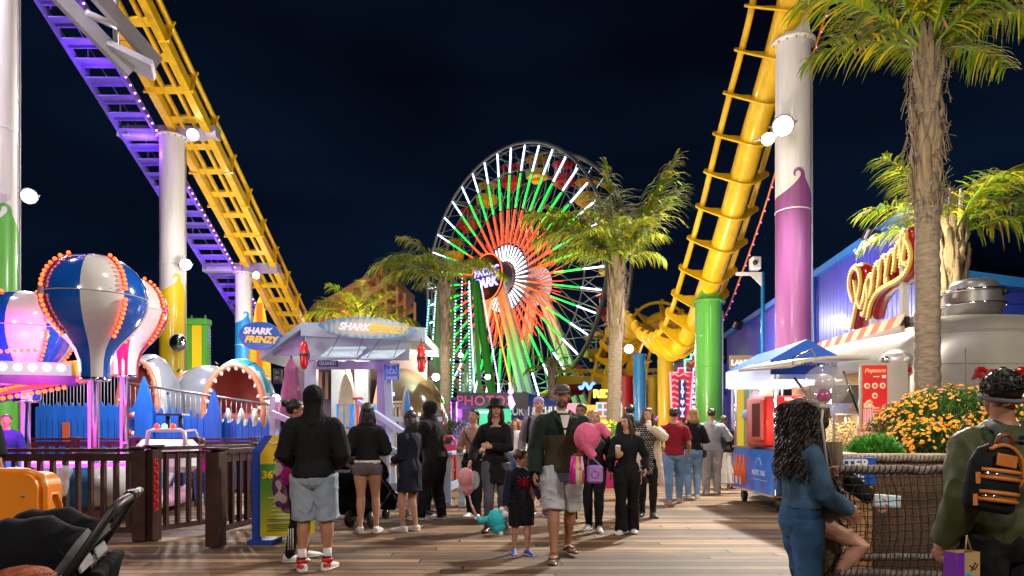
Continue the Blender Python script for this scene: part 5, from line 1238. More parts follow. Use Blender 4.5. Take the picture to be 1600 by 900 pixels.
arcade('red wavy neon arcade sign with vertical lettering between the yellow and green columns', 1064, 617, 29, .95, 2.2, M_navy, mat('sign_red', (.6, .02, .06), .4), glow('neon_rose', (1, .12, .2), 5), "PLAY'N'WIN")
arcade('red and white striped arcade sign tucked against the green column', 1082, 600, 31, .75, 2.6, M_navy, mat('sign_red2', (.65, .05, .03), .4), glow('neon_teal', (.1, .9, .6), 4), 'PLAYLAND')
lamp('arcade_pink_lamp', 'POINT', (X(1070, 28), 27.2, 1.6), 70, (1, .15, .35), .2)
# orange timber roof
t = thingW('timber_roof', 'tilted timber roof lit orange behind the kiosk', 'building', (X(590, 36), 36, 0)); Mo = mat('orange_timber', (.30, .13, .06), .6, var=.3, vs=3)
y = 36; A_, B_, C_, D_ = W(484, 492, y), W(598, 426, y), W(648, 472, y+4), W(560, 520, y+4)
m = MB(); n_ = V((0, -.05, .35)); m.add([A_, B_, C_, D_, A_+n_, B_+n_, C_+n_, D_+n_], [(3, 2, 1, 0), (4, 5, 6, 7), (0, 1, 5, 4), (1, 2, 6, 5), (2, 3, 7, 6), (3, 0, 4, 7)], False); m.build('roof', Mo, t)
Mo2 = mat('orange_beam', (.38, .17, .08), .6, var=.2)
for i in range(7):
    q = (i+.5)/7; m = MB(); m.beam(A_.lerp(B_, q)+V((0, -.1, -.25)), D_.lerp(C_, q)+V((0, 0, -.25)), .18, .35); m.build('rafter', Mo2, t)
for q in (.05, .35, .65, .95): m = MB(); m.beam(A_.lerp(D_, q)+V((0, 0, -.5)), B_.lerp(C_, q)+V((0, 0, -.5)), .14, .3); m.build('purlin', Mo2, t)
for px, py in ((600, 428), (618, 446), (630, 455), (646, 470)):
    m = MB(); m.beam((X(px, y), y+.5, 0), (X(px, y), y+.5, Z(py, y)), .13); m.build('post', Mo2, t)
m = MB(); m.box((X(590, 38), 39, 2.6), (6, 4, 5.2)); m.build('wall', mat('maroon_wall', (.20, .04, .07), .6), t)
lamp('roof_lamp', 'POINT', W(590, 505, 34.5), 130, (1, .42, .14), .3)
lamp('roof_lamp', 'POINT', W(545, 500, 36.5), 60, (1, .45, .18), .3)
# ---------------- blue hall on the right ----------------
def siding(name, col, step, axis):
    m = mat(name, col, .42, var=.12, vs=1.5, coat=.15); n = m.node_tree; P = n.nodes['Principled BSDF']
    t = n.nodes.new('ShaderNodeTexCoord'); s = n.nodes.new('ShaderNodeSeparateXYZ'); n.links.new(t.outputs['Object'], s.inputs[0])
    a = n.nodes.new('ShaderNodeMath'); a.operation = 'MULTIPLY'; n.links.new(s.outputs[axis], a.inputs[0]); a.inputs[1].default_value = 1/step
    f = n.nodes.new('ShaderNodeMath'); f.operation = 'FRACT'; n.links.new(a.outputs[0], f.inputs[0])
    r = n.nodes.new('ShaderNodeValToRGB'); e = r.color_ramp.elements; e[0].position = 0; e[0].color = (0, 0, 0, 1); e[1].position = .14; e[1].color = (1, 1, 1, 1); n.links.new(f.outputs[0], r.inputs[0])
    b = n.nodes.new('ShaderNodeBump'); b.inputs['Strength'].default_value = 1; b.inputs['Distance'].default_value = .03; n.links.new(r.outputs[0], b.inputs['Height']); n.links.new(b.outputs[0], P.inputs['Normal']); return m
M_side = siding('blue_violet_siding', (.04, .045, .36), .21, 'Y'); M_front = siding('royal_siding', (.02, .04, .38), .28, 'Z')
hall = thingW('blue_hall', 'long violet blue corrugated hall with a sloping roof edge on the right', 'building', (9.6, 22, 0))
XW = 9.6
ys = [30.5, 16.9]; za, zb_ = Z(527, 30.5), Z(346, 16.9)
sl = (zb_-za)/(30.5-16.9); yN = 15.4; zN = zb_+sl*(16.9-yN)
m = MB(); m.add([(XW, 30.5, 0), (XW, yN, 0), (XW, yN, zN), (XW, 30.5, za), (XW+.2, 30.5, 0), (XW+.2, yN, 0), (XW+.2, yN, zN), (XW+.2, 30.5, za)], [(0, 1, 2, 3), (5, 4, 7, 6), (3, 2, 6, 7), (0, 3, 7, 4)], False); m.build('side_wall', M_side, hall)
m = MB(); m.beam((XW-.06, 30.6, za+.08), (XW-.06, yN, zN+.08), .14, .20); m.build('eave_trim', mat('trim_blue', (.02, .16, .50), .4), hall)
m = MB(); zf = Z(452, yN); m.add([(XW, yN, 0), (XW+9, yN, 0), (XW+9, yN, zf-.9), (XW, yN, zf+.3)], [(0, 1, 2, 3)], False); m.build('front_wall', M_front, hall)
m = MB(); m.beam((XW, yN-.05, zf+.36), (XW+9, yN-.05, zf-.84), .2, .22); m.build('front_trim', mat('trim_blue', (.02, .16, .5), .4), hall)
m = MB(); m.add([(XW, yN, zN), (XW, 30.5, za), (XW+9, 30.5, za), (XW+9, yN, zN)], [(0, 1, 2, 3)], False)
m.build('roof', M_royal, hall)
m = MB(); m.cyl((XW-.06, 21.5, 0), (XW-.06, 21.5, 6.5), .05, seg=8); m.build('downpipe', M_royal, hall)
t = thingW('far_hall', 'dark blue timber wall closing the walkway behind the green column', 'building', (X(1133, 31), 31, 0))
m = MB(); m.box(((X(1128, 31)+XW)/2+.6, 32, 2.2), (2.0, 2, 4.4)); m.build('wall', M_front, t); m = MB(); m.box((X(1140, 31), 30.9, 2.0), (.5, .06, 1.9)); m.build('door', mat('door_blue', (.08, .10, .45), .5), t)
def wallflood(label, p, s=.2):
    t = thingW('wall_floodlight', label, 'floodlight', p); m = MB(); m.box(p, (s*1.2, s*.8, s*1.1), .5, .5, bev=.02); m.build('housing', M_dark, t)
    m = MB(); m.box(V(p)+V((-.08, -.09, .0)), (s*.9, s*.1, s*.8), .5, .5); m.build('glass', mat('flood_glass', (.6, .5, .6), .2), t)
wallflood('unlit twin floodlight on the sloping eave of the blue hall', (XW-.35, 17.6, Z(368, 17.6)), .3)
wallflood('small unlit floodlight at the far end of the blue eave', (XW-.35, 28, Z(508, 28)), .3)
lamp('hall_wash_lamp', 'AREA', (XW-2.0, 19.0, 4.6), 120, (.95, .93, 1), .25, (XW, 18.2, 4.2))
lamp('hall_wash_lamp', 'AREA', (7.6, 24, 5.2), 170, (.85, .85, 1), .5, (XW, 23.5, 3.8))
lamp('hall_wash_lamp', 'AREA', (7.8, 14.6, 6.4), 40, (.9, .9, 1), .3, (XW, 16, 5.4))

# ---------------- silver trailer ----------------
M_al = mat('brushed_aluminium', (.52, .49, .46), .34, metal=.42, var=.08, vs=1.5, bump=.06, bs=3)
tr_ = thingW('food_trailer', 'rounded silver food trailer with red lettering behind the flowers', 'trailer', (6.5, 11, 0))
tx0, tx1, ty0, ty1, tz0, tz1 = 5.05, 8.15, 9.0, 14.6, .45, 2.98
cx_, hw = (tx0+tx1)/2, (tx1-tx0)/2
def tsec(y, f):
    out = [V((cx_-hw, y, tz0))]; n = 40
    for k in range(n+1):
        an = pi*k/n; c_, s_ = cos(an), sin(an); e = .62
        out.append(V((cx_-hw*(abs(c_)**e)*(1 if c_ >= 0 else -1), y, 1.05+(tz1-1.05)*(abs(s_)**e))))
    out.append(V((cx_+hw, y, tz0))); ce = V((cx_, y, 1.65))
    return [ce+(p-ce)*f for p in out]
qs = [.0004, .004, .02, .06, .12, .2, .3, .4, .5, .6, .7, .8, .9, 1]
secs = [(ty0+.55*(1-math.cos(pi/2*q)), sin(pi/2*q)**.26) for q in qs]
secs += [(y, 1) for y in (9.99, 10.0, 11.0, 12.0, 13.1)]+[(ty1-.55*(1-math.cos(pi/2*q)), sin(pi/2*q)**.26) for q in qs[::-1]]
L2 = [tsec(y, f) for y, f in secs]; m = MB(); n1 = len(L2[0]); vs = [p for s_ in L2 for p in s_]
win = lambda c_: False
fs = []
for i in range(len(L2)-1):
    for k in range(n1-1):
        c_ = (L2[i][k]+L2[i+1][k+1])/2
        if c_.x < tx0+.3 and 10.0 < c_.y < 13.1 and .95 < c_.z < 2.28: continue      # serving hatch
        fs.append((i*n1+k, (i+1)*n1+k, (i+1)*n1+k+1, i*n1+k+1))
fs += [tuple(range(n1-1, -1, -1)), tuple((len(L2)-1)*n1+k for k in range(n1))]
m.add(vs, fs, True); m.build('shell', M_al, tr_)
m = MB(); m.box((cx_, 11.8, .62), (2.6, 4.6, .3)); m.build('chassis', M_dark, tr_)
for y in (11.4, 12.3): m = MB(); m.cyl((tx0+.1, y, .36), (tx0+.35, y, .36), .36); m.build('wheel', M_black, tr_)
# panel seams
m = MB()
for f_ in (.62, .86):
    m.tube([(tx0+.25+(tx1-tx0-.5)*q, ty0-.004+.10*max(0, abs(q-.5)*2-.55), 1.05+(tz1-1.05)*f_) for q in [k/12 for k in range(13)]], .004, 4)
for q in (.30, .62): m.tube([(tx0+(tx1-tx0)*q, ty0-.004, z) for z in (1.95, 2.2, 2.45)], .004, 4)
m.build('panel_seams', M_steel, tr_)
# rivet seams
m = MB()
for px_ in (.22, .5, .78):
    for i in range(0, 9):
        pass
for q in range(36):
    z = 1.3+q*.04; m.ball((X(1402, ty0)-.0, ty0-.0+.02, z), .006, 5, 3)
m.build('rivets', M_steel, tr_)
m = MB(); m.text('AIRSTREAM', .155, (X(1513, ty0-.03)+.62, ty0-.035, Z(585, ty0)), (1, 0, 0), (0, 0, 1), .008, .008, sp=1.25, wx=1.15); m.build('red_lettering', mat('trailer_red', (.42, .012, .01), .35), tr_)
for px_, c_ in ((1533, 1), (1566, 0), (1597, 1)):
    m = MB(); m.box(W(px_, 576.5, ty0-.04), (.115, .06, .058), bev=.02); m.build('marker_lamp', mat('marker_red', (.5, .008, .008), .2, coat=.6) if c_ else M_chrome, tr_)
m = MB(); m.box(W(1417, 577, ty0+.02), (.13, .08, .062), bev=.02); m.build('marker_lamp', mat('marker_red', (.5, .008, .008)), tr_)
# rear window with popcorn glow
m = MB(); a, b = W(1495, 602, ty0-.01), W(1600, 602, ty0-.01); 
m.box((X(1550, ty0), ty0-.02, 1.66), (1.1, .05, .62)); wf = m.build('rear_window_frame', mat('window_frame', (.5, .46, .42), .35, metal=.5), tr_)
Mpop = mat('popcorn_window', (.9, .55, .2), .5, var=0, emit=1.0, ecol=(1, .55, .2)); n = Mpop.node_tree; P = n.nodes['Principled BSDF']
vz = n.nodes.new('ShaderNodeTexVoronoi'); vz.inputs['Scale'].default_value = 14; tcz = n.nodes.new('ShaderNodeTexCoord'); rz_ = n.nodes.new('ShaderNodeValToRGB'); n.links.new(tcz.outputs['Object'], vz.inputs[0]); n.links.new(vz.outputs['Distance'], rz_.inputs[0])
rz_.color_ramp.elements[0].color = (1, .80, .5, 1); rz_.color_ramp.elements[1].color = (.75, .2, .03, 1); rz_.color_ramp.elements[1].position = .75; n.links.new(rz_.outputs[0], P.inputs['Emission Color']); n.links.new(rz_.outputs[0], P.inputs['Base Color'])
m = MB(); m.box((X(1552, ty0), ty0-.04, 1.64), (.95, .03, .5)); m.build('popcorn_poster', Mpop, wf)
# corner light cluster bump
m = MB(); m.ball(W(1398, 565, 9.35), (.14, .35, .16), 16, 10); m.build('vent_hood', M_al, tr_)
m = MB(); m.ball(W(1385, 562, 9.3), (.07, .05, .05), 12, 8); m.build('chrome_lamp', M_chrome, tr_)
# serving hatch door (open upward) with rail and struts
m = MB(); hz = Z(577, 10.2); secs_ = []
pts_ = [(3.98, hz-.02), (4.2, hz+.05), (4.5, hz+.10), (4.8, hz+.11), (5.12, hz+.10)]
vs = [(x, 9.75, z) for x, z in pts_]+[(x, 12.0, z+.14) for x, z in pts_]+[(x, 9.75, z+.05) for x, z in pts_]+[(x, 12.0, z+.19) for x, z in pts_]
n5 = 5; fs = [(i, i+n5, i+1+n5, i+1) for i in range(4)]+[(10+i, 10+i+1, 15+i+1, 15+i) for i in range(4)]+[(i, i+1, 10+i+1, 10+i) for i in range(4)]+[(0, 10, 15, 5)]
m.add(vs, fs, True); hd = m.build('hatch_door', mat('hatch_white', (.62, .58, .56), .4, metal=.3), tr_)
m = MB(); m.tube([(pts_[0][0]+.03, 9.75, hz+.02), (pts_[0][0]+.03, 9.75, hz+.12), (pts_[1][0]+.1, 9.75, hz+.24), (pts_[1][0]+.14, 9.75, hz+.12)], .014, 6); m.build('hatch_rail', M_chrome, hd)
for x0, y0, x1, y1 in ((1288, 652, 1241, 590), (1350, 668, 1318, 580)):
    m = MB(); m.cyl(W(x0, y0, 10.0), W(x1, y1, 9.85), .018, seg=6); m.build('gas_strut', M_dark, hd)
m = MB(); m.box((6.6, 12.9, 1.5), (2.6, .06, 2.2)); m.box((7.9, 11.5, 1.5), (.06, 3.2, 2.2)); m.build('kitchen_wall', mat('kitchen_beige', (.66, .48, .30), .6), tr_)
m = MB(); m.box((tx0+.12, 11.5, 1.0), (.5, 3.1, .06)); m.build('serving_counter', M_chrome, tr_)
m = MB(); m.box((tx0+.9, 12.6, 1.95), (.9, .1, .5)); m.build('order_screen', M_dark, tr_)
lamp('kitchen_lamp', 'AREA', (6.2, 11.3, 2.5), 95, (1, .80, .55), .9, (6.2, 11.3, 1))
lamp('hatch_lamp', 'AREA', (4.6, 10.9, 2.25), 25, (1, .93, .85), .7, (4.6, 10.9, 1))
# menu panel
t = thingW('menu_board', 'tall red snack menu with popcorn picture on the trailer corner', 'menu board', W(1366, 670, 9.0))
c = W(1366.5, 622, 8.95); mw, mh = .30, .86; u_ = V((1, -.15, 0)).normalized(); nb = u_.cross(V((0, 0, 1)))
m = MB(); m.prism([(-mw/2-.03, -mh/2-.09), (mw/2+.26, -mh/2-.09), (mw/2+.26, mh/2+.03), (-mw/2-.03, mh/2+.03)], c-nb*.04, u_, (0, 0, 1), .03); m.build('backing', M_al, t)
m = MB(); m.prism([(-mw/2, -mh/2), (mw/2, -mh/2), (mw/2, mh/2), (-mw/2, mh/2)], c, u_, (0, 0, 1), .015); m.build('red_panel', mat('menu_red', (.48, .012, .012), .35, emit=.25, ecol=(.6, .01, .01)), t)
f_ = c+nb*.018; q = lambda x, z: f_+u_*x+V((0, 0, z))
m = MB(); m.text('Popcorn', .075, q(0, .36), u_, (0, 0, 1), .001, .003, .35); m.build('title', mat('menu_gold', (.8, .45, .25), .5), t)
m = MB()
for x, z in ((-.095, .16), (0, .16), (.095, .16), (0, .03)): m.ball(q(x, z), (.04, .006, .04), 14, 8)
for z in (-.13, -.20, -.33, .28): m.box(q(.11, z), (.05, .004, .04)); m.box(q(.02, z), (.09, .004, .012))
m.build('white_marks', mat('menu_white_marks', (.8, .75, .7), .5), t)
m = MB()
for x, z in ((-.095, .16), (0, .16), (.095, .16), (0, .03)): m.ball(q(x, z)+nb*.004, (.025, .006, .022), 8, 6)
m.build('food_pictures', mat('fried_orange', (.55, .15, .03), .6, var=.5, vs=80), t)
m = MB()
for k in range(7): m.box(q(-.135+.02*k, -.27), (.011, .004, .26))
m.build('box_stripes', M_wh, t)
m = MB()
for k in range(26): m.ball(q(-.075+random.uniform(-.055, .055), -.10+random.uniform(-.03, .07)), .017, 6, 4)
m.build('popcorn_picture', mat('popcorn', (.82, .68, .42), .7, var=.2, vs=60, bump=.5), t)
m = MB(); nsx, nsz = X(1404, 8.9), Z(668, 8.9)
m.tube([V((nsx+.05*cos(a), 8.85, nsz+.05*sin(a))) for a in [2*pi*k/20 for k in range(20)]], .007, 5, closed=True); m.tube([(nsx-.035, 8.85, nsz+.035), (nsx+.035, 8.85, nsz-.035)], .006, 5); m.box((nsx, 8.87, nsz), (.09, .004, .09)); tag(m.build('no_smoking_sign', mat('sign_rose', (.6, .05, .12), .5)), 'round no smoking sign on the pink lit trailer skin', 'sign')
lamp('trailer_pink_lamp', 'POINT', (X(1398, 8.7), 8.55, 1.35), 5, (1, .2, .4), .08)
# popcorn boxes
M_pop = mat('popcorn', (.82, .68, .42), .7, var=.2, vs=60, bump=.5); M_glass = mat('clear_case', (.95, .95, .95), .03, var=0, alpha=.12)
for i, (x, y, lb) in enumerate(((tx0+.0, 10.5, 'lit glass popcorn case on the trailer counter, the nearer one'), (tx0+.0, 11.35, 'lit glass popcorn case on the trailer counter, the farther one'))):
    t = thing('popcorn_machine', lb, 'popcorn machine', (x, y, 1.03), 0, 'popcorn cases'); rnd = random.Random(i)
    m = MB()
    for sx_ in (-1, 1):
        for sy_ in (-1, 1): m.box((sx_*.22, sy_*.26, .3), (.03, .03, .6))
    m.box((0, 0, .03), (.5, .58, .06)); m.build('frame', M_chrome, t)
    m = MB(); m.box((0, 0, .66), (.52, .6, .16)); m.build('head_panel', mat('case_head', (.35, .35, .6), .4, emit=.2), t)
    m = MB(); m.ball((.03, -.31, .66), (.05, .01, .05)); m.ball((.17, -.31, .66), (.05, .01, .05)); m.ball((-.27, -.1, .66), (.01, .05, .05)); m.build('badge', mat('menu_gold', (.8, .45, .25), .5), t)
    m = MB()
    for k in range(300): m.ball((rnd.uniform(-.2, .2), rnd.uniform(-.24, .24), .07+rnd.random()**1.5*.38), .02, 5, 4)
    m.build('popcorn', M_pop, t, kind='stuff'); m = MB(); m.box((0, 0, .3), (.44, .52, .52)); m.build('glass', M_glass, t)
    lamp('popcorn_lamp', 'POINT', (x-.05, y-.1, 1.03+.50), 7, (1, .6, .2), .05)
# roof sign: gold bulb script, in the plane of the trailer's left roof edge
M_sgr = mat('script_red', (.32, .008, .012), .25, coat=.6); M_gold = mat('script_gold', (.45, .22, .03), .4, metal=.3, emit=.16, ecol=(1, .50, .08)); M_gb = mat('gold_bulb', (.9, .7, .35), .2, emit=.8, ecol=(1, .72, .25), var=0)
ss = thingW('script_sign', 'red and gold bulb studded script sign climbing over the trailer roof', 'sign', (5.7, 10.6, 3.0))
def SP(px, py):                     # point on the plane through two roof points
    # plane: x = 5.62 + (y-9.6)*.10
    k = (px-800)/F; y = (5.62-.96)/(k-.10); return V((k*y, y, Z(py, y)))
def stroke(pts, w_, name, n=7):
    P_ = spline([SP(*p) for p in pts], n); out = V((-1, .1, 0)).normalized(); up_ = V((0, 0, 1))
    for wi, off, mt, th, nm in ((w_*1.3, -.12, M_sgr, .12, 'red_backing'), (w_*.95, .015, M_gold, .022, 'gold_face')):
        m = MB()
        secs = []
        for i, p in enumerate(P_):
            d = (P_[min(i+1, len(P_)-1)]-P_[max(i-1, 0)]).normalized(); s_ = d.cross(out).normalized()
            secs.append((p+out*off, s_, out, wi/2*1.15, th))
        m.loft(secs, 12); m.build(nm, mt, ss)
    m = MB(); m.tube([p+out*.04 for p in P_], .008, 4)
    for p in resample(P_, .052): 
        m.ball(p+out*.045+up_*.02, .013, 5, 4); m.ball(p+out*.045-up_*.02, .013, 5, 4)
    m.build('bulb_row', M_gb, ss)
stroke([(1335, 470), (1329, 450), (1330, 430), (1337, 418), (1344, 424), (1346, 445), (1341, 470), (1336, 495), (1332, 513)], .11, 'P')
stroke([(1337, 440), (1341, 465), (1347, 480), (1352, 462), (1356, 445), (1358, 465), (1352, 490), (1349, 490)], .09, 'p2')
stroke([(1352, 470), (1357, 440), (1363, 430), (1366, 445), (1362, 462)], .085, 'o')
stroke([(1363, 455), (1369, 420), (1374, 412), (1377, 430), (1374, 450)], .085, 'r')
stroke([(1375, 440), (1380, 406), (1386, 402), (1388, 420), (1386, 440), (1390, 436)], .085, 'e')
stroke([(1387, 430), (1392, 400), (1398, 392), (1401, 405), (1398, 425)], .085, 't')
stroke([(1399, 420), (1403, 388), (1408, 378), (1411, 395), (1410, 415)], .085, 'z')
stroke([(1408, 400), (1411, 372), (1413, 362), (1418, 366), (1416, 385), (1413, 408), (1419, 412)], .09, 'l')
stroke([(1416, 372), (1423, 385), (1425, 405), (1418, 425), (1404, 438), (1386, 447), (1372, 458), (1363, 475), (1358, 497)], .09, 'swash')
for y in (9.95, 11.0): m = MB(); m.box((5.68+(y-9.6)*.1, y, 3.25), (.09, .09, 1.1)); m.build('post', M_wh, ss)
# striped awning and its bar
t = thingW('striped_awning', 'orange and cream striped awning strip along the trailer roof edge', 'awning', (5.7, 11, 3.0))
m1, m2 = MB(), MB(); a, b = V((5.55, 9.62, 3.02)), V((5.78, 12.9, 3.02)); dn = V((-.05, 0, -.17))
for k in range(14):
    p, q = a.lerp(b, k/14), a.lerp(b, (k+1)/14); mm = m1 if k % 2 else m2; sh = (b-a)*.03
    mm.add([p, q, q+dn+sh, p+dn+sh, p+V((0, 0, -.02)), q+V((0, 0, -.02)), q+dn+sh+V((0, 0, -.02)), p+dn+sh+V((0, 0, -.02))], [(0, 1, 2, 3), (4, 7, 6, 5), (3, 2, 6, 7)], False)
m1.build('orange_stripes', mat('awning_orange', (.75, .15, .05), .7), t); m2.build('cream_stripes', mat('awning_cream', (.75, .55, .35), .7), t)
m = MB(); m.beam(a+dn+V((0, 0, -.06)), b+dn+V((0, 0, -.06)), .05, .1); m.beam(a+V((.1, -.1, -.10)), b+V((.1, 0, -.12)), .06, .08); m.build('roller_bar', mat('bar_beige', (.55, .42, .36), .4, metal=.4), t)
for y in (9.7, 12.2): m = MB(); m.beam((5.62+(y-9.6)*.08, y, 2.7), (5.6+(y-9.6)*.08, y, 2.98), .05); m.build('bracket', M_dark, t)
# roof fan
t = thingW('exhaust_fan', 'spun aluminium exhaust fan with a domed cap on the trailer roof', 'exhaust fan', (X(1520, 10.6), 10.6, 2.9)); c = V((X(1521, 10.6), 10.6, 0)); M_fan = mat('fan_aluminium', (.30, .29, .29), .35, metal=.6, var=.1)
zf = lambda p: Z(p, 10.6)
m = MB(); m.lathe([(.0, zf(497)), (.30, zf(497)), (.38, zf(490)), (.42, zf(478))], c, 40); m.build('base_bowl', M_fan, t)
m = MB(); m.lathe([(.41, zf(478)), (.41, zf(459))], c, 40); m.build('drum', M_fan, t)
m = MB(); m.lathe([(.43, zf(480)), (.445, zf(479)), (.43, zf(477)), (.43, zf(477))], c, 40); m.lathe([(.43, zf(460)), (.45, zf(458)), (.43, zf(456))], c, 40); m.build('band', M_chrome, t)
m = MB(); m.lathe([(.33, zf(458)), (.33, zf(447)), (.29, zf(441)), (.2, zf(438)), (0, zf(437))], c, 40); m.build('dome_cap', M_fan, t)
m = MB(); m.cyl(c+V((.22, -.36, zf(463))), c+V((.22, -.42, zf(463))), .04); m.build('port', M_dark, t)
m = MB(); m.box(c+V((0, 0, zf(510))), (1.0, .8, .10)); m.box(c+V((0, 0, zf(501))), (.4, .4, .14)); m.build('curb', mat('curb_beige', (.5, .45, .38), .5), t)
# ---------------- snack cart ----------------
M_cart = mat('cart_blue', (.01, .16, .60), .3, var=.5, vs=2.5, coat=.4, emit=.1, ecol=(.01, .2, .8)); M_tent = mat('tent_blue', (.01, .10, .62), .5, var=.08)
ct = thingW('snack_cart', 'blue snack cart with a gabled canopy in the middle right', 'cart', (4.7, 12.2, 0)); cx0, cx1, cy0, cy1 = X(1210, 11.3), X(1210, 11.3)+.95, 11.3, 13.35
ccx, ccy = (cx0+cx1)/2, (cy0+cy1)/2
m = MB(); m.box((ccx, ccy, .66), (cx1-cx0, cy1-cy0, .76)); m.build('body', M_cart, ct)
m = MB(); m.box((ccx, ccy, 1.06), (cx1-cx0+.06, cy1-cy0+.06, .04)); m.box((ccx, ccy, .27), (cx1-cx0+.04, cy1-cy0+.04, .04)); m.build('steel_edges', M_chrome, ct)
for y in (cy0, cy1): m = MB(); m.cyl((cx0+.12, y*1+(.15 if y == cy0 else -.15), .12), (cx0+.18, y+(.15 if y == cy0 else -.15), .12), .12); m.cyl((cx0+.15, y+(.15 if y == cy0 else -.15), .12), (cx0+.15, y+(.15 if y == cy0 else -.15), .26), .03); m.build('caster', M_black, ct)
m = MB(); m.cyl((cx0+.25, cy0+.15, .09), (cx0+.3, cy0+.15, .09), .09); m.cyl((cx1-.2, cy0+.15, .09), (cx1-.15, cy0+.15, .09), .09); m.build('caster', M_black, ct)
for x in (cx0+.02, cx1-.02):
    for y in (cy0+.02, cy1-.02): m = MB(); m.cyl((x, y, .25), (x, y, 2.45), .025, seg=8); m.build('post', M_chrome, ct)
# bottles & logo on left face (x = cx0)
for k in range(3):
    y = cy1-.22-.2*k; m = MB(); m.lathe([(.0, .92), (.025, .9), (.035, .78), (.07, .66), (.075, .38), (.06, .36)], (cx0-.012+.0, y, 0), 12); bt = m.build('bottle_picture', mat('bottle_orange', (.75, .12, .02), .4), ct)
    m = MB(); m.box((cx0-.09, y, .44), (.01, .1, .14)); m.build('bottle_label', mat('label_white', (.6, .65, .8), .5), bt)
m = MB(); m.text('PACIFIC PARK', .13, (cx0-.02, (cy0+cy1)/2-.35, .62), (0, -1, 0), (0, 0, 1), .002, .003, wx=.8); m.tube([(cx0-.02, (cy0+cy1)/2-.35+.12*cos(a), .76+.12*sin(a)) for a in [pi*k/12 for k in range(13)]], .008, 5)
m.box((cx0-.012, (cy0+cy1)/2-.35, .50), (.004, .8, .01)); m.build('logo', mat('logo_pale', (.5, .65, .85), .5), ct)
# canopy
px0, px1, py0, py1 = cx0-.12, cx1+.15, cy0-.15, cy1+.1; zE, zP = 2.52, 2.86; pm = (px0+px1)/2
m = MB(); m.add([(px0, py0, zE), (px1, py0, zE), (pm, py0, zP), (px0, py1, zE), (px1, py1, zE), (pm, py1, zP)], [(0, 1, 2), (3, 5, 4), (0, 2, 5, 3), (1, 4, 5, 2)], False); m.build('canopy', M_tent, ct)
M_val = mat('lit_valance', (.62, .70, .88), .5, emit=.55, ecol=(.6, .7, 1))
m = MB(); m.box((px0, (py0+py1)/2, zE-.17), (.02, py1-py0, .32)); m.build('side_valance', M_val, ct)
m = MB(); m.box((pm, py0, zE-.12), (px1-px0, .02, .24)); vf = m.build('front_valance', M_tent, ct)
m = MB(); m.text('COTTON CANDY', .11, (pm+.12, py0-.015, zE-.06), (1, 0, 0), (0, 0, 1), .002, .005, wx=.8); m.build('lettering', M_wh, vf)
m = MB(); m.box((pm, (py0+py1)/2, zE-.33), (px1-px0-.06, py1-py0-.06, .02)); m.build('light_panel', glow('cart_light', (.9, .95, 1), 1.5), ct)
t = thingW('drink_machine', 'red frozen drink machine standing on the blue cart', 'machine', (ccx, 12, 1.08)); M_rm = mat('machine_red', (.62, .012, .012), .3, coat=.5)
m = MB(); m.box((ccx+.04, 12.45, 1.53), (.84, .95, .90), bev=.03); m.build('housing', M_rm, t)
m = MB(); m.box((ccx-.41, 12.25, 1.55), (.06, .45, .7)); gr = m.build('grille', mat('grille_pink', (.5, .08, .07), .5), t)
m = MB()
for k in range(8): m.box((ccx-.445, 12.07+.05*k, 1.55), (.01, .022, .6))
m.build('slots', mat('slot_dark', (.12, .01, .01), .6), gr)
m = MB(); m.box((ccx+.02, 11.97, 1.92), (.12, .01, .06)); m.build('label_plate', M_wh, t)
for i in range(3):
    t = thingW('cotton_candy_bag', ['highest pale cotton candy bag hanging in the cart', 'wide pale blue cotton candy bag hanging in the cart', 'lowest pink cotton candy bag hanging in the cart'][i], 'candy bag', (X(1172, 13), 13, 1.8-.2*i), 'cotton candy bags in the cart')
    c = W([1181, 1172, 1178][i], [622, 648, 676][i], 13.1); m = MB(); m.ball(c, ([.10, .17, .11][i], .1, [.14, .12, .12][i]), 14, 9); m.build('candy', mat('candy%d' % i, [(.6, .45, .6), (.35, .55, .8), (.75, .35, .5)][i], .6, var=.3, vs=12, emit=.06), t)
    m = MB(); m.cyl(c+V((0, 0, .1)), V((c.x, c.y, 2.3)), .008, seg=5); m.build('string', M_wh, t)
t = thingW('sign_box', 'small brown lit sign box on the hall wall left of the canopy', 'sign', W(1160, 560, 15)); m = MB(); m.box(W(1158, 566, 15.2), (.5, .1, .3)); m.build('panel', mat('box_brown', (.2, .12, .06), .6), t); m = MB(); m.text('LAND', .16, W(1158, 567, 15.1), (1, 0, 0), (0, 0, 1), .01, .01); m.build('lettering', glow('box_white', (.9, .9, 1), 1), t)
t = thingW('yellow_door', 'narrow yellow doorway seen through the snack cart', 'door', (X(1157, 16), 16, 0)); m = MB(); m.box((X(1156, 16), 16, 1.2), (.16, .1, 2.4)); m.build('leaf', glow('door_yellow', (.9, .6, .02), .7), t); m = MB(); m.box((X(1180, 16), 16.1, 1.2), (.7, .1, 2.4)); m.build('shutter', mat('shutter_sage', (.30, .45, .40), .5), t); m = MB(); m.box((X(1147, 16), 16, 1.2), (.1, .12, 2.5)); m.build('jamb', mat('jamb_lilac', (.35, .35, .7), .5), t)
lamp('cart_lamp', 'AREA', (ccx, 12.4, 2.1), 22, (1, .97, 1), .5, (ccx, 12.4, 1))

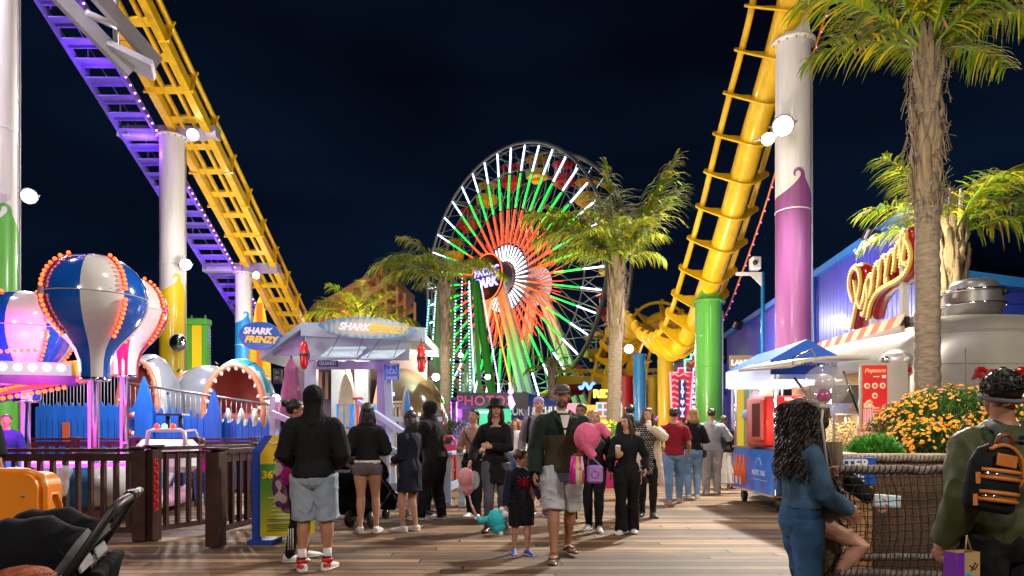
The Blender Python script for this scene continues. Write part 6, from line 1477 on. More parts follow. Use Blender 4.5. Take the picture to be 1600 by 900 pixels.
# ---------------- flower planter, nets ----------------
fp = thingW('flower_planter', 'big wooden planter box holding orange chrysanthemums behind the netting', 'planter', (4.6, 6.3, 0))
x0, x1, y0, y1, zt = X(1322, 6.05), 6.6, 6.05, 8.6, 1.13
m = MB(); bw = .145; x = x0+.05; k = 0
while x < x1: m.box((x+bw/2, y0+.02, zt/2), (bw-.008, .035, zt-.02), bev=.003); x += bw; k += 1
m.build('front_boards', M_wood, fp)
m = MB(); m.beam((x0+.03, y0+.05, zt/2), (X(1338, y1), y1, zt/2), .04, zt-.02); m.box(((X(1340, y1)+x1)/2, y1, zt/2), (x1-X(1340, y1), .04, zt-.02)); m.build('side_boards', M_wood, fp)
m = MB(); m.box(((x0+x1)/2, y0-.01, zt), (x1-x0+.08, .14, .045), bev=.005); m.beam((x0+.02, y0, zt), (X(1336, y1), y1, zt), .12, .045); m.build('cap_rail', M_woodc, fp)
m = MB(); m.prism([(x0+.1, y0+.05), (x1-.1, y0+.05), (x1-.1, y1-.05), (X(1342, y1), y1-.05)], (0, 0, zt-.16), (1, 0, 0), (0, 1, 0), .1); m.build('soil', mat('soil', (.03, .018, .01), .9, bump=.5), fp)
m = MB(); m.box((X(1382, 6.0)+.5, y0-.012, .52), (1.15, .03, 1.06)); m.build('dark_panel', mat('dark_wood_panel', (.085, .042, .02), .6, var=.4, stretch=(8, 1, .5), bump=.3), fp)
bush('chrysanthemum_bush', None, None, (X(1500, 7.0), 7.05, 1.18), (.95, .6, .60), 9000, [M_bush, mat('mum_leaf', (.06, .20, .02), .5, var=.4, vs=9)], .055, 21, fp)
bush('chrysanthemum_bush', None, None, (X(1440, 6.7), 6.65, 1.13), (.38, .38, .30), 3500, [M_bush, mat('mum_leaf', (.06, .2, .02))], .05, 22, fp)
flowers((X(1500, 7.0), 7.05, 1.18), (.95, .6, .62), 1300, .0235, [M_pet, M_pet2, M_petc], fp, 23)
flowers((X(1438, 6.6), 6.6, 1.13), (.40, .38, .32), 420, .021, [M_pet, M_pet2, M_petc], fp, 24)
bush('fern_clump', None, None, (X(1375, 6.35), 6.45, 1.12), (.24, .25, .17), 2600, [M_fern], .05, 25, fp)
m = MB()
for k in range(24): m.ball(W(1417+random.uniform(-8, 8), 650+random.uniform(-6, 7), 7.2), .022, 6, 4)
m.build('lime_bloom', mat('lime_petals', (.55, .75, .03), .5), fp); lamp('flower_fill', 'AREA', (3.2, 4.2, 3.2), 60, (1, .86, .6), .4, (4.6, 6.8, 1.3))  # floating lamp added to brighten the planter, no fixture
M_rope = mat('net_rope', (.014, .012, .010), .8, bump=.4); M_log = mat('rope_log', (.16, .13, .11), .8, var=.5, vs=10, bump=.8, bs=18)
def net_fence(label, a, b, z0, z1, ny, nx, seed, sag=.03, rails=True, thick=.0045):
    t = thingW('net_fence', label, 'fence', a, 'rope net fence panels'); a, b = V(a), V(b); d = b-a; L = d.length; rnd = random.Random(seed)
    def logr(z, r_, nm):
        m = MB(); pts = [a+d*q+V((0, 0, z+rnd.uniform(-.006, .006))) for q in [i/24 for i in range(25)]]
        m.tube(pts, [r_*rnd.uniform(.9, 1.1) for _ in pts], 12); lg = m.build(nm, M_log, t)
        w_ = MB(); n = int(L/.035)
        for i in range(n):
            p = a+d*((i+.5)/n)+V((0, 0, z)); w_.tube([p+d.normalized()*(.01*k-.012)+V((0, -1, 0))*((r_+.003)*cos(-1.6+k*.8))+V((0, 0, (r_+.003)*sin(-1.6+k*.8))) for k in range(5)], .004, 4)
        w_.build('lashing', M_rope, lg)
    if rails: logr(z1, .029, 'top_log'); logr(z0, .028, 'bottom_log')
    m = MB(); G = {}
    for i in range(nx+1):
        for j in range(ny+1):
            q = i/nx; p = a+d*q+V((0, 0, z0+(z1-z0)*j/ny)); f = sin(pi*j/ny)
            G[i, j] = p+d.normalized()*(rnd.uniform(-.008, .008)+.03*f*sin(q*5+seed))+V((0, rnd.uniform(-.01, .01)-.03*f, rnd.uniform(-.006, .006)-sag*f*sin(q*pi*2+1)*.6))
    for i in range(nx+1): m.tube([G[i, j] for j in range(ny+1)], thick, 4)
    for j in range(ny+1): m.tube([G[i, j] for i in range(nx+1)], thick, 4)
    m.build('net', M_rope, t); return t
nf = net_fence('rope net panel with a lashed log rail in front of the planter', (X(1302, 4.5), 4.5, 0), (X(1302, 4.5)+1.55, 4.35, 0), .42, 1.10, 14, 30, 1, thick=.0034)
nf2 = net_fence('rear rope net panel under the lashed rail behind the blue sign', (X(1302, 5.4), 5.4, 0), (X(1490, 5.4)+.5, 5.5, 0), .35, 1.13, 12, 22, 2, thick=.003)
net_fence('low rope net skirt hanging near the ground by the post', (X(1296, 4.3), 4.3, 0), (X(1302, 4.5)+1.5, 4.2, 0), .10, .44, 7, 34, 3, rails=False)
t = thingW('wooden_post', 'dark weathered round post at the left end of the net fence', 'post', (X(1300, 4.62), 4.62, 0)); m = MB(); m.tube([(X(1296, 4.62)+.01*sin(k), 4.62, k*.16) for k in range(9)], [.085, .08, .083, .078, .08, .082, .078, .08, .07], 16); m.build('trunk', mat('post_wood', (.13, .085, .05), .8, var=.5, vs=4, bump=.8, bs=20, stretch=(4, 4, .4)), t)
t = thingW('entry_sign', 'blue sign lettered in white on the rear net, half covered by the log rail', 'sign', W(1330, 735, 5.3)); c = W(1324, 736, 5.25); m = MB(); m.box(c, (.43, .02, .21), .0, bev=.004); m.build('panel', mat('entry_blue', (.01, .08, .42), .4), t)
m = MB(); m.text('ENTER', .105, c+V((.0, -.014, .05)), (1, 0, 0), (0, 0, 1), .002, .004, sp=1.05); m.text('HERE', .105, c+V((-.005, -.014, -.05)), (1, 0, 0), (0, 0, 1), .002, .004, sp=1.05); m.build('lettering', M_wh, t)
# ---------------- people ----------------
SK = {'light': (.52, .27, .18), 'tan': (.40, .19, .11), 'brown': (.26, .12, .07), 'pink': (.58, .30, .22)}
def skin(k): return mat('skin_'+k, SK[k], .5, var=.10, vs=14, spec=.4)
def cloth(name, col, rough=.85, var=.15, vs=8, bump=.12, bs=220, **k): return mat(name, col, rough, var=var, vs=vs, bump=bump, bs=bs, spec=.18, **k)
C_blk = cloth('black_cloth', (.010, .010, .012)); C_char = cloth('charcoal_cloth', (.018, .018, .022)); C_navy = cloth('navy_cloth', (.012, .014, .03))
C_den = cloth('denim', (.05, .10, .22), var=.35, vs=5); C_denl = cloth('pale_denim', (.30, .38, .48), var=.25, vs=5); C_denm = cloth('mid_denim', (.12, .22, .40), var=.3, vs=4)
C_grey = cloth('grey_cloth', (.30, .30, .34)); C_mau = cloth('mauve_grey_cloth', (.19, .17, .21)); C_olv = cloth('olive_cloth', (.060, .050, .026)); C_grn = cloth('dark_green_cloth', (.014, .022, .018)); C_beige = cloth('beige_cloth', (.55, .46, .38)); C_dust = cloth('dusty_rose_cloth', (.34, .19, .15)); C_mar = cloth('maroon_cloth', (.20, .008, .020)); C_wht = cloth('white_cloth', (.72, .70, .70)); C_purple = cloth('lilac_cloth', (.36, .28, .58)); C_mag = cloth('magenta_cloth', (.30, .008, .16))
M_shoe = mat('white_leather', (.72, .70, .70), .45, var=.08); M_shoeb = mat('black_leather', (.012, .012, .013), .35); M_sole = mat('pale_sole', (.6, .58, .56), .6); M_shoebl = mat('blue_sneaker', (.02, .06, .42), .5); M_shoetan = mat('tan_suede', (.42, .22, .11), .7); M_shoeg = mat('grey_sneaker', (.36, .34, .34), .55)
def hairm(k): return mat('hair_'+k, {'black': (.008, .006, .006), 'dark': (.018, .010, .007), 'brown': (.055, .026, .013), 'blonde': (.36, .20, .08), 'red': (.14, .035, .015), 'grey': (.1, .09, .09)}[k], .38, var=.5, vs=30, stretch=(1, 1, .15), bump=.5, bs=60, spec=.6)
def ik(a, b, l1, l2, pole):
    d = b-a; L = min(d.length, (l1+l2)*.999); d = d.normalized(); b = a+d*L
    c = (l1*l1+L*L-l2*l2)/(2*L); h = math.sqrt(max(0, l1*l1-c*c)); p = pole-d*pole.dot(d)
    p = p.normalized() if p.length > 1e-4 else V((0, 1, 0)); return a+d*c+p*h, b
def person(label, x, y, H, yaw, skin_='tan', fem=False, w=1.0, lean=0, roll=0, feet=None, hands=None, poleL=None, poleR=None, head=(0, 0), vox=.009, fat=1.0,
           top=None, bottom=None, shoes=None, hair=None, hat=None, group=None, wr=.006, hip=None, seed=0, kneepole=None, headscale=1.0, beard=None, hood=None, z0=0, ankleflat=True, bare=False):
    """Front is local +Y, right is local +X. yaw 0 shows the back, 180 the front. Heights are in units of H."""
    t = thing('person', label, 'person', (x, y, z0), R(yaw), group)
    seed = seed or int(abs(x*31+y*17)) % 97
    wr = wr*1.5; sh = (.090 if fem else .102)*w; hj = .052*w
    P = V((0, 0, .540))+V(hip or (0, 0, 0)); s = V((sin(R(roll)), sin(R(lean)), cos(R(lean)))).normalized(); sx = V((1, 0, 0)); sy = s.cross(sx)*-1; sy = sx.cross(s)*-1; sy = V((0, s.z, -s.y)).normalized()
    SP_ = lambda q, ox=0, oy=0: P+s*q+sx*ox+sy*oy
    fl = [V(f) for f in (feet or [(-.065, 0, 0), (.065, 0, 0)])]        # left (-x), right (+x)
    hips = [SP_(-.025, -hj), SP_(-.025, hj)]; shs = [SP_(.250, -sh), SP_(.250, sh)]
    hd = [V(h) if h is not None else None for h in (hands or [None, None])]
    for i in (0, 1):
        if hd[i] is None: hd[i] = SP_(-.045, (-1, 1)[i]*(sh+.045), .035)
    knees, ank = [], []
    for i in (0, 1):
        a_ = fl[i]+V((0, 0, .045)); kp = V((0, 1, 0)) if not kneepole else V(kneepole[i]); k, b = ik(hips[i], a_, .2385, .2365, kp); knees.append(k); ank.append(b)
    elb, wri = [], []
    for i in (0, 1):
        pl = (poleL, poleR)[i] or ((-1, 1)[i]*.5, -1, -.4); e, b = ik(shs[i], hd[i], .165, .145, V(pl)); elb.append(e); wri.append(b)
    neck0 = SP_(.31, 0, -.005); hy, hp = R(head[0]), R(head[1])
    HM = Matrix.Rotation(hy, 3, 'Z') @ Matrix.Rotation(-hp, 3, 'X')
    hc = neck0+V((0, .012+sin(R(lean))*.03, .096))
    hf = lambda x_, y_, z_: (hc+HM@V((x_, y_, z_))*headscale)*H
    Sc = lambda p: V(p)*H
    b = MB()
    def E(c, ax, ay, ra, rb): return (Sc(c), ax, ay, ra*H, rb*H)
    tw = 1.06 if fem else 1.0; cw = .93 if fem else 1.0
    body = [(-.075, .040, .04, 0), (-.05, .078*tw, .060, -.004), (-.02, .090*tw, .068, -.008), (.02, .088*tw, .066, -.004), (.07, .074*cw, .054, 0), (.12, .078*cw, .056, .0), (.17, .088*cw, .064, .004), (.215, .094*cw, .066, .004), (.25, .096*cw, .056, 0), (.278, .082*cw, .044, -.002), (.300, .048, .036, -.003), (.325, .033, .033, .002)]
    b.loft([E(SP_(q, 0, oy), sx, sy, a*w*fat, c_*w*fat) for q, a, c_, oy in body], 20)
    b.tube([Sc(SP_(.28)), Sc(neck0+V((0, .004, .03))), hf(0, -.012, -.03)], [.036*H, .031*H, .032*H], 14)
    # head
    b.ball(hf(0, -.006, .012), (.0425*H*headscale, .0535*H*headscale, .050*H*headscale), 20, 14, HM)
    b.ball(hf(0, .012, -.024), (.0335*H*headscale, .036*H*headscale, .040*H*headscale), 18, 12, HM)
    b.ball(hf(0, .030, -.054), (.016*H, .014*H, .012*H), 10, 8, HM)
    b.tube([hf(0, .044, .010), hf(0, .054, -.010), hf(0, .048, -.018)], [.0055*H, .0085*H, .009*H], 8)
    for i in (-1, 1):
        b.ball(hf(i*.043, -.006, -.006), (.006*H, .012*H, .017*H), 8, 6, HM)
        b.tube([hf(i*.030, .036, .013), hf(i*.016, .045, .015), hf(i*.006, .046, .012)], .0045*H, 6)
        b.ball(hf(i*.022, .034, -.018), (.011*H, .009*H, .012*H), 8, 6, HM)
    b.ball(hf(0, .041, -.034), (.013*H, .008*H, .0065*H), 8, 6, HM)
    # limbs
    for i in (0, 1):
        sgn = (-1, 1)[i]; h, k, a_ = Sc(hips[i]), Sc(knees[i]), Sc(ank[i])
        b.tube([h+V((0, 0, .02*H)), h.lerp(k, .35), h.lerp(k, .8), k, k.lerp(a_, .28), k.lerp(a_, .7), a_], [r_*H*w*fat for r_ in (.052*tw, .050*tw, .036, .032, .034, .022, .0195)], 16)
        f0 = Sc(fl[i]); foot_dir = V((sgn*.25, 1, 0)).normalized()
        b.tube([a_, f0+V((0, 0, .028*H))-foot_dir*.02*H, f0+V((0, 0, .018*H))+foot_dir*.05*H, f0+V((0, 0, .012*H))+foot_dir*.10*H], [.02*H, .023*H, .022*H, .013*H], 10)
        S_, e, wr_ = Sc(shs[i]), Sc(elb[i]), Sc(wri[i])
        b.ball(S_, .031*H*w*fat, 12, 8); b.tube([Sc(SP_(.302, sgn*.018, -.006)), Sc(SP_(.278, sgn*.055, -.004)), S_+V((0, 0, .004*H))], [.024*H, .024*H, .028*H], 10)
        b.tube([S_, S_.lerp(e, .35), e, e.lerp(wr_, .3), wr_], [r_*H*w*fat for r_ in (.033, .030, .0235, .0245, .0155)], 14)
        # hand: palm, four fingers, thumb
        d = (wr_-e).normalized(); side = d.cross(V((0, 1, 0))) if abs(d.y) < .8 else V((1, 0, 0)); side = side.normalized()
        n_ = side.cross(d).normalized()              # across the fingers
        inn = V((-sgn, 0, 0)); inn = (inn-d*inn.dot(d)); inn = inn.normalized() if inn.length > .2 else V((0, 0, -1)); acr = d.cross(inn).normalized()
        if acr.y < 0 and abs(d.z) > .6: acr = -acr
        if abs(d.z) <= .6 and acr.z < 0: acr = -acr
        pc_ = wr_+d*.026*H; Mh = Matrix((acr, inn, d)).transposed()
        b.ball(pc_, (.0235*H, .0105*H, .030*H), 12, 8, Mh)
        for f in range(4):
            o_ = (f-1.5)*-.0125*H; ln = (.040, .046, .043, .033)[f]*H; p0 = pc_+acr*o_+d*.018*H
            p1 = p0+(d*.9+inn*.22)*ln*.45; p2 = p1+(d*.65+inn*.7)*ln*.35; p3 = p2+(d*.2+inn*.95)*ln*.28
            b.tube([p0, p1, p2, p3], [.0056*H, .0053*H, .0048*H, .0040*H], 8)
        p0 = wr_+d*.014*H+acr*.012*H; p1 = p0+(acr*.75+d*.6+inn*.3)*.022*H; p2 = p1+(d*.9+inn*.35+acr*.15)*.022*H; b.tube([p0, p1, p2], [.0075*H, .0066*H, .0050*H], 8)
    remeshed(b, 'body', skin(skin_), t, min(vox, .0065), 3, sm_fac=.5)
    bo = bpy.data.objects[-1] if False else t
    # face: eyes, brows, lips
    for i in (-1, 1):
        m = MB(); m.ball(hf(i*.0175, .0395, .0045), (.0068*H, .0045*H, .0042*H), 10, 7, HM); m.mi = 1; m.ball(hf(i*.0175, .0433, .0045), (.0033*H, .002*H, .0034*H), 8, 6, HM); m.build('eye', [mat('eye_white', (.6, .56, .54), .3), mat('iris_dark', (.02, .012, .01), .15)], t)
        m = MB(); m.tube([hf(i*.009, .0455, .0155), hf(i*.018, .0455, .0185), hf(i*.028, .039, .0155)], [.0020*H, .0024*H, .0014*H], 5); m.build('eyebrow', hairm(hair[1] if hair and hair[1] in ('blonde',) else 'dark'), t)
    m = MB(); m.tube([hf(-.013, .0445, -.034), hf(-.004, .0495, -.0315), hf(.004, .0495, -.0315), hf(.013, .0445, -.034)], [.0012*H, .0026*H, .0026*H, .0012*H], 6); m.tube([hf(-.011, .0445, -.036), hf(0, .0495, -.0385), hf(.011, .0445, -.036)], [.0012*H, .0030*H, .0012*H], 6); m.build('lips', mat('lip_'+('rose' if fem else 'tan'), (.38, .09, .08) if fem else (.32, .13, .10), .45), t)
    if beard:
        m = MB(); m.ball(hf(0, .014, -.038), (.0345*H, .034*H, .029*H), 14, 10, HM); m.ball(hf(0, .036, -.052), (.019*H, .014*H, .014*H), 10, 8, HM)
        for i in (-1, 1): m.tube([hf(i*.038, .0, -.002), hf(i*.035, .012, -.03)], [.005*H, .009*H], 6)
        m.tube([hf(-.016, .043, -.030), hf(0, .050, -.0265), hf(.016, .043, -.030)], .0038*H, 6)
        remeshed(m, 'beard', hairm(beard), t, .005, 1, wr=.0015, ws=60)
    # bottoms
    def legs(kind, m_, ease=.012, cut=1.0, flare=0):
        g = MB(); e = ease*.5
        g.loft([E(SP_(q, 0, oy), sx, sy, (a*tw_+e)*w*fat, (c_+e)*w*fat) for q, a, c_, oy, tw_ in ((-.085, .055, .045, 0, 1), (-.06, .084, .062, -.003, tw), (-.03, .091, .068, -.008, tw), (.01, .091, .067, -.005, tw), (.045, .083, .06, -.002, 1), (.06, .080, .058, -.001, 1))], 20)
        for i in (0, 1):
            h, k, a_ = Sc(hips[i]), Sc(knees[i]), Sc(ank[i])
            r_ = [.055*tw+e, .053*tw+e, .042+e, .036+e, .036+e+flare*.3, .028+e+flare*.7, .024+e+flare]
            pts_ = [h+V((0, 0, .015*H)), h.lerp(k, .35), h.lerp(k, .75), k, k.lerp(a_, .3), k.lerp(a_, .7), a_+V((0, 0, -.02*H if flare or cut >= 1 else 0))]
            if cut < 1:
                n_ = {.25: 2, .45: 3, .5: 3, .7: 4}.get(cut, 3); pts_ = pts_[:n_]
                if cut == .45: pts_[-1] = h.lerp(k, .86); r_ = [.057+e, .058+e, .052+e+flare]; 
                elif cut == .25: pts_ = [h+V((0, 0, .015*H)), h.lerp(k, .22)]; r_ = [.057*tw+e, .056*tw+e]
                elif cut == .5: pts_ = pts_+[k+V((0, 0, .005*H))]; r_ = [.057+e, .057+e, .051+e, .049+e+flare]
            g.tube(pts_, [q*H*w*fat for q in r_[:len(pts_)]], 18)
        return remeshed(g, kind, m_, t, vox, 8, wr=wr, ws=9, seed=seed, wst=(1, 1, .9), sm_fac=.7)
    def skirt(kind, m_, q0, q1, r0, r1, ease=0):
        g = MB(); n_ = 6; secs_ = []
        for j in range(n_+1):
            f = j/n_; q = q0+(q1-q0)*f; rr = r0+(r1-r0)*f; c_ = SP_(q0) if q > 0 else SP_(0)+V((0, 0, q)); c_ = SP_(q) if q > -.02 else SP_(-.02)+V((0, 0, q+.02)); secs_.append((Sc(c_), sx, V((0, 1, 0)), rr*H, rr*.78*H))
        g.loft(secs_, 26); return remeshed(g, kind, m_, t, vox, 2, wr=wr*1.5, ws=10, seed=seed, wst=(1.6, 1.6, .15))
    if bottom:
        for bt in (bottom if isinstance(bottom, list) else [bottom]):
            k = bt[0]
            if k == 'skirt': skirt(bt[1], *bt[2:])
            else: legs(bt[1], *bt[2:])
    # tops
    def torso(kind, m_, ease=.012, hem=-.03, sleeve=1.0, collar=.305, puff=0, neckr=.045, hemw=0, mfun=None, wr_=None, vneck=False):
        g = MB(); e = ease*.50; puff = puff*.6; hemw = hemw*.7
        prof_ = [(q, a, c_, oy) for q, a, c_, oy in body if q > max(hem, -.06)+.012 and q < collar-.008]
        secs_ = []
        if hem < -.05:
            for f in (0, .33, .66): q = hem+( -.02-hem)*f; secs_.append((Sc(SP_(-.02)+V((0, 0, q+.02))), sx, V((0, 1, 0)), (.088*tw+e+hemw*(1-f))*H*w*fat, (.070+e+hemw*(1-f))*H*w*fat))
            prof_ = [p_ for p_ in prof_ if p_[0] > -.03]
        else: secs_.append(E(SP_(hem), sx, sy, (.083*tw+e+hemw)*w*fat, (.062+e+hemw)*w*fat))
        for q, a, c_, oy in prof_: secs_.append(E(SP_(q, 0, oy), sx, sy, (a*1.0+e+puff*.5)*w*fat, (c_+e+puff)*w*fat))
        secs_.append(E(SP_(collar), sx, sy, neckr, neckr*.95)); g.loft(secs_, 24)
        for i in (0, 1):
            S_, el, wr2 = Sc(shs[i]), Sc(elb[i]), Sc(wri[i]); r_ = [.033+e, .031+e+puff*.4, .026+e+puff*.5, .025+e+puff*.4, .018+e*.8+puff*.2]
            g.ball(S_, (.031+e)*H*w*fat, 14, 9)
            if collar > .26: g.tube([Sc(SP_(.296, (-1, 1)[i]*.020, -.006)), Sc(SP_(.272, (-1, 1)[i]*.055, -.004)), S_], [(.024+e)*H, (.025+e)*H, (.028+e)*H], 10)
            pts_ = [S_, S_.lerp(el, .4), el, el.lerp(wr2, .4), wr2]
            if sleeve < .5: pts_ = [S_, S_.lerp(el, .4), S_.lerp(el, sleeve*2)]; r_ = [.033+e, .034+e, .034+e]
            elif sleeve < 1: pts_[-1] = el.lerp(wr2, (sleeve-.5)*2); 
            g.tube(pts_, [q*H*w*fat for q in r_[:len(pts_)]], 16)
        return remeshed(g, kind, m_, t, vox, 9, wr=(wr if wr_ is None else wr_), ws=9, seed=seed+1, mfun=mfun, sm_fac=.7)
    if top:
        for tp in (top if isinstance(top, list) else [top]): torso(**tp)
    # hood worn up
    if hood:
        g = MB(); g.ball(hf(0, -.014, .008), (.055*H, .063*H, .063*H), 20, 14, HM); g.ball(hf(0, -.045, .025), (.035*H, .035*H, .04*H), 14, 9, HM); g.tube([hf(0, -.012, -.02), hf(0, -.018, -.055), Sc(SP_(.29, 0, -.012)), Sc(SP_(.262, 0, -.01))], [.052*H, .050*H, .058*H, .072*H], 18)
        if hood == 'down': g = MB(); g.tube([Sc(SP_(.30, a_*.05, -.035+.02*abs(a_))) for a_ in (-1, -.5, 0, .5, 1)], [.018*H, .03*H, .036*H, .03*H, .018*H], 12); g.ball(Sc(SP_(.27, 0, -.055)), (.045*H, .025*H, .04*H), 12, 8)
        remeshed(g, 'hood', (top[0] if isinstance(top, list) else top)['m_'], t, vox, 6, wr=wr*.8, ws=18, seed=seed)
    # shoes
    if shoes:
        st, c1, c2 = shoes
        for i in (0, 1):
            sgn = (-1, 1)[i]; fd = V((sgn*.25, 1, 0)).normalized() if not isinstance(fl[i], tuple) else V((0, 1, 0)); f0 = Sc(fl[i]); sd = fd.cross(V((0, 0, 1))); rise = (Sc(ank[i])-f0).normalized()
            U = V((0, 0, 1)); g = MB()
            g.loft([(f0-fd*.038*H+U*.022*H, sd, U, .012*H, .010*H), (f0-fd*.034*H+U*.026*H, sd, U, .024*H, .024*H), (f0+U*.03*H, sd, U, .026*H, .026*H), (f0+fd*.04*H+U*.023*H, sd, U, .027*H, .021*H), (f0+fd*.08*H+U*.018*H, sd, U, .028*H, .016*H), (f0+fd*.112*H+U*.014*H, sd, U, .022*H, .011*H), (f0+fd*.122*H+U*.012*H, sd, U, .010*H, .006*H)], 16)
            up_h = {'low': .045, 'high': .075, 'boot': .22, 'flip': 0}[st]
            if st != 'flip': g.tube([f0+U*.03*H, Sc(ank[i]).lerp(Sc(knees[i]), max(0, (up_h-.045)/.245))+V((0, 0, .008*H))], [.026*H, (.026 if st != 'boot' else .040)*H], 14)
            if st == 'flip':
                g = MB(); g.loft([(f0-fd*.045*H+U*.006*H, sd, U, .02*H, .006*H), (f0-fd*.02*H+U*.006*H, sd, U, .026*H, .007*H), (f0+fd*.04*H+U*.006*H, sd, U, .026*H, .007*H), (f0+fd*.09*H+U*.006*H, sd, U, .03*H, .007*H), (f0+fd*.125*H+U*.006*H, sd, U, .016*H, .006*H)], 14)
                g.build('sandal', c1, t); g = MB(); tp_ = f0+fd*.095*H+U*.03*H
                for q in (-1, 1): g.tube([tp_, f0+fd*.05*H+sd*q*.022*H+U*.034*H, f0+fd*.005*H+sd*q*.028*H+U*.01*H], .004*H, 6)
                g.build('strap', c1, t); continue
            so = remeshed(g, 'shoe', c1, t, .007, 2, wr=.001, ws=30)
            g = MB(); g.loft([(f0-fd*.042*H+U*.008*H, sd, U, .016*H, .008*H), (f0-fd*.02*H+U*.008*H, sd, U, .028*H, .009*H), (f0+fd*.08*H+U*.008*H, sd, U, .031*H, .009*H), (f0+fd*.127*H+U*.009*H, sd, U, .012*H, .007*H)], 14); g.build('sole', c2, so)
    # hair
    if hair:
        st, hc_ = hair[0], hairm(hair[1]); ln = hair[2] if len(hair) > 2 else .2; g = MB()
        g.ball(hf(0, -.017, .020), (.0475*H, .0535*H, .050*H), 22, 14, HM); 
        if st == 'short': 
            g.ball(hf(0, -.002, .040), (.040*H, .042*H, .026*H), 16, 10, HM); remeshed(g, 'hair', hc_, t, .006, 1, wr=.004, ws=30)
        else:
            g.ball(hf(0, -.004, .036), (.043*H, .046*H, .030*H), 16, 10, HM)
            dn = V((0, 0, -1)); bk = HM@V((0, -1, 0)); rt = HM@V((1, 0, 0))
            if st in ('long', 'curly', 'wavy'):
                wv = {'long': 1, 'wavy': 1.15, 'curly': 1.22}[st]
                base = hf(0, -.030, .0); g.loft([(base, rt, bk, .044*H, .03*H), (base+dn*ln*.3*H+bk*.006*H, rt, bk, .050*H*wv, .026*H*wv), (base+dn*ln*.65*H+bk*.012*H, rt, bk, .052*H*wv, .022*H*wv), (base+dn*ln*H+bk*.010*H, rt, bk, .036*H*wv, .012*H*wv)], 18)
                for i in (-1, 1): g.tube([hf(i*.036, .012, .030), hf(i*.046, .004, -.02), hf(i*.052, .0, -.06), hf(i*.058, .008, -.06)+dn*ln*.45*H], [.012*H, .015*H*wv, .016*H*wv, .007*H], 10)
            if st == 'bun': g.ball(hf(0, -.072, .045), .024*H, 12, 8); g.tube([hf(0, -.05, .03), hf(0, -.07, .045)], .018*H, 8)
            if st == 'pony': g.tube([hf(0, -.055, .03), hf(0, -.085, .0), hf(0, -.08, -.06), hf(.01, -.07, -.14)], [.016*H, .02*H, .018*H, .006*H], 10)
            hs = remeshed(g, 'hair', hc_, t, .008, 1, wr=.006 if st != 'curly' else .014, ws=26 if st != 'curly' else 22, wst=(1, 1, .18 if st != 'curly' else .9), seed=seed)
            rnd = random.Random(seed)
            if st in ('long', 'wavy') and vox < .010:
                c = MB()
                for k in range(70):
                    a = rnd.uniform(-1, 1)*1.5; r0 = .05; p = hf(.046*sin(a), -.030-.030*cos(a), rnd.uniform(-.02, .02)); pts_ = [p]
                    L_ = ln*rnd.uniform(.7, 1.08)
                    for j in range(5): p = p+dn*L_*.2*H+rt*rnd.uniform(-.004, .004)*H+bk*(.003-.002*j)*H; pts_.append(p)
                    c.tube(pts_, [.0035*H, .004*H, .004*H, .003*H, .002*H, .001*H], 4)
                c.build('hair_strands', hc_, t)
            if st == 'curly':
                c = MB()
                for k in range(1000):
                    a = rnd.uniform(-2.3, 2.3); v_ = rnd.random(); rr = (.056+.026*v_)*rnd.uniform(.85, 1.22)
                    p = hf(rr*sin(a)*1.1, -.018-rr*cos(a), .055-.05*abs(v_)) if v_ < .35 else hf(rr*sin(a)*1.15, -.018-rr*cos(a)*.85, .04)+dn*(v_-.3)*ln*1.25*H
                    pts_ = []; ph = rnd.uniform(0, 6); cr = .0065*H; nn_ = 11
                    out_ = (rt*sin(a)-(-bk)*cos(a)*-1)
                    for j in range(nn_): pts_.append(p+dn*j*.0075*H+rt*(cr*cos(ph+j*1.05))+bk*(cr*sin(ph+j*1.05))+(rt*sin(a)+bk*cos(a))*j*.0008*H)
                    c.tube(pts_, [.0030*H]*(nn_-1)+[.001*H], 4, caps=False)
                c.build('hair_curls', hc_, t)
    if hair and vox < .008 and hair[0] != 'curly' and not hood:
        rnd = random.Random(seed+3); c = MB()
        for k in range(190):
            a = rnd.uniform(-2.2, 2.2)-pi/2; z0_ = rnd.uniform(.25, 1.0); pts_ = []
            for j in range(5):
                z_ = z0_-j*.16; s_ = math.sqrt(max(0, 1-z_*z_)); pts_.append(hf(.0495*s_*cos(a+.05*j), -.012+.0555*s_*sin(a+.05*j), .022+.0515*z_))
            c.tube(pts_, [.0016*H, .0022*H, .0022*H, .0018*H, .0006*H], 4, caps=False)
        c.build('loose_strands', hairm(hair[1]), t)
    if hat:
        st, hm_ = hat[0], hat[1]; g = MB()
        if st in ('cap', 'capback'):
            f_ = 1 if st == 'cap' else -1
            g.ball(hf(0, -.008, .030), (.0485*H, .057*H, .042*H), 22, 14, HM)
            remeshed(g, 'cap_crown', hm_, t, .006, 1, mfun=None)
            g = MB(); g.loft([(hf(0, f_*(.030), .026), HM@V((1, 0, 0)), HM@V((0, 0, 1)), .040*H, .006*H), (hf(0, f_*.060, .024), HM@V((1, 0, 0)), HM@V((0, 0, 1)), .036*H, .004*H), (hf(0, f_*.088, .016), HM@V((1, 0, 0)), HM@V((0, 0, 1)), .020*H, .003*H)], 16); g.build('cap_visor', hm_, t)
            g = MB(); g.ball(hf(0, -.008, .074), .0045*H, 8, 6); g.build('cap_button', hm_, t)
        if st == 'bucket':
            cc = hf(0, -.006, .040); ax, ay, up_ = HM@V((1, 0, 0)), HM@V((0, 1, 0)), HM@V((0, 0, 1))
            g.loft([(cc+up_*(-.024*H), ax, ay, .083*H, .088*H), (cc+up_*(-.012*H), ax, ay, .070*H, .076*H), (cc, ax, ay, .053*H, .060*H), (cc+up_*.030*H, ax, ay, .050*H, .056*H), (cc+up_*.048*H, ax, ay, .040*H, .046*H), (cc+up_*.050*H, ax, ay, .01*H, .01*H)], 28); g.build('hat_body', hm_, t)
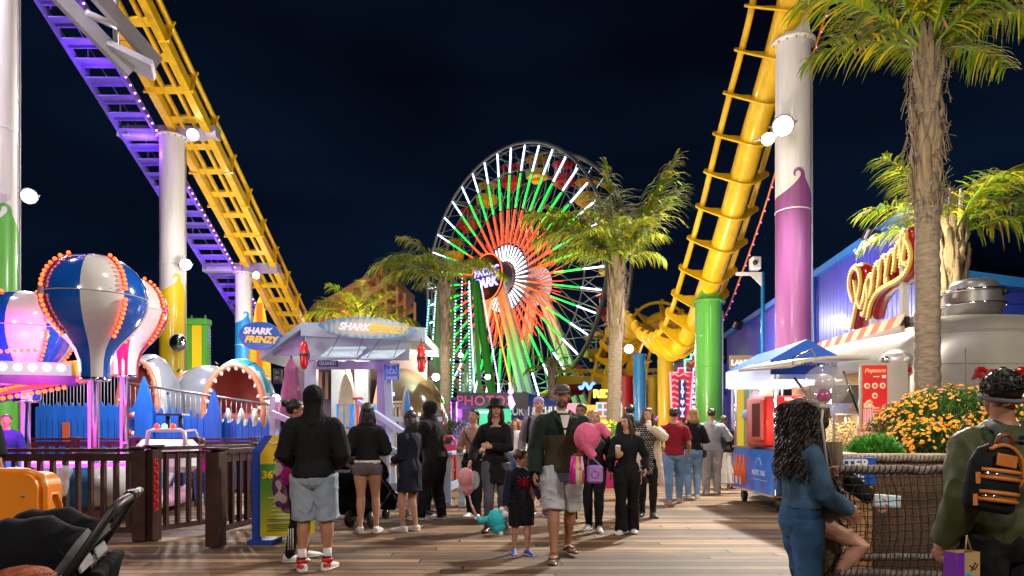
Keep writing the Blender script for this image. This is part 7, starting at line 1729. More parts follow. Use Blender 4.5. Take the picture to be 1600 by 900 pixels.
        if st == 'fur':
            g.ball(hf(0, -.012, .012), (.066*H, .068*H, .066*H), 22, 14, HM); g.tube([hf(0, -.03, -.04), Sc(SP_(.29, 0, -.02))], [.06*H, .06*H], 16)
            remeshed(g, 'fur_hood', hm_, t, .008, 1, wr=.008, ws=30); rnd = random.Random(3); c = MB()
            for k in range(1500):
                a, z = rnd.uniform(0, 2*pi), rnd.uniform(-.6, 1); s_ = math.sqrt(1-z*z); o = HM@V((s_*cos(a), s_*sin(a), z))
                if s_*sin(a) > .72 and abs(z) < .65: continue
                p = hf(0, -.012, .012)+V((o.x*.066, o.y*.068, o.z*.066))*H; q = p+(o+V((rnd.uniform(-.7, .7), rnd.uniform(-.7, .7), rnd.uniform(-.9, .3)))).normalized()*.018*H
                c.tube([p, q], [.0012*H, .0003*H], 3, caps=False)
            c.build('fur', hm_, t)
    T = dict(root=t, H=H, wri=[p*H for p in wri], elb=[p*H for p in elb], sh=[p*H for p in shs], hc=hc*H, hf=hf, SP=lambda q, ox=0, oy=0: SP_(q, ox, oy)*H, P=P*H)
    T['world'] = lambda p: Matrix.Rotation(R(yaw), 3, 'Z') @ V(p)+V((x, y, z0))
    return T
def tp(kind, m_, **k): return dict(kind=kind, m_=m_, **k)
FN = .0058
# 1 man in black hoodie, back
p1 = person('man in a black hoodie with the hood up and pale denim shorts, back to us', X(490, 6.6), 6.6, 1.77, 4, 'tan', vox=FN, w=1.08, fat=1.0, feet=[(-.060, -.01, 0), (.070, .02, 0)], hands=[(-.10, .10, .575), (.10, .10, .575)],
       poleL=(-.7, -1, -.3), poleR=(.7, -1, -.3), top=[tp('hoodie', C_blk, ease=.026, hem=-.035, puff=.006, hemw=-.004)], bottom=('legs', 'denim_shorts', C_denl, .016, .5, .002), shoes=('high', M_shoe, M_sole), hood=True, wr=.008)
for i in (0, 1):
    pass
# white socks and red collars of the sneakers
for p_, idx in ((p1, 0), (p1, 1)):
    f = [(-.060, -.01, 0), (.070, .02, 0)][idx]; c = V(f)*p_['H']
    m = MB(); m.cyl(c+V((0, 0, .10)), c+V((0, 0, .22)), .043, .041, seg=16); m.build('sock', C_wht, p_['root'])
    m = MB(); m.cyl(c+V((0, -.01, .085)), c+V((0, -.01, .125)), .053, .053, seg=16); m.ball(c+V((0, -.035, .055)), (.045, .04, .035)); m.build('heel_patch', M_rd, p_['root'])
    m = MB(); m.tube([c+V((0, 0, .127)), c+V((0, 0, .142))], .052, 14); m.build('ankle_collar', M_black, p_['root'])
# 2 woman in magenta with patterned wrap
p2 = person('woman with a dark bun in a magenta hoodie holding a purple patterned blanket', X(462, 7.15), 7.15, 1.66, -62, 'tan', True, vox=FN, hands=[(-.10, .14, .70), (.08, .15, .66)], feet=[(-.05, .06, 0), (.06, -.05, 0)],
       top=[tp('hoodie', C_mag, ease=.02, hem=-.06)], bottom=('legs', 'leggings', C_blk, .006), shoes=('low', M_shoe, M_sole), hair=('bun', 'black'), head=(-18, 0))
m = MB(); H_ = p2['H']
m.loft([(V((-.15, .02, 1.28)), V((0, 1, 0)), V((1, 0, 0)), .10, .07), (V((-.20, .02, 1.05)), V((0, 1, 0)), V((1, 0, 0)), .17, .10), (V((-.24, 0, .80)), V((0, 1, 0)), V((1, 0, 0)), .19, .10), (V((-.22, -.02, .58)), V((0, 1, 0)), V((1, 0, 0)), .13, .07), (V((-.20, -.02, .50)), V((0, 1, 0)), V((1, 0, 0)), .05, .03)], 20)
bk = remeshed(m, 'patterned_blanket', [cloth('blanket_purple', (.12, .04, .14)), cloth('blanket_cream', (.55, .48, .46)), cloth('blanket_mauve', (.26, .10, .24))], None, .007, 2, wr=.012, ws=9, wst=(1.4, 1.4, .4), seed=5,
              mfun=lambda c: (1 if noise.noise(V(c)*11) > .12 else (2 if noise.noise(V(c)*7+V((9, 1, 2))) > .1 else 0)))
bk.location = (X(462, 7.15)+.0, 7.12, -.02); bk.rotation_euler = (0, 0, R(-62)); tag(bk, 'purple and cream patterned blanket hanging over the woman in magenta', 'blanket')
for i, f in enumerate([(-.05, .06, 0), (.06, -.05, 0)]):
    m = MB(); c = V(f)*H_
    for k in range(3): m.tube([c+V(((-1, 1)[i]*.058, -.02+.022*k, .14)), c+V(((-1, 1)[i]*.072, -.02+.022*k, .36))], .006, 4)
    m.build('side_stripes', C_wht, p2['root'])
# 3 woman back, grey shorts
person('woman in a black puffer jacket and tiny grey shorts seen from behind', X(574, 9.05), 9.05, 1.70, 6, 'light', True, vox=.007, feet=[(-.055, 0, 0), (.068, .01, 0)], hands=[(-.09, .12, .64), (.09, .12, .64)], poleL=(-.6, -1, -.3), poleR=(.6, -1, -.3),
       top=[tp('puffer_jacket', C_blk, ease=.03, hem=.015, puff=.01, hemw=-.006), tp('white_top_hem', C_wht, ease=.012, hem=-.005, sleeve=.2, collar=.2)], bottom=('legs', 'shorts', cloth('shorts_mauve', (.13, .11, .13)), .008, .25), shoes=('low', M_shoe, M_sole), hair=('long', 'black', .13), wr=.009)
# 4 woman dark coat looking up left
p4 = person('laughing long haired woman in a knee length dark coat', X(640, 9.2), 9.2, 1.60, 62, 'light', True, vox=.007, head=(6, 14), hands=[(-.03, .14, .60), (.06, .16, .58)], feet=[(-.05, .03, 0), (.05, -.03, 0)],
       top=[tp('long_coat', C_navy, ease=.03, hem=-.20, hemw=.012, puff=.004), tp('scarf_front', cloth('scarf_red', (.3, .03, .05)), ease=.022, hem=.05, sleeve=.15, collar=.31)], shoes=('low', M_shoe, M_sole), hair=('long', 'black', .20), wr=.009)
m = MB(); m.box((.08, -.03, .58), (.2, .03, .16), .4); m.build('plaid_hem', cloth('plaid_red', (.35, .01, .02), var=.8, vs=25), p4['root'])
# 5 hooded man
person('tall hooded man all in black leaning left with arms raised to his face', X(676, 10.4), 10.4, 1.80, 72, 'pink', vox=.0075, lean=9, head=(0, -8), hip=(0, -.02, 0), hands=[(-.04, .19, .755), (.06, .18, .74)], feet=[(-.05, .09, 0), (.06, -.06, 0)], w=1.08, fat=1.08,
       top=[tp('hoodie', C_blk, ease=.03, hem=-.04, puff=.006)], bottom=('legs', 'joggers', C_blk, .016), shoes=('low', M_shoeg, M_shoe), hood=True, wr=.009)
person('person in black half hidden between the dark coat and the tall hooded man', X(662, 10.9), 11.1, 1.62, -100, 'light', True, vox=.009, top=[tp('jacket', C_blk, ease=.025, hem=-.03)], bottom=('legs', 'trousers', C_blk, .010), shoes=('low', M_shoeb, M_shoe), hair=('long', 'black', .12))
# 6 beige top woman
p6 = person('smiling woman in a dusty rose top and black trousers with a crossbody strap', X(740, 10.7), 10.7, 1.68, 168, 'light', True, vox=.007, head=(-12, -4), feet=[(-.05, .06, 0), (.045, -.06, 0)], hands=[(-.05, .15, .62), (.09, .14, .635)],
       top=[tp('knit_top', C_dust, ease=.010, hem=.02)], bottom=('legs', 'trousers', C_blk, .012, 1.0, .004), shoes=('low', M_shoe, M_sole), hair=('pony', 'black'))
m = MB(); pth = [p6['SP'](.27, .09, .03), p6['SP'](.22, .05, .08), p6['SP'](.10, -.03, .075), p6['SP'](.0, -.11, .05)]; m.tube(pth, .016, 6); m.build('bag_strap', M_shoeb, p6['root'])
m = MB(); m.tube([p6['SP'](.29, -.07, -.02), p6['SP'](.27, -.075, .06), p6['SP'](.15, -.085, .075)], .014, 6); m.build('bag_strap', M_shoeb, p6['root'])
# 7 woman black hat, dress
p7 = person('woman in a black bucket hat and long black cardigan striding in tall boots', X(775, 9.35), 9.35, 1.74, 176, 'light', True, vox=.0065, head=(10, -6), feet=[(-.05, -.09, .01), (.05, .10, 0)], hands=[(.02, .14, .66), (.19, .06, .545)], poleL=(-1, -.3, -.4),
       top=[tp('cardigan', C_blk, ease=.026, hem=-.17, hemw=.01, collar=.268, neckr=.062)], bottom=[('legs', 'tights', C_grey if False else cloth('grey_denim', (.09, .09, .12)), .010, 1.0)], shoes=('boot', M_shoeb, M_black), hair=('long', 'dark', .10), hat=('bucket', cloth('hat_black', (.012, .012, .013))))
c = p7['world'](p7['wri'][1]+V((.02, 0, -.28)))
t = thingW('plush_bag', 'pale pink plush and clear bag dangling from the hatted woman\'s hand', 'bag', c)
m = MB(); m.ball(c+V((-.05, 0, .05)), (.11, .08, .14)); m.ball(c+V((-.03, 0, -.10)), (.08, .06, .09)); remeshed(m, 'plush', cloth('plush_pink', (.72, .32, .36), bump=.3), t, .01, 2, wr=.008, ws=14)
m = MB(); m.tube([c+V((-.02, 0, -.12)), c+V((.02, -.01, -.3)), c+V((.09, -.02, -.47))], [.01, .012, .025], 6); m.build('ribbon', cloth('ribbon_pink', (.75, .5, .52)), t)
m = MB(); m.ball(c+V((.06, 0, .02)), (.08, .06, .13), 14, 9); m.build('clear_wrap', mat('clear_film', (.9, .9, 1), .05, var=0, alpha=.25, bump=.8, bs=12), t)
m = MB(); m.tube([c+V((-.03, 0, .15)), c+V((0, 0, .29))], .008, 5); m.build('cord', C_wht, t)
# 8 backpack man
p8 = person('tall man with a backward lilac cap and mauve grey hoodie behind the family', X(842, 11), 11, 1.88, 172, 'pink', vox=.007, head=(14, -6), feet=[(-.06, .05, 0), (.06, -.05, 0)], hands=[None, (.15, .03, .50)],
       top=[tp('hoodie', C_mau, ease=.022, hem=-.03, puff=.003)], bottom=('legs', 'shorts', C_den, .014, .5), shoes=('low', M_shoeb, M_shoe), hair=('short', 'dark'), hat=('capback', C_purple), hood='down')
m = MB(); m.tube([p8['SP'](.29, .07, -.05), p8['SP'](.29, .078, .04), p8['SP'](.22, .085, .085), p8['SP'](.08, .095, .07)], .022, 8); m.build('backpack_strap', C_blk, p8['root'])
for i, f in enumerate([(-.06, .05, 0), (.06, -.05, 0)]):
    m = MB(); c = V(f)*1.88; m.cyl(c+V((0, 0, .07)), c+V((0, 0, .24)), .045, seg=14); m.build('sock', C_wht, p8['root'])
# 9 boy
p9 = person('little boy in a navy spider emblem hoodie and black shorts holding the man\'s hand', X(814, 7.5), 7.5, 1.12, 196, 'light', vox=.0052, headscale=1.38, head=(52, -4), w=1.08, feet=[(-.05, .05, 0), (.055, -.06, 0)], hands=[(-.19, .02, .54), (.17, .03, .46)],
       top=[tp('hoodie', C_navy, ease=.02, hem=-.05)], bottom=('legs', 'shorts', C_blk, .02, .5), shoes=('low', M_shoebl, M_shoe), hair=None, wr=.004)
g = MB(); hf = p9['hf']; H_ = p9['H']; g.ball(hf(0, -.010, .022), (.047*H_*1.38, .056*H_*1.38, .048*H_*1.38), 20, 14); g.ball(hf(0, .015, .042), (.036*H_*1.38, .034*H_*1.38, .02*H_*1.38), 14, 9)
remeshed(g, 'hair', hairm('brown'), p9['root'], .005, 1, wr=.005, ws=30)
m = MB(); red = cloth('emblem_red', (.42, .01, .012)); c = p9['SP'](.165, 0, .0); y_ = .128
m.ball(c+V((0, y_-.015, .0)), (.016, .014, .045), 10, 8); m.ball(c+V((0, y_-.012, .05)), (.012, .012, .014), 8, 6)
for s_ in (-1, 1):
    for k, (dx, dz) in enumerate(((.06, .075), (.075, .03), (.075, -.02), (.055, -.075))):
        m.tube([c+V((s_*.008, y_-.012, .02-.012*k)), c+V((s_*dx*.7, y_-.016-.012, dz*.5+.01)), c+V((s_*dx, y_-.040, dz))], [.007, .006, .003], 5)
m.build('spider_emblem', red, p9['root'])
# 10 man in cap
p10 = person('bearded man in a grey cap, olive jacket and light shorts walking toward us', X(878, 7.25), 7.25, 1.82, 184, 'tan', vox=.0055, head=(-8, 2), w=1.08, fat=1.0, feet=[(-.055, -.14, .02), (.060, .10, 0)], hands=[(-.10, .15, .615), (.165, .06, .50)], poleL=(-1, -.5, -.2),
       top=[tp('jacket', [C_olv, C_grn], ease=.030, hem=-.045, puff=.005, mfun=lambda c: 1 if (c.z > 1.31 or abs(c.x) > .195) else 0), tp('white_undershirt', C_wht, ease=.008, hem=.12, sleeve=.1, collar=.322, neckr=.036), tp('shirt_hem', cloth('blue_grey_tee', (.10, .11, .16)), ease=.020, hem=-.085, sleeve=.1, collar=.1)],
       bottom=('legs', 'shorts', cloth('stone_shorts', (.44, .46, .50)), .018, .5, .0), shoes=('flip', M_black, M_black), hair=('short', 'brown'), hat=('cap', cloth('cap_grey', (.085, .07, .075))), beard='brown', wr=.009)
m = MB(); m.tube([p10['SP'](.315, .05, .02), p10['SP'](.27, .035, .088), p10['SP'](.21, .004, .128)], .016, 6); m.tube([p10['SP'](.315, -.05, .02), p10['SP'](.27, -.035, .088), p10['SP'](.21, -.002, .128)], .016, 6); m.build('open_collar', C_grn, p10['root'])
m = MB(); m.prism([(-.05, .09), (.05, .09), (0, -.12)], p10['SP'](.245, 0, .122), (-1, 0, 0), (0, 0, 1), .012); m.build('undershirt_front', C_wht, p10['root'])
c = p10['world'](p10['wri'][0]+V((0, .06, 0)))
t = thingW('plush_toy', 'round pink plush toy tucked under the bearded man\'s arm', 'plush toy', c)
m = MB(); b_ = c+V((.02, -.06, .17)); m.ball(b_, (.135, .12, .15)); m.ball(b_+V((.13, 0, .10)), (.07, .05, .05)); m.tube([b_+V((.13, 0, .1)), b_+V((.22, 0, .02))], [.04, .05], 8); m.tube([b_+V((-.02, -.05, -.08)), b_+V((.06, -.06, -.2))], [.06, .04], 10)
remeshed(m, 'plush_body', cloth('plush_hot_pink', (.80, .16, .32), bump=.4, bs=90), t, .009, 3, wr=.005, ws=20)
t = thingW('gift_bag', 'magenta and lime toy bag hanging from the bearded man\'s hand', 'bag', c); m = MB(); b_ = c+V((-.08, -.06, -.16)); m.loft([(b_+V((0, 0, .14)), V((1, 0, 0)), V((0, 1, 0)), .06, .03), (b_, V((1, 0, 0)), V((0, 1, 0)), .075, .045), (b_+V((0, 0, -.14)), V((1, 0, 0)), V((0, 1, 0)), .07, .04)], 14); o = m.build('bag_body', [mat('bag_magenta', (.72, .02, .35), .35), mat('bag_lime', (.5, .6, .05), .4), mat('bag_white', (.7, .7, .7), .4)], t)
o.data.polygons.foreach_set('material_index', [1 if (i*7) % 5 == 0 else (2 if i % 6 == 0 else 0) for i in range(len(o.data.polygons))])
t = thingW('lilac_purse', 'small square lilac purse hanging beside the magenta toy bag', 'purse', c); b_ = c+V((.10, -.05, -.20)); m = MB(); m.box(b_, (.16, .07, .18), bev=.02); o = m.build('purse_body', mat('purse_lilac', (.42, .22, .62), .4), t); m = MB(); m.tube([b_+V((0, -.036, 0))+V((.035*cos(a), 0, .035*sin(a))) for a in [2*pi*k/16 for k in range(16)]], .008, 6, closed=True); m.build('clasp', mat('purse_clasp', (.3, .12, .5), .3), t)
m = MB(); m.tube([b_+V((-.07, 0, .09)), b_+V((-.06, 0, .2)), b_+V((.05, 0, .09))], .008, 6); m.build('strap', mat('purse_lilac', (.42, .22, .62)), t)
# boy's turquoise plush
c = p9['world'](p9['wri'][1]+V((.0, 0, -.10)))
t = thingW('plush_toy', 'turquoise plush toy with white paws dangling from the boy\'s hand', 'plush toy', c)
m = MB(); b_ = c+V((-.10, 0, -.05)); m.ball(b_, (.10, .08, .11)); m.ball(b_+V((.02, 0, -.08)), (.08, .07, .07)); m.tube([b_+V((-.08, 0, 0)), b_+V((-.18, 0, -.02)), b_+V((-.2, 0, .03))], [.04, .03, .015], 8); remeshed(m, 'plush_body', cloth('plush_turquoise', (.04, .48, .55), bump=.4, bs=90), t, .007, 2, wr=.006, ws=22)
m = MB(); m.ball(b_+V((.09, -.02, .06)), .04); m.ball(b_+V((.06, -.03, .11)), .03); m.ball(b_+V((.05, -.03, -.15)), .03); remeshed(m, 'white_paws', cloth('plush_white', (.75, .78, .8), bump=.4), t, .006, 1, wr=.003, ws=30)
# 11 woman behind
person('person in black with high top sneakers walking just behind the pink plush', X(927, 9.3), 9.3, 1.62, 170, 'light', True, vox=.0075, feet=[(-.05, .09, 0), (.04, -.06, 0)], hands=[(-.15, .03, .50), (.15, .02, .5)], head=(20, -10), top=[tp('hoodie', C_blk, ease=.028, hem=-.05)], bottom=('legs', 'leggings', C_blk, .006), shoes=('high', M_shoeg, M_shoe), hair=('long', 'blonde', .10))
# 12 long haired girl with cup
p12 = person('girl with very long brown hair all in black holding an iced cup, looking left', X(980, 9.05), 9.05, 1.56, 168, 'light', True, vox=.0065, head=(-46, 3), feet=[(-.045, -.05, 0), (.045, .06, 0)], hands=[(-.155, .05, .545), (.075, .165, .665)],
       top=[tp('sweatshirt', C_blk, ease=.020, hem=-.04)], bottom=('legs', 'wide_trousers', C_blk, .016, 1.0, .022), shoes=('low', M_shoe, M_sole), hair=('long', 'dark', .24))
def cup(label, c, h=.14, r=.035, col=None):
    t = thingW('drink_cup', label, 'cup', c); m = MB(); m.tube([V(c)+V((0, 0, -h/2)), V(c)+V((0, 0, h/2))], [r*.8, r], 16); m.build('cup_body', col or mat('cup_iced', (.50, .34, .24), .3), t)
    m = MB(); m.tube([V(c)+V((0, 0, h/2)), V(c)+V((0, 0, h/2+.012)), V(c)+V((0, 0, h/2+.03))], [r*1.05, r*1.02, r*.7], 16); m.build('lid', mat('cup_lid', (.75, .73, .70), .2), t)
cup('iced coffee cup in the hand of the long haired girl', p12['world'](p12['wri'][1]+V((-.015, .085, .04))))
c = p12['world'](p12['wri'][0]+V((0, .02, -.1))); m = MB(); m.box(c, (.02, .075, .14), bev=.008); tag(m.build('phone', M_black), 'dark phone held low by the long haired girl', 'phone')
# 13 beige coat woman
p13 = person('woman in a long beige coat over a black patterned dress drinking from a cup', X(1012, 10.8), 10.8, 1.70, 172, 'light', True, vox=.007, head=(0, -5), feet=[(-.045, .04, 0), (.05, -.05, 0)], hands=[(-.03, .14, .82), (.17, .02, .5)], poleL=(-1, .2, -.8),
       top=[tp('black_dress', [C_blk, C_wht], ease=.012, hem=-.14, sleeve=.15, hemw=.008, mfun=lambda c: 1 if (c.z*31 % 1 < .28 and (c.x*26+int(c.z*31)*.5) % 1 < .55) else 0)], bottom=('legs', 'leggings', C_blk, .004), shoes=('boot', M_shoeb, M_black), hair=('wavy', 'brown', .17))
g = MB(); H_ = p13['H']; S_ = p13['SP']
for sgn, i in ((-1, 0), (1, 1)):
    secs_ = []
    for q, xo, aw, ad in ((.285, .050, .040, .045), (.24, .064, .050, .062), (.14, .070, .050, .068), (.04, .074, .052, .072), (-.06, .082, .056, .078), (-.16, .090, .058, .080), (-.235, .094, .058, .080)):
        c_ = S_(q, sgn*xo, -.018) if q > -.02 else S_(-.02, sgn*xo, -.018)+V((0, 0, (q+.02)*H_)); secs_.append((c_, V((1, 0, 0)), V((0, 1, 0)), aw*H_, ad*H_))
    g.loft(secs_, 18); g.tube([p13['sh'][i], p13['sh'][i].lerp(p13['elb'][i], .5), p13['elb'][i], p13['wri'][i]], [.052*H_, .050*H_, .044*H_, .034*H_], 14)
g.loft([(S_(q, 0, -.05), V((1, 0, 0)), V((0, 1, 0)), .08*H_, .032*H_) for q in (.28, .15, .0)]+[(S_(-.02, 0, -.05)+V((0, 0, -.21*H_)), V((1, 0, 0)), V((0, 1, 0)), .10*H_, .035*H_)], 16)
remeshed(g, 'long_coat', C_beige, p13['root'], .008, 3, wr=.010, ws=10, seed=3)
cup('white paper cup at the mouth of the woman in the beige coat', p13['world'](p13['wri'][0]+V((.05, .075, .03))), .12, .04, C_wht)
# 14 maroon shirt man
person('man in a maroon tee and blue jeans walking away beside the yellow column', X(1053, 12.7), 12.7, 1.76, -12, 'tan', vox=.0075, w=1.06, feet=[(-.05, -.10, 0), (.06, .10, .01)], hands=[(-.12, .12, .58), (.15, .10, .53)], top=[tp('tee', C_mar, ease=.018, hem=-.035, sleeve=.38)], bottom=('legs', 'jeans', C_denm, .012), shoes=('low', M_shoetan, M_shoetan), hair=('short', 'black'))
p15 = person('blonde woman in a black blouse and blue jeans seen from behind with a shoulder bag', X(1083, 13.7), 13.7, 1.79, 2, 'light', True, vox=.0075, hands=[(-.08, .13, .68), (.10, .12, .66)], feet=[(-.055, 0, 0), (.055, .02, 0)], top=[tp('blouse', C_blk, ease=.020, hem=-.01)], bottom=('legs', 'jeans', cloth('sky_jeans', (.17, .30, .48), var=.25, vs=5), .010), shoes=('low', M_shoe, M_sole), hair=('wavy', 'blonde', .10))
m = MB(); m.box((.21, 0, .90), (.10, .18, .16), bev=.03); m.tube([V((.20, .0, .98)), V((.16, .02, 1.45))], .008, 5); m.build('shoulder_bag', M_shoeb, p15['root'])
person('man in a pale grey hoodie and black backward cap with grey joggers', X(1112, 14.7), 14.7, 1.82, -16, 'tan', vox=.0075, w=1.08, hands=[(-.10, .12, .68), (.13, .13, .72)], feet=[(-.06, -.03, 0), (.06, .05, 0)], top=[tp('hoodie', C_grey, ease=.028, hem=-.04, puff=.005)], bottom=('legs', 'joggers', cloth('light_joggers', (.36, .34, .34)), .018), shoes=('low', M_shoe, M_sole), hat=('capback', C_blk), hair=('short', 'black'), hood='down', wr=.010)
person('brown haired woman in a dark jacket and long white skirt beside the grey hoodie', X(1131, 16), 16, 1.70, -8, 'light', True, vox=.009, top=[tp('jacket', C_char, ease=.028, hem=-.04)], bottom=[('skirt', 'white_skirt', C_wht, -.02, -.46, .10, .15)], shoes=('low', M_shoe, M_sole), hair=('long', 'brown', .12))
# distant people
def bgp(label, px, y, H, yaw, sk, top_c, bot_c, hair_, hat_=None, fem=False, **k):
    return person(label, X(px, y), y, H, yaw, sk, fem, vox=.013, top=[tp('jacket', top_c, ease=.022, hem=-.04)], bottom=('legs', 'trousers', bot_c, .012), shoes=('low', M_shoeb, M_sole), hair=hair_, hat=hat_, wr=.006, group='distant visitors', **k)
bgp('dark haired man in a black jacket by the red column, back to us', 984, 13.6, 1.86, 10, 'tan', C_blk, C_den, ('short', 'black'))
bgp('red haired woman in a white top seen between hatted woman and lilac cap', 806, 15.5, 1.62, 150, 'light', C_wht, C_den, ('wavy', 'red', .12), fem=True)
bgp('bearded man in a tan cap and beige shirt left of the ringed trunk', 931, 19, 1.66, 170, 'tan', cloth('khaki', (.28, .22, .15)), C_den, ('short', 'dark'), ('cap', cloth('tan_cap', (.35, .25, .13))), beard='dark')
bgp('dark haired man peeking over the bearded man\'s shoulder', 908, 10.2, 1.74, 160, 'brown', C_char, C_blk, ('short', 'black'))
bgp('hooded figure in grey standing in front of the yellow column', 1019, 20, 1.72, 0, 'tan', C_char, C_blk, ('short', 'grey'))
bgp('person with dark hair looking at the arcade signs', 1066, 21, 1.76, 60, 'tan', C_navy, C_den, ('short', 'dark'), ('cap', C_mar))
bgp('short dark haired person left of the blonde woman', 1072, 18, 1.58, 20, 'tan', C_blk, C_den, ('short', 'black'))
bgp('woman in black under the churro tent sign', 795, 21, 1.62, 190, 'light', C_blk, C_den, ('long', 'black', .1), fem=True)
bgp('visitor in a dark red shirt waiting at the churro tent', 858, 23, 1.74, 10, 'tan', C_mar, C_den, ('short', 'dark'))
bgp('visitor in a pale shirt near the ticket booth window', 917, 24, 1.70, 200, 'tan', C_beige, C_den, ('short', 'dark'))
bgp('visitor in blue waiting at the far end of the walkway', 1000, 27, 1.75, 170, 'tan', C_navy, C_blk, ('short', 'dark'))
bgp('child with light brown hair behind the kiddie car', 315, 12.2, 1.22, 20, 'light', C_mag, C_den, ('short', 'brown'))
bgp('attendant in dark blue lit red behind the left railing', 10, 11.6, 1.62, 200, 'tan', cloth('attendant_blue', (.02, .03, .2)), C_den, ('short', 'brown'))
bgp('dark haired attendant inside the surf kiosk', 515, 16.2, 1.66, 160, 'tan', C_char, C_blk, ('short', 'black'))
person('onlooker in a black tee cut off by the left picture edge', X(-62, 5.4), 5.4, 1.74, 10, 'tan', vox=.008, w=1.1, top=[tp('tee', C_blk, ease=.025, hem=-.04, sleeve=.42)], bottom=('legs', 'jeans', C_den, .012), shoes=('low', M_shoe, M_sole), hair=('short', 'dark'))
# 18 denim girl
p18 = person('girl with long curly hair in a denim jacket and wide jeans holding a balloon stick', X(1246, 4.25), 4.25, 1.53, -88, 'tan', True, vox=.0048, w=.96, fat=.95, lean=0, hip=(0, .015, 0), head=(4, -2), feet=[(-.055, .03, 0), (.055, -.02, 0)], hands=[(-.07, .125, .69), (.045, .19, .565)], poleL=(-.4, -1, -.8), poleR=(.4, -1, -.6),
       top=[tp('denim_jacket', cloth('jacket_denim', (.055, .115, .20), var=.45, vs=7, bs=300), ease=.030, hem=.035, puff=.006, hemw=.002), tp('pale_tee', C_wht, ease=.016, hem=.015, sleeve=.15, collar=.15)], bottom=('legs', 'wide_jeans', cloth('wide_jean_denim', (.045, .12, .27), var=.5, vs=5), .022, 1.0, .036), shoes=('low', M_shoe, M_sole), hair=('curly', 'dark', .26), wr=.007)
# 19 masked woman, knee raised
p19 = person('woman in a fur hood and black mask leaning back with one knee raised', X(1272, 4.66), 4.66, 1.56, -118, 'light', True, vox=.005, head=(34, 2), hip=(0, -.02, -.01), lean=3, feet=[(-.05, 0, 0), (.05, .04, .16)], kneepole=[(0, 1, 0), (0, 1, .2)], hands=[(-.06, .24, .56), (.10, .12, .53)],
       top=[tp('black_coat', C_blk, ease=.026, hem=-.06, hemw=.008), tp('pink_skirt_hem', cloth('pink_hem', (.65, .18, .25)), ease=.012, hem=-.085, sleeve=.1, collar=.0)], shoes=('high', M_shoe, M_sole), hair=('long', 'dark', .26), hat=('fur', cloth('fur_brown', (.16, .11, .06), var=.7, vs=40)), wr=.007)
m = MB(); hf = p19['hf']; H_ = p19['H']; m.ball(hf(0, .020, -.032), (.041*H_, .040*H_, .036*H_), 18, 12, Matrix.Rotation(R(34), 3, 'Z')); m.build('face_mask', C_blk, p19['root'])
m = MB(); secs_ = [(V((0, -.10, z)), V((1, 0, 0)), V((0, 1, 0)), a, b_) for z, a, b_ in ((.86, .14, .05), (.65, .16, .055), (.42, .18, .05), (.36, .17, .03))]; m.loft(secs_, 20); remeshed(m, 'coat_tail', C_blk, p19['root'], .008, 2, wr=.012, ws=8, wst=(1.5, 1.5, .3))
c = p19['world'](p19['wri'][0]+V((.0, .09, -.01))); t = thingW('smartphone', 'phone in a white case held out by the masked woman', 'phone', c); m = MB(); m.box(c, (.17, .016, .085), R(-8), 0, R(4), bev=.006); m.build('case', mat('case_white', (.7, .7, .7), .3), t)
m = MB(); m.box(c+V((-.002, -.010, 0)), (.135, .004, .058), R(-8), 0, R(4)); m.build('screen', glow('phone_screen', (.40, .48, .48), .7), t)
c = p18['world'](V((.10, .16, .72))); t = thingW('handbag', 'black leather handbag between the two women at right', 'handbag', W(1293, 790, 4.35)); c = W(1290, 792, 4.3); m = MB(); m.ball(c, (.13, .07, .09)); m.box(c+V((0, 0, .03)), (.2, .09, .1), bev=.03); remeshed(m, 'bag_body', M_shoeb, t, .007, 3, wr=.006, ws=14); m = MB(); m.tube([c+V((-.1, 0, .08)), c+V((-.06, 0, .2)), c+V((.05, 0, .18)), c+V((.1, 0, .07))], .008, 6); m.build('strap', M_shoeb, t)
# balloon on a stick
hw_ = p18['world'](p18['wri'][0]); bc = W(1289, 604, 4.05)
t = thingW('bubble_balloon', 'clear bubble balloon on a white stick held by the curly haired girl', 'balloon', bc)
m = MB(); m.ball(bc, .128, 40, 26); m.build('bubble', mat('bubble_film', (1, .97, 1), .03, var=0, alpha=.24, coat=1), t)
m = MB(); m.ball(bc+V((0, 0, .025)), (.058, .05, .05), 20, 14); m.build('inner_balloon', mat('inner_white', (.72, .66, .70), .2, coat=1), t)
m = MB(); m.ball(bc+V((-.005, 0, -.055)), (.045, .04, .04), 18, 12); m.build('inner_ball', mat('inner_magenta', (.55, .01, .25), .15, metal=.5, coat=1), t)
m = MB(); base = hw_+V((.05, -.06, -.12)); m.tube([bc+V((-.01, 0, -.125)), bc+V((-.02, 0, -.2)), base], .007, 8); m.tube([bc+V((0, 0, -.11)), bc+V((-.01, 0, -.135))], [.03, .012], 12); m.cyl(base, base+V((-.005, 0, -.05)), .014); m.build('stick', mat('stick_white', (.75, .72, .75), .4), t)
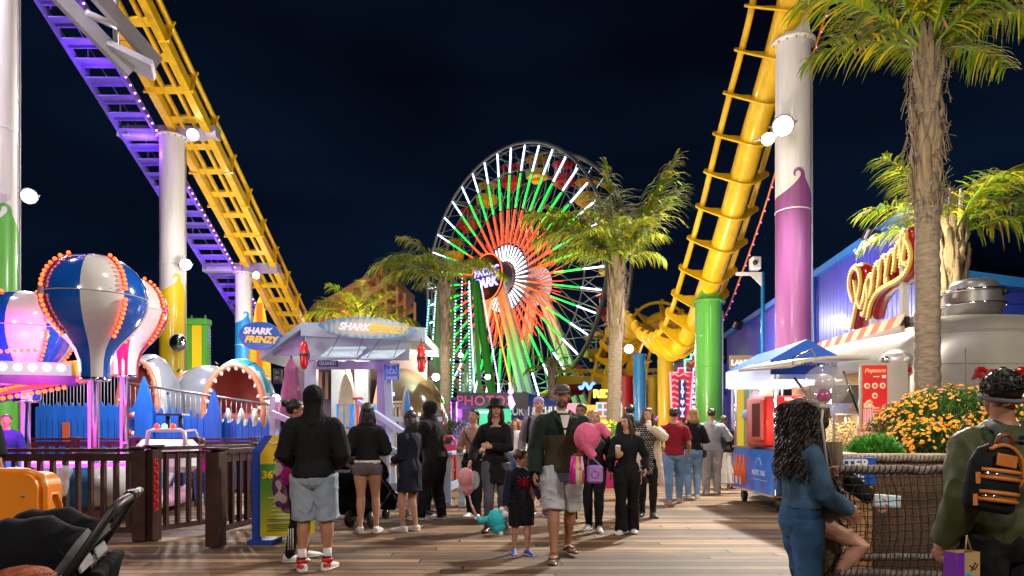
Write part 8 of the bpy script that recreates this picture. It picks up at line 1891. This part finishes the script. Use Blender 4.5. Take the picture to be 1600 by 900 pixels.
# 20 man with backpack
p20 = person('man in an olive bomber jacket seen from behind at the right picture edge', X(1566, 3.3), 3.3, 1.62, 6, 'tan', vox=.0048, w=1.02, fat=1.03, hands=[(-.165, .03, .505), (.16, .04, .52)], head=(-8, -4), top=[tp('bomber_jacket', cloth('bomber_green', (.065, .080, .032), rough=.5, var=.2), ease=.034, hem=-.03, puff=.010, hemw=-.004)], bottom=('legs', 'trousers', C_blk, .016), shoes=('low', M_shoe, M_sole), hair=None, wr=.012)
g = MB(); hf = p20['hf']; H_ = p20['H']; g.ball(hf(0, -.012, .022), (.050*H_, .058*H_, .050*H_), 22, 14); remeshed(g, 'hair', hairm('black'), p20['root'], .006, 1, wr=.008, ws=26); rnd = random.Random(2); c = MB()
for k in range(420):
    a, z = rnd.uniform(0, 2*pi), rnd.uniform(-.1, 1); s_ = math.sqrt(1-z*z); p = hf(.052*s_*cos(a), -.012+.060*s_*sin(a), .022+.052*z); ph = rnd.uniform(0, 6)
    c.tube([p+V((cos(ph+j)*.008, sin(ph+j)*.008, -.004*j+.004*sin(ph+j*2))) for j in range(6)], .0035, 4, caps=False)
c.build('hair_curls', hairm('black'), p20['root'])
g = MB(); g.tube([hf(.050*cos(a), -.006+.060*sin(a), -.012+.010*sin(a)) for a in [2*pi*k/24 for k in range(24)]], .012, 10, closed=True); g.build('headband', cloth('headband_grey', (.17, .14, .15)), p20['root'])
for i in (-1, 1):
    m = MB(); m.tube([p20['SP'](.315, i*.055, -.015), p20['SP'](.30, i*.075, -.07), p20['SP'](.235, i*.085, -.108)], .022, 8) if i < 0 else m.tube([p20['SP'](.315, .075, -.01), p20['SP'](.28, .085, -.08), p20['SP'](.20, .03, -.12)], .022, 8); m.build('strap', C_char if i > 0 else cloth('strap_grey', (.07, .08, .085)), p20['root'])
m = MB(); m.box(p20['SP'](.275, -.015, -.098), (.07, .008, .02), bev=.003); m.build('jacket_tag', M_black, p20['root'])
bp = thingW('mini_backpack', 'small black backpack with orange leather trim worn on the olive jacket', 'backpack', p20['world'](p20['SP'](.1, .02, -.15))); L = lambda x_, y_, z_: p20['world'](p20['SP'](0)+V((x_, y_, z_))); M_org = mat('orange_leather', (.62, .20, .03), .45, var=.2, vs=12)
BM = Matrix.Rotation(R(6+6), 3, 'Z') @ Matrix.Rotation(R(10), 3, 'Y'); B0 = L(-.24, -.215, .27)
bl = lambda x_, y_, z_: B0+BM@V((x_, y_, z_))
g = MB(); g.loft([(bl(0, 0, z), BM@V((1, 0, 0)), BM@V((0, 1, 0)), a, b_) for z, a, b_ in ((-.155, .10, .05), (-.14, .125, .065), (-.04, .13, .072), (.06, .12, .065), (.12, .09, .05), (.145, .05, .03))], 24); remeshed(g, 'pack_body', mat('pack_nylon', (.007, .008, .010), .7, spec=.15), bp, .006, 3, wr=.002, ws=20)
for nm, z, wd, yy in (('upper_pocket_zip', .012, .21, -.078), ('lower_pocket_zip', -.085, .21, -.080)):
    for dz in (-.016, .016): m = MB(); m.tube([bl(wd*.5*q, yy+.035*q*q, z+dz+.006*q) for q in (-1, -.6, -.2, .2, .6, 1)], [.008, .010, .010, .010, .010, .008], 8); m.build('leather_band', M_org, bp)
    m = MB(); m.tube([bl(wd*.5*q, yy+.028*q*q-.004, z+.006*q) for q in (-1, -.5, 0, .5, 1)], .005, 6); m.build('zip', M_chrome, bp); m = MB(); m.box(bl(-wd*.5-.008, yy+.04, z-.03), (.016, .008, .05)); m.build('zip_pull', M_org, bp)
m = MB(); m.box(bl(-.01, -.070, .075), (.105, .010, .055), M=BM, bev=.003); m.build('leather_patch', M_org, bp)
m = MB(); m.tube([bl(.115*cos(a), -.045, .03+.115*sin(a)) for a in [-.5+pi*.0+(pi+.2)*k/12 for k in range(11)]], .009, 8); m.build('arch_trim', M_org, bp)
m = MB(); m.tube([bl(-.04, -.03, .13), bl(-.035, -.04, .18), bl(0, -.045, .195), bl(.035, -.04, .18), bl(.04, -.03, .13)], .011, 8); m.build('carry_handle', mat('handle_brown', (.18, .05, .02), .4), bp)
# ---------------- paper bag held by the man at right ----------------
c = W(1503, 890, 3.15); t = thingW('paper_bag', 'purple and tan paper shopping bag with blue print hanging from the man\'s hand', 'bag', c)
m = MB(); Mz = Matrix.Rotation(R(14), 3, 'Z'); m.mi = 0
w_, d_, h_ = .13, .07, .17; cc = lambda x, y, z: c+Mz@V((x*w_/2, y*d_/2, z*h_/2))
vs = [cc(x, y, z) for z in (-1, 1) for y in (-1, 1) for x in (-1, 1)]; m.add(vs, [(0, 1, 3, 2), (0, 4, 5, 1), (2, 3, 7, 6), (1, 5, 7, 3)], False); m.build('bag_body', mat('kraft_paper', (.50, .32, .13), .7, var=.1), t)
m = MB(); m.add([cc(-1.02, -1, -1), cc(-1.02, -1, 1), cc(-1.02, 1, 1), cc(-1.02, 1, -1)], [(0, 1, 2, 3)], False); m.add([cc(-1, -1.03, -1), cc(-.35, -1.03, -1), cc(-.35, -1.03, 1), cc(-1, -1.03, 1)], [(0, 1, 2, 3)], False); m.build('purple_side', mat('bag_purple', (.17, .02, .42), .5), t)
m = MB(); f_ = lambda x, z: cc(x, -1.05, z); m.add([f_(0, -.9), f_(.9, -.9), f_(.9, -.45), f_(.35, -.35), f_(0, -.5)], [(0, 1, 2, 3, 4)], False); m.ball(f_(-.1, -.2), (.012, .002, .012)); m.ball(f_(.2, -.3), (.018, .002, .01)); m.build('blue_print', mat('print_blue', (.02, .35, .6), .5), t)
m = MB(); m.tube([f_(.1, .3), f_(.5, .05), f_(.8, .35)], .003, 4); m.tube([f_(.2, .0), f_(.6, .45)], .003, 4); m.build('dark_print', C_navy, t)
m = MB(); m.tube([cc(-.3, -1, 1), cc(-.15, -1, 1.9), cc(.15, -.5, 1.9), cc(.3, -1, 1)], .0035, 6); m.build('handle', mat('kraft_paper', (.5, .32, .13)), t)
# ---------------- orange bin ----------------
M_bin = mat('orange_plastic', (.80, .24, .015), .32, var=.08, vs=3, coat=.3)
t = thingW('trash_bin', 'glossy orange litter bin at the left edge behind the stroller', 'bin', (-3.5, 4.5, 0)); yb = 4.5
bx0, bx1, bz = -4.25, X(58, 4.36), Z(738, 4.5)
def rprism(mb, y0, y1, x0, x1, z0, z1, r, seg=8):
    poly = [(x0, z0), (x1, z0)]+[(x1-r+r*cos(a), z1-r+r*sin(a)) for a in [pi/2*k/seg for k in range(seg+1)]]+[(x0+r+r*cos(a), z1-r+r*sin(a)) for a in [pi/2+pi/2*k/seg for k in range(seg+1)]]
    n = len(poly); vs = [V((a, y0, b)) for a, b in poly]+[V((a, y1, b)) for a, b in poly]
    mb.add(vs, [tuple(range(n)), tuple(range(2*n-1, n-1, -1))]+[(i, n+i, n+(i+1) % n, (i+1) % n) for i in range(n)], False)
m = MB(); rprism(m, 4.36, 4.60, bx0, bx1, 0, bz, .10); m.build('body', M_bin, t)
m = MB(); pts_ = [(bx1+.012, 4.42, .1), (bx1+.012, 4.42, bz-.1), (bx1-.01, 4.42, bz-.02), (bx1-.1, 4.42, bz+.012), (bx0, 4.42, bz+.012)]; m.tube(pts_, .022, 8); m.build('rim_bead', M_bin, t)
m = MB(); m.tube([(bx1+.01, 4.44, .2), (bx1+.01, 4.44, bz-.22), (bx1+.01, 4.47, bz-.14), (bx1+.01, 4.53, bz-.14), (bx1+.01, 4.57, bz-.22), (bx1+.01, 4.57, .2)], .014, 8); m.build('side_panel_bead', M_bin, t)
m = MB()
for z in (bz-.14, bz-.30, bz-.5): m.cyl((bx1-.09, 4.36, z), (bx1-.09, 4.35, z), .010, seg=8)
m.build('rivets', M_steel, t)
t = thingW('plastic_bag', 'crumpled clear plastic bag behind the orange bin', 'bag', W(95, 752, 4.9)); m = MB(); c = W(93, 757, 4.95); m.ball(c, (.05, .05, .09)); m.tube([c, c+V((.05, 0, .12))], [.03, .05], 8); remeshed(m, 'film', mat('clear_film', (.9, .9, 1), .05, var=0, alpha=.25, bump=.8, bs=12), t, .012, 1, wr=.02, ws=16)
# ---------------- double stroller ----------------
C_str = mat('stroller_fabric', (.005, .005, .006), .8, spec=.06, var=.25, vs=6, bump=.3, bs=14); C_strg = mat('canopy_grey_trim', (.10, .10, .105), .6, spec=.1, var=.3, vs=8, bump=.2, bs=30); M_frame = mat('stroller_frame', (.10, .10, .11), .25, metal=.9)
def stroller(label, loc, rz):
    # local: pushes toward +Y, handle at -Y, seats side by side along X
    t = thing('double_stroller', label, 'stroller', loc, rz)
    m = MB(); hz = 1.04; hw = .36
    m.tube([(-hw, -.30, .74), (-hw, -.40, .90), (-hw, -.47, hz-.02), (-hw+.06, -.50, hz+.01), (hw-.06, -.50, hz+.01), (hw, -.47, hz-.02), (hw, -.40, .90), (hw, -.30, .74)], .019, 10); m.build('handle_bar', mat('handle_foam', (.02, .018, .02), .45), t)
    m = MB(); m.box((0, -.50, hz+.015), (.15, .05, .045), bev=.012); m.build('handle_joint', M_frame, t)
    for s_ in (-1, 1):
        m = MB(); m.tube([(s_*hw, -.30, .76), (s_*hw, .05, .48), (s_*hw, .55, .14)], .017, 8); m.tube([(s_*hw, .10, .50), (s_*hw, -.42, .14)], .015, 8); m.build('side_frame', M_frame, t)
        m = MB(); m.box((s_*(hw+.005), -.08, .58), (.05, .16, .05), 0, R(-38), bev=.012); m.build('hinge', M_black, t)
    for s_ in (-1, 1):
        cx = s_*.18; hwid = .165
        # canopy: ribs swinging about the side hinge
        m = MB(); H0 = V((cx, -.16, .60)); n = 14; sg = 16; vs = []
        for i in range(n+1):
            a = R(128-104*i/n); L_ = .35+.03*sin(pi*i/n)+.012*sin(i*1.9)
            for j in range(sg+1):
                b = pi*j/sg; vs.append(H0+V((cos(b)*hwid*(1+.0*i), L_*cos(a)*math.sin(b)**.45, L_*math.sin(a)*math.sin(b)**.45+.0)))
        def col(i): return 1 if i == 0 else 0
        f0 = [(i*(sg+1)+j, i*(sg+1)+j+1, (i+1)*(sg+1)+j+1, (i+1)*(sg+1)+j) for i in range(n) for j in range(sg)]
        m.add(vs, f0, True); m.m = [col(k//sg) for k in range(len(f0))]
        cn = m.build('canopy', [C_str, C_strg], t); sd = cn.modifiers.new('th', 'SOLIDIFY'); sd.thickness = .012
        m = MB(); 
        for i in (0, n): m.tube([vs[i*(sg+1)+j] for j in range(sg+1)], .011, 6)
        m.build('canopy_piping', C_strg, t)
        m = MB(); m.add([(cx-hwid, -.10, .62), (cx+hwid, -.10, .62), (cx+hwid*.95, -.30, .30), (cx-hwid*.95, -.30, .30), (cx-hwid, -.28, .86), (cx+hwid, -.28, .86)], [(0, 1, 2, 3), (4, 5, 1, 0)], False); bk_ = m.build('seat_back', C_str, t); q = bk_.modifiers.new('th', 'SOLIDIFY'); q.thickness = .03
        m = MB(); m.box((cx, .08, .42), (.31, .40, .05), 0, R(8), bev=.02); m.build('seat', C_str, t)
        m = MB(); m.box((cx, .33, .30), (.28, .06, .26), 0, R(-20), bev=.02); m.build('footrest', C_str, t)
        m = MB()
        for x_ in (-1, 1): m.add([(cx+x_*hwid, -.25, .80), (cx+x_*hwid, .22, .44), (cx+x_*hwid, -.1, .34), (cx+x_*hwid, -.32, .45)], [(0, 1, 2, 3)], False)
        sp_ = m.build('side_panel', C_str, t); q = sp_.modifiers.new('th', 'SOLIDIFY'); q.thickness = .02
        m = MB(); m.box((cx, -.345, .78), (.26, .012, .05), 0, R(-20), bev=.004); m.build('mesh_pocket', mat('mesh_silver', (.35, .35, .36), .35, metal=.4, var=.6, vs=80), t)
    g = MB(); g.loft([((0, -.20, .36) and V((0, -.20, .40)), V((1, 0, 0)), V((0, 1, 0)), .36, .20), (V((0, -.22, .26)), V((1, 0, 0)), V((0, 1, 0)), .35, .20), (V((0, -.20, .16)), V((1, 0, 0)), V((0, 1, 0)), .28, .15)], 24); g.box((0, -.36, .55), (.64, .05, .42), 0, R(12)); remeshed(g, 'storage_basket', C_str, t, .014, 2, wr=.02, ws=6)
    for x_, y_, r_ in ((-.34, .55, .09), (0, .55, .09), (.34, .55, .09), (-.36, -.42, .12), (0, -.42, .12), (.36, -.42, .12)):
        m = MB(); m.cyl((x_-.018, y_, r_), (x_+.018, y_, r_), r_, seg=24); wh = m.build('wheel', M_black, t); m = MB(); m.cyl((x_-.022, y_, r_), (x_+.022, y_, r_), r_*.55, seg=16); m.build('hub', M_frame, wh)
    return t
s1 = stroller('empty black double stroller with grey trimmed canopies at the lower left corner', (-2.24, 3.0, 0), R(112))
s2 = copy_tree(s1); s2.location = (X(570, 9.9), 10.0, 0); s2.rotation_euler = (0, 0, R(-20)); s2['label'] = 'second black stroller parked behind the grey shorts woman'
# wicker basket
t = thingW('wicker_basket', 'round rust coloured wicker basket at the very bottom left', 'basket', W(40, 895, 2.55)); c = W(38, 915, 2.6); Mwk = mat('wicker', (.33, .07, .02), .6, var=.5, vs=30, bump=.8, bs=60)
m = MB()
for i in range(9): z = .012*i; m.tube([c+V((.105*(1+.03*sin(k*5.5+i*pi))*cos(2*pi*k/40), .08*(1+.03*sin(k*5.5+i*pi))*sin(2*pi*k/40), z-.06)) for k in range(40)], .0075, 5, closed=True)
m.build('wicker_wall', Mwk, t); m = MB(); m.ball(c+V((0, 0, .045)), (.10, .075, .03)); m.build('wicker_lid', Mwk, t)
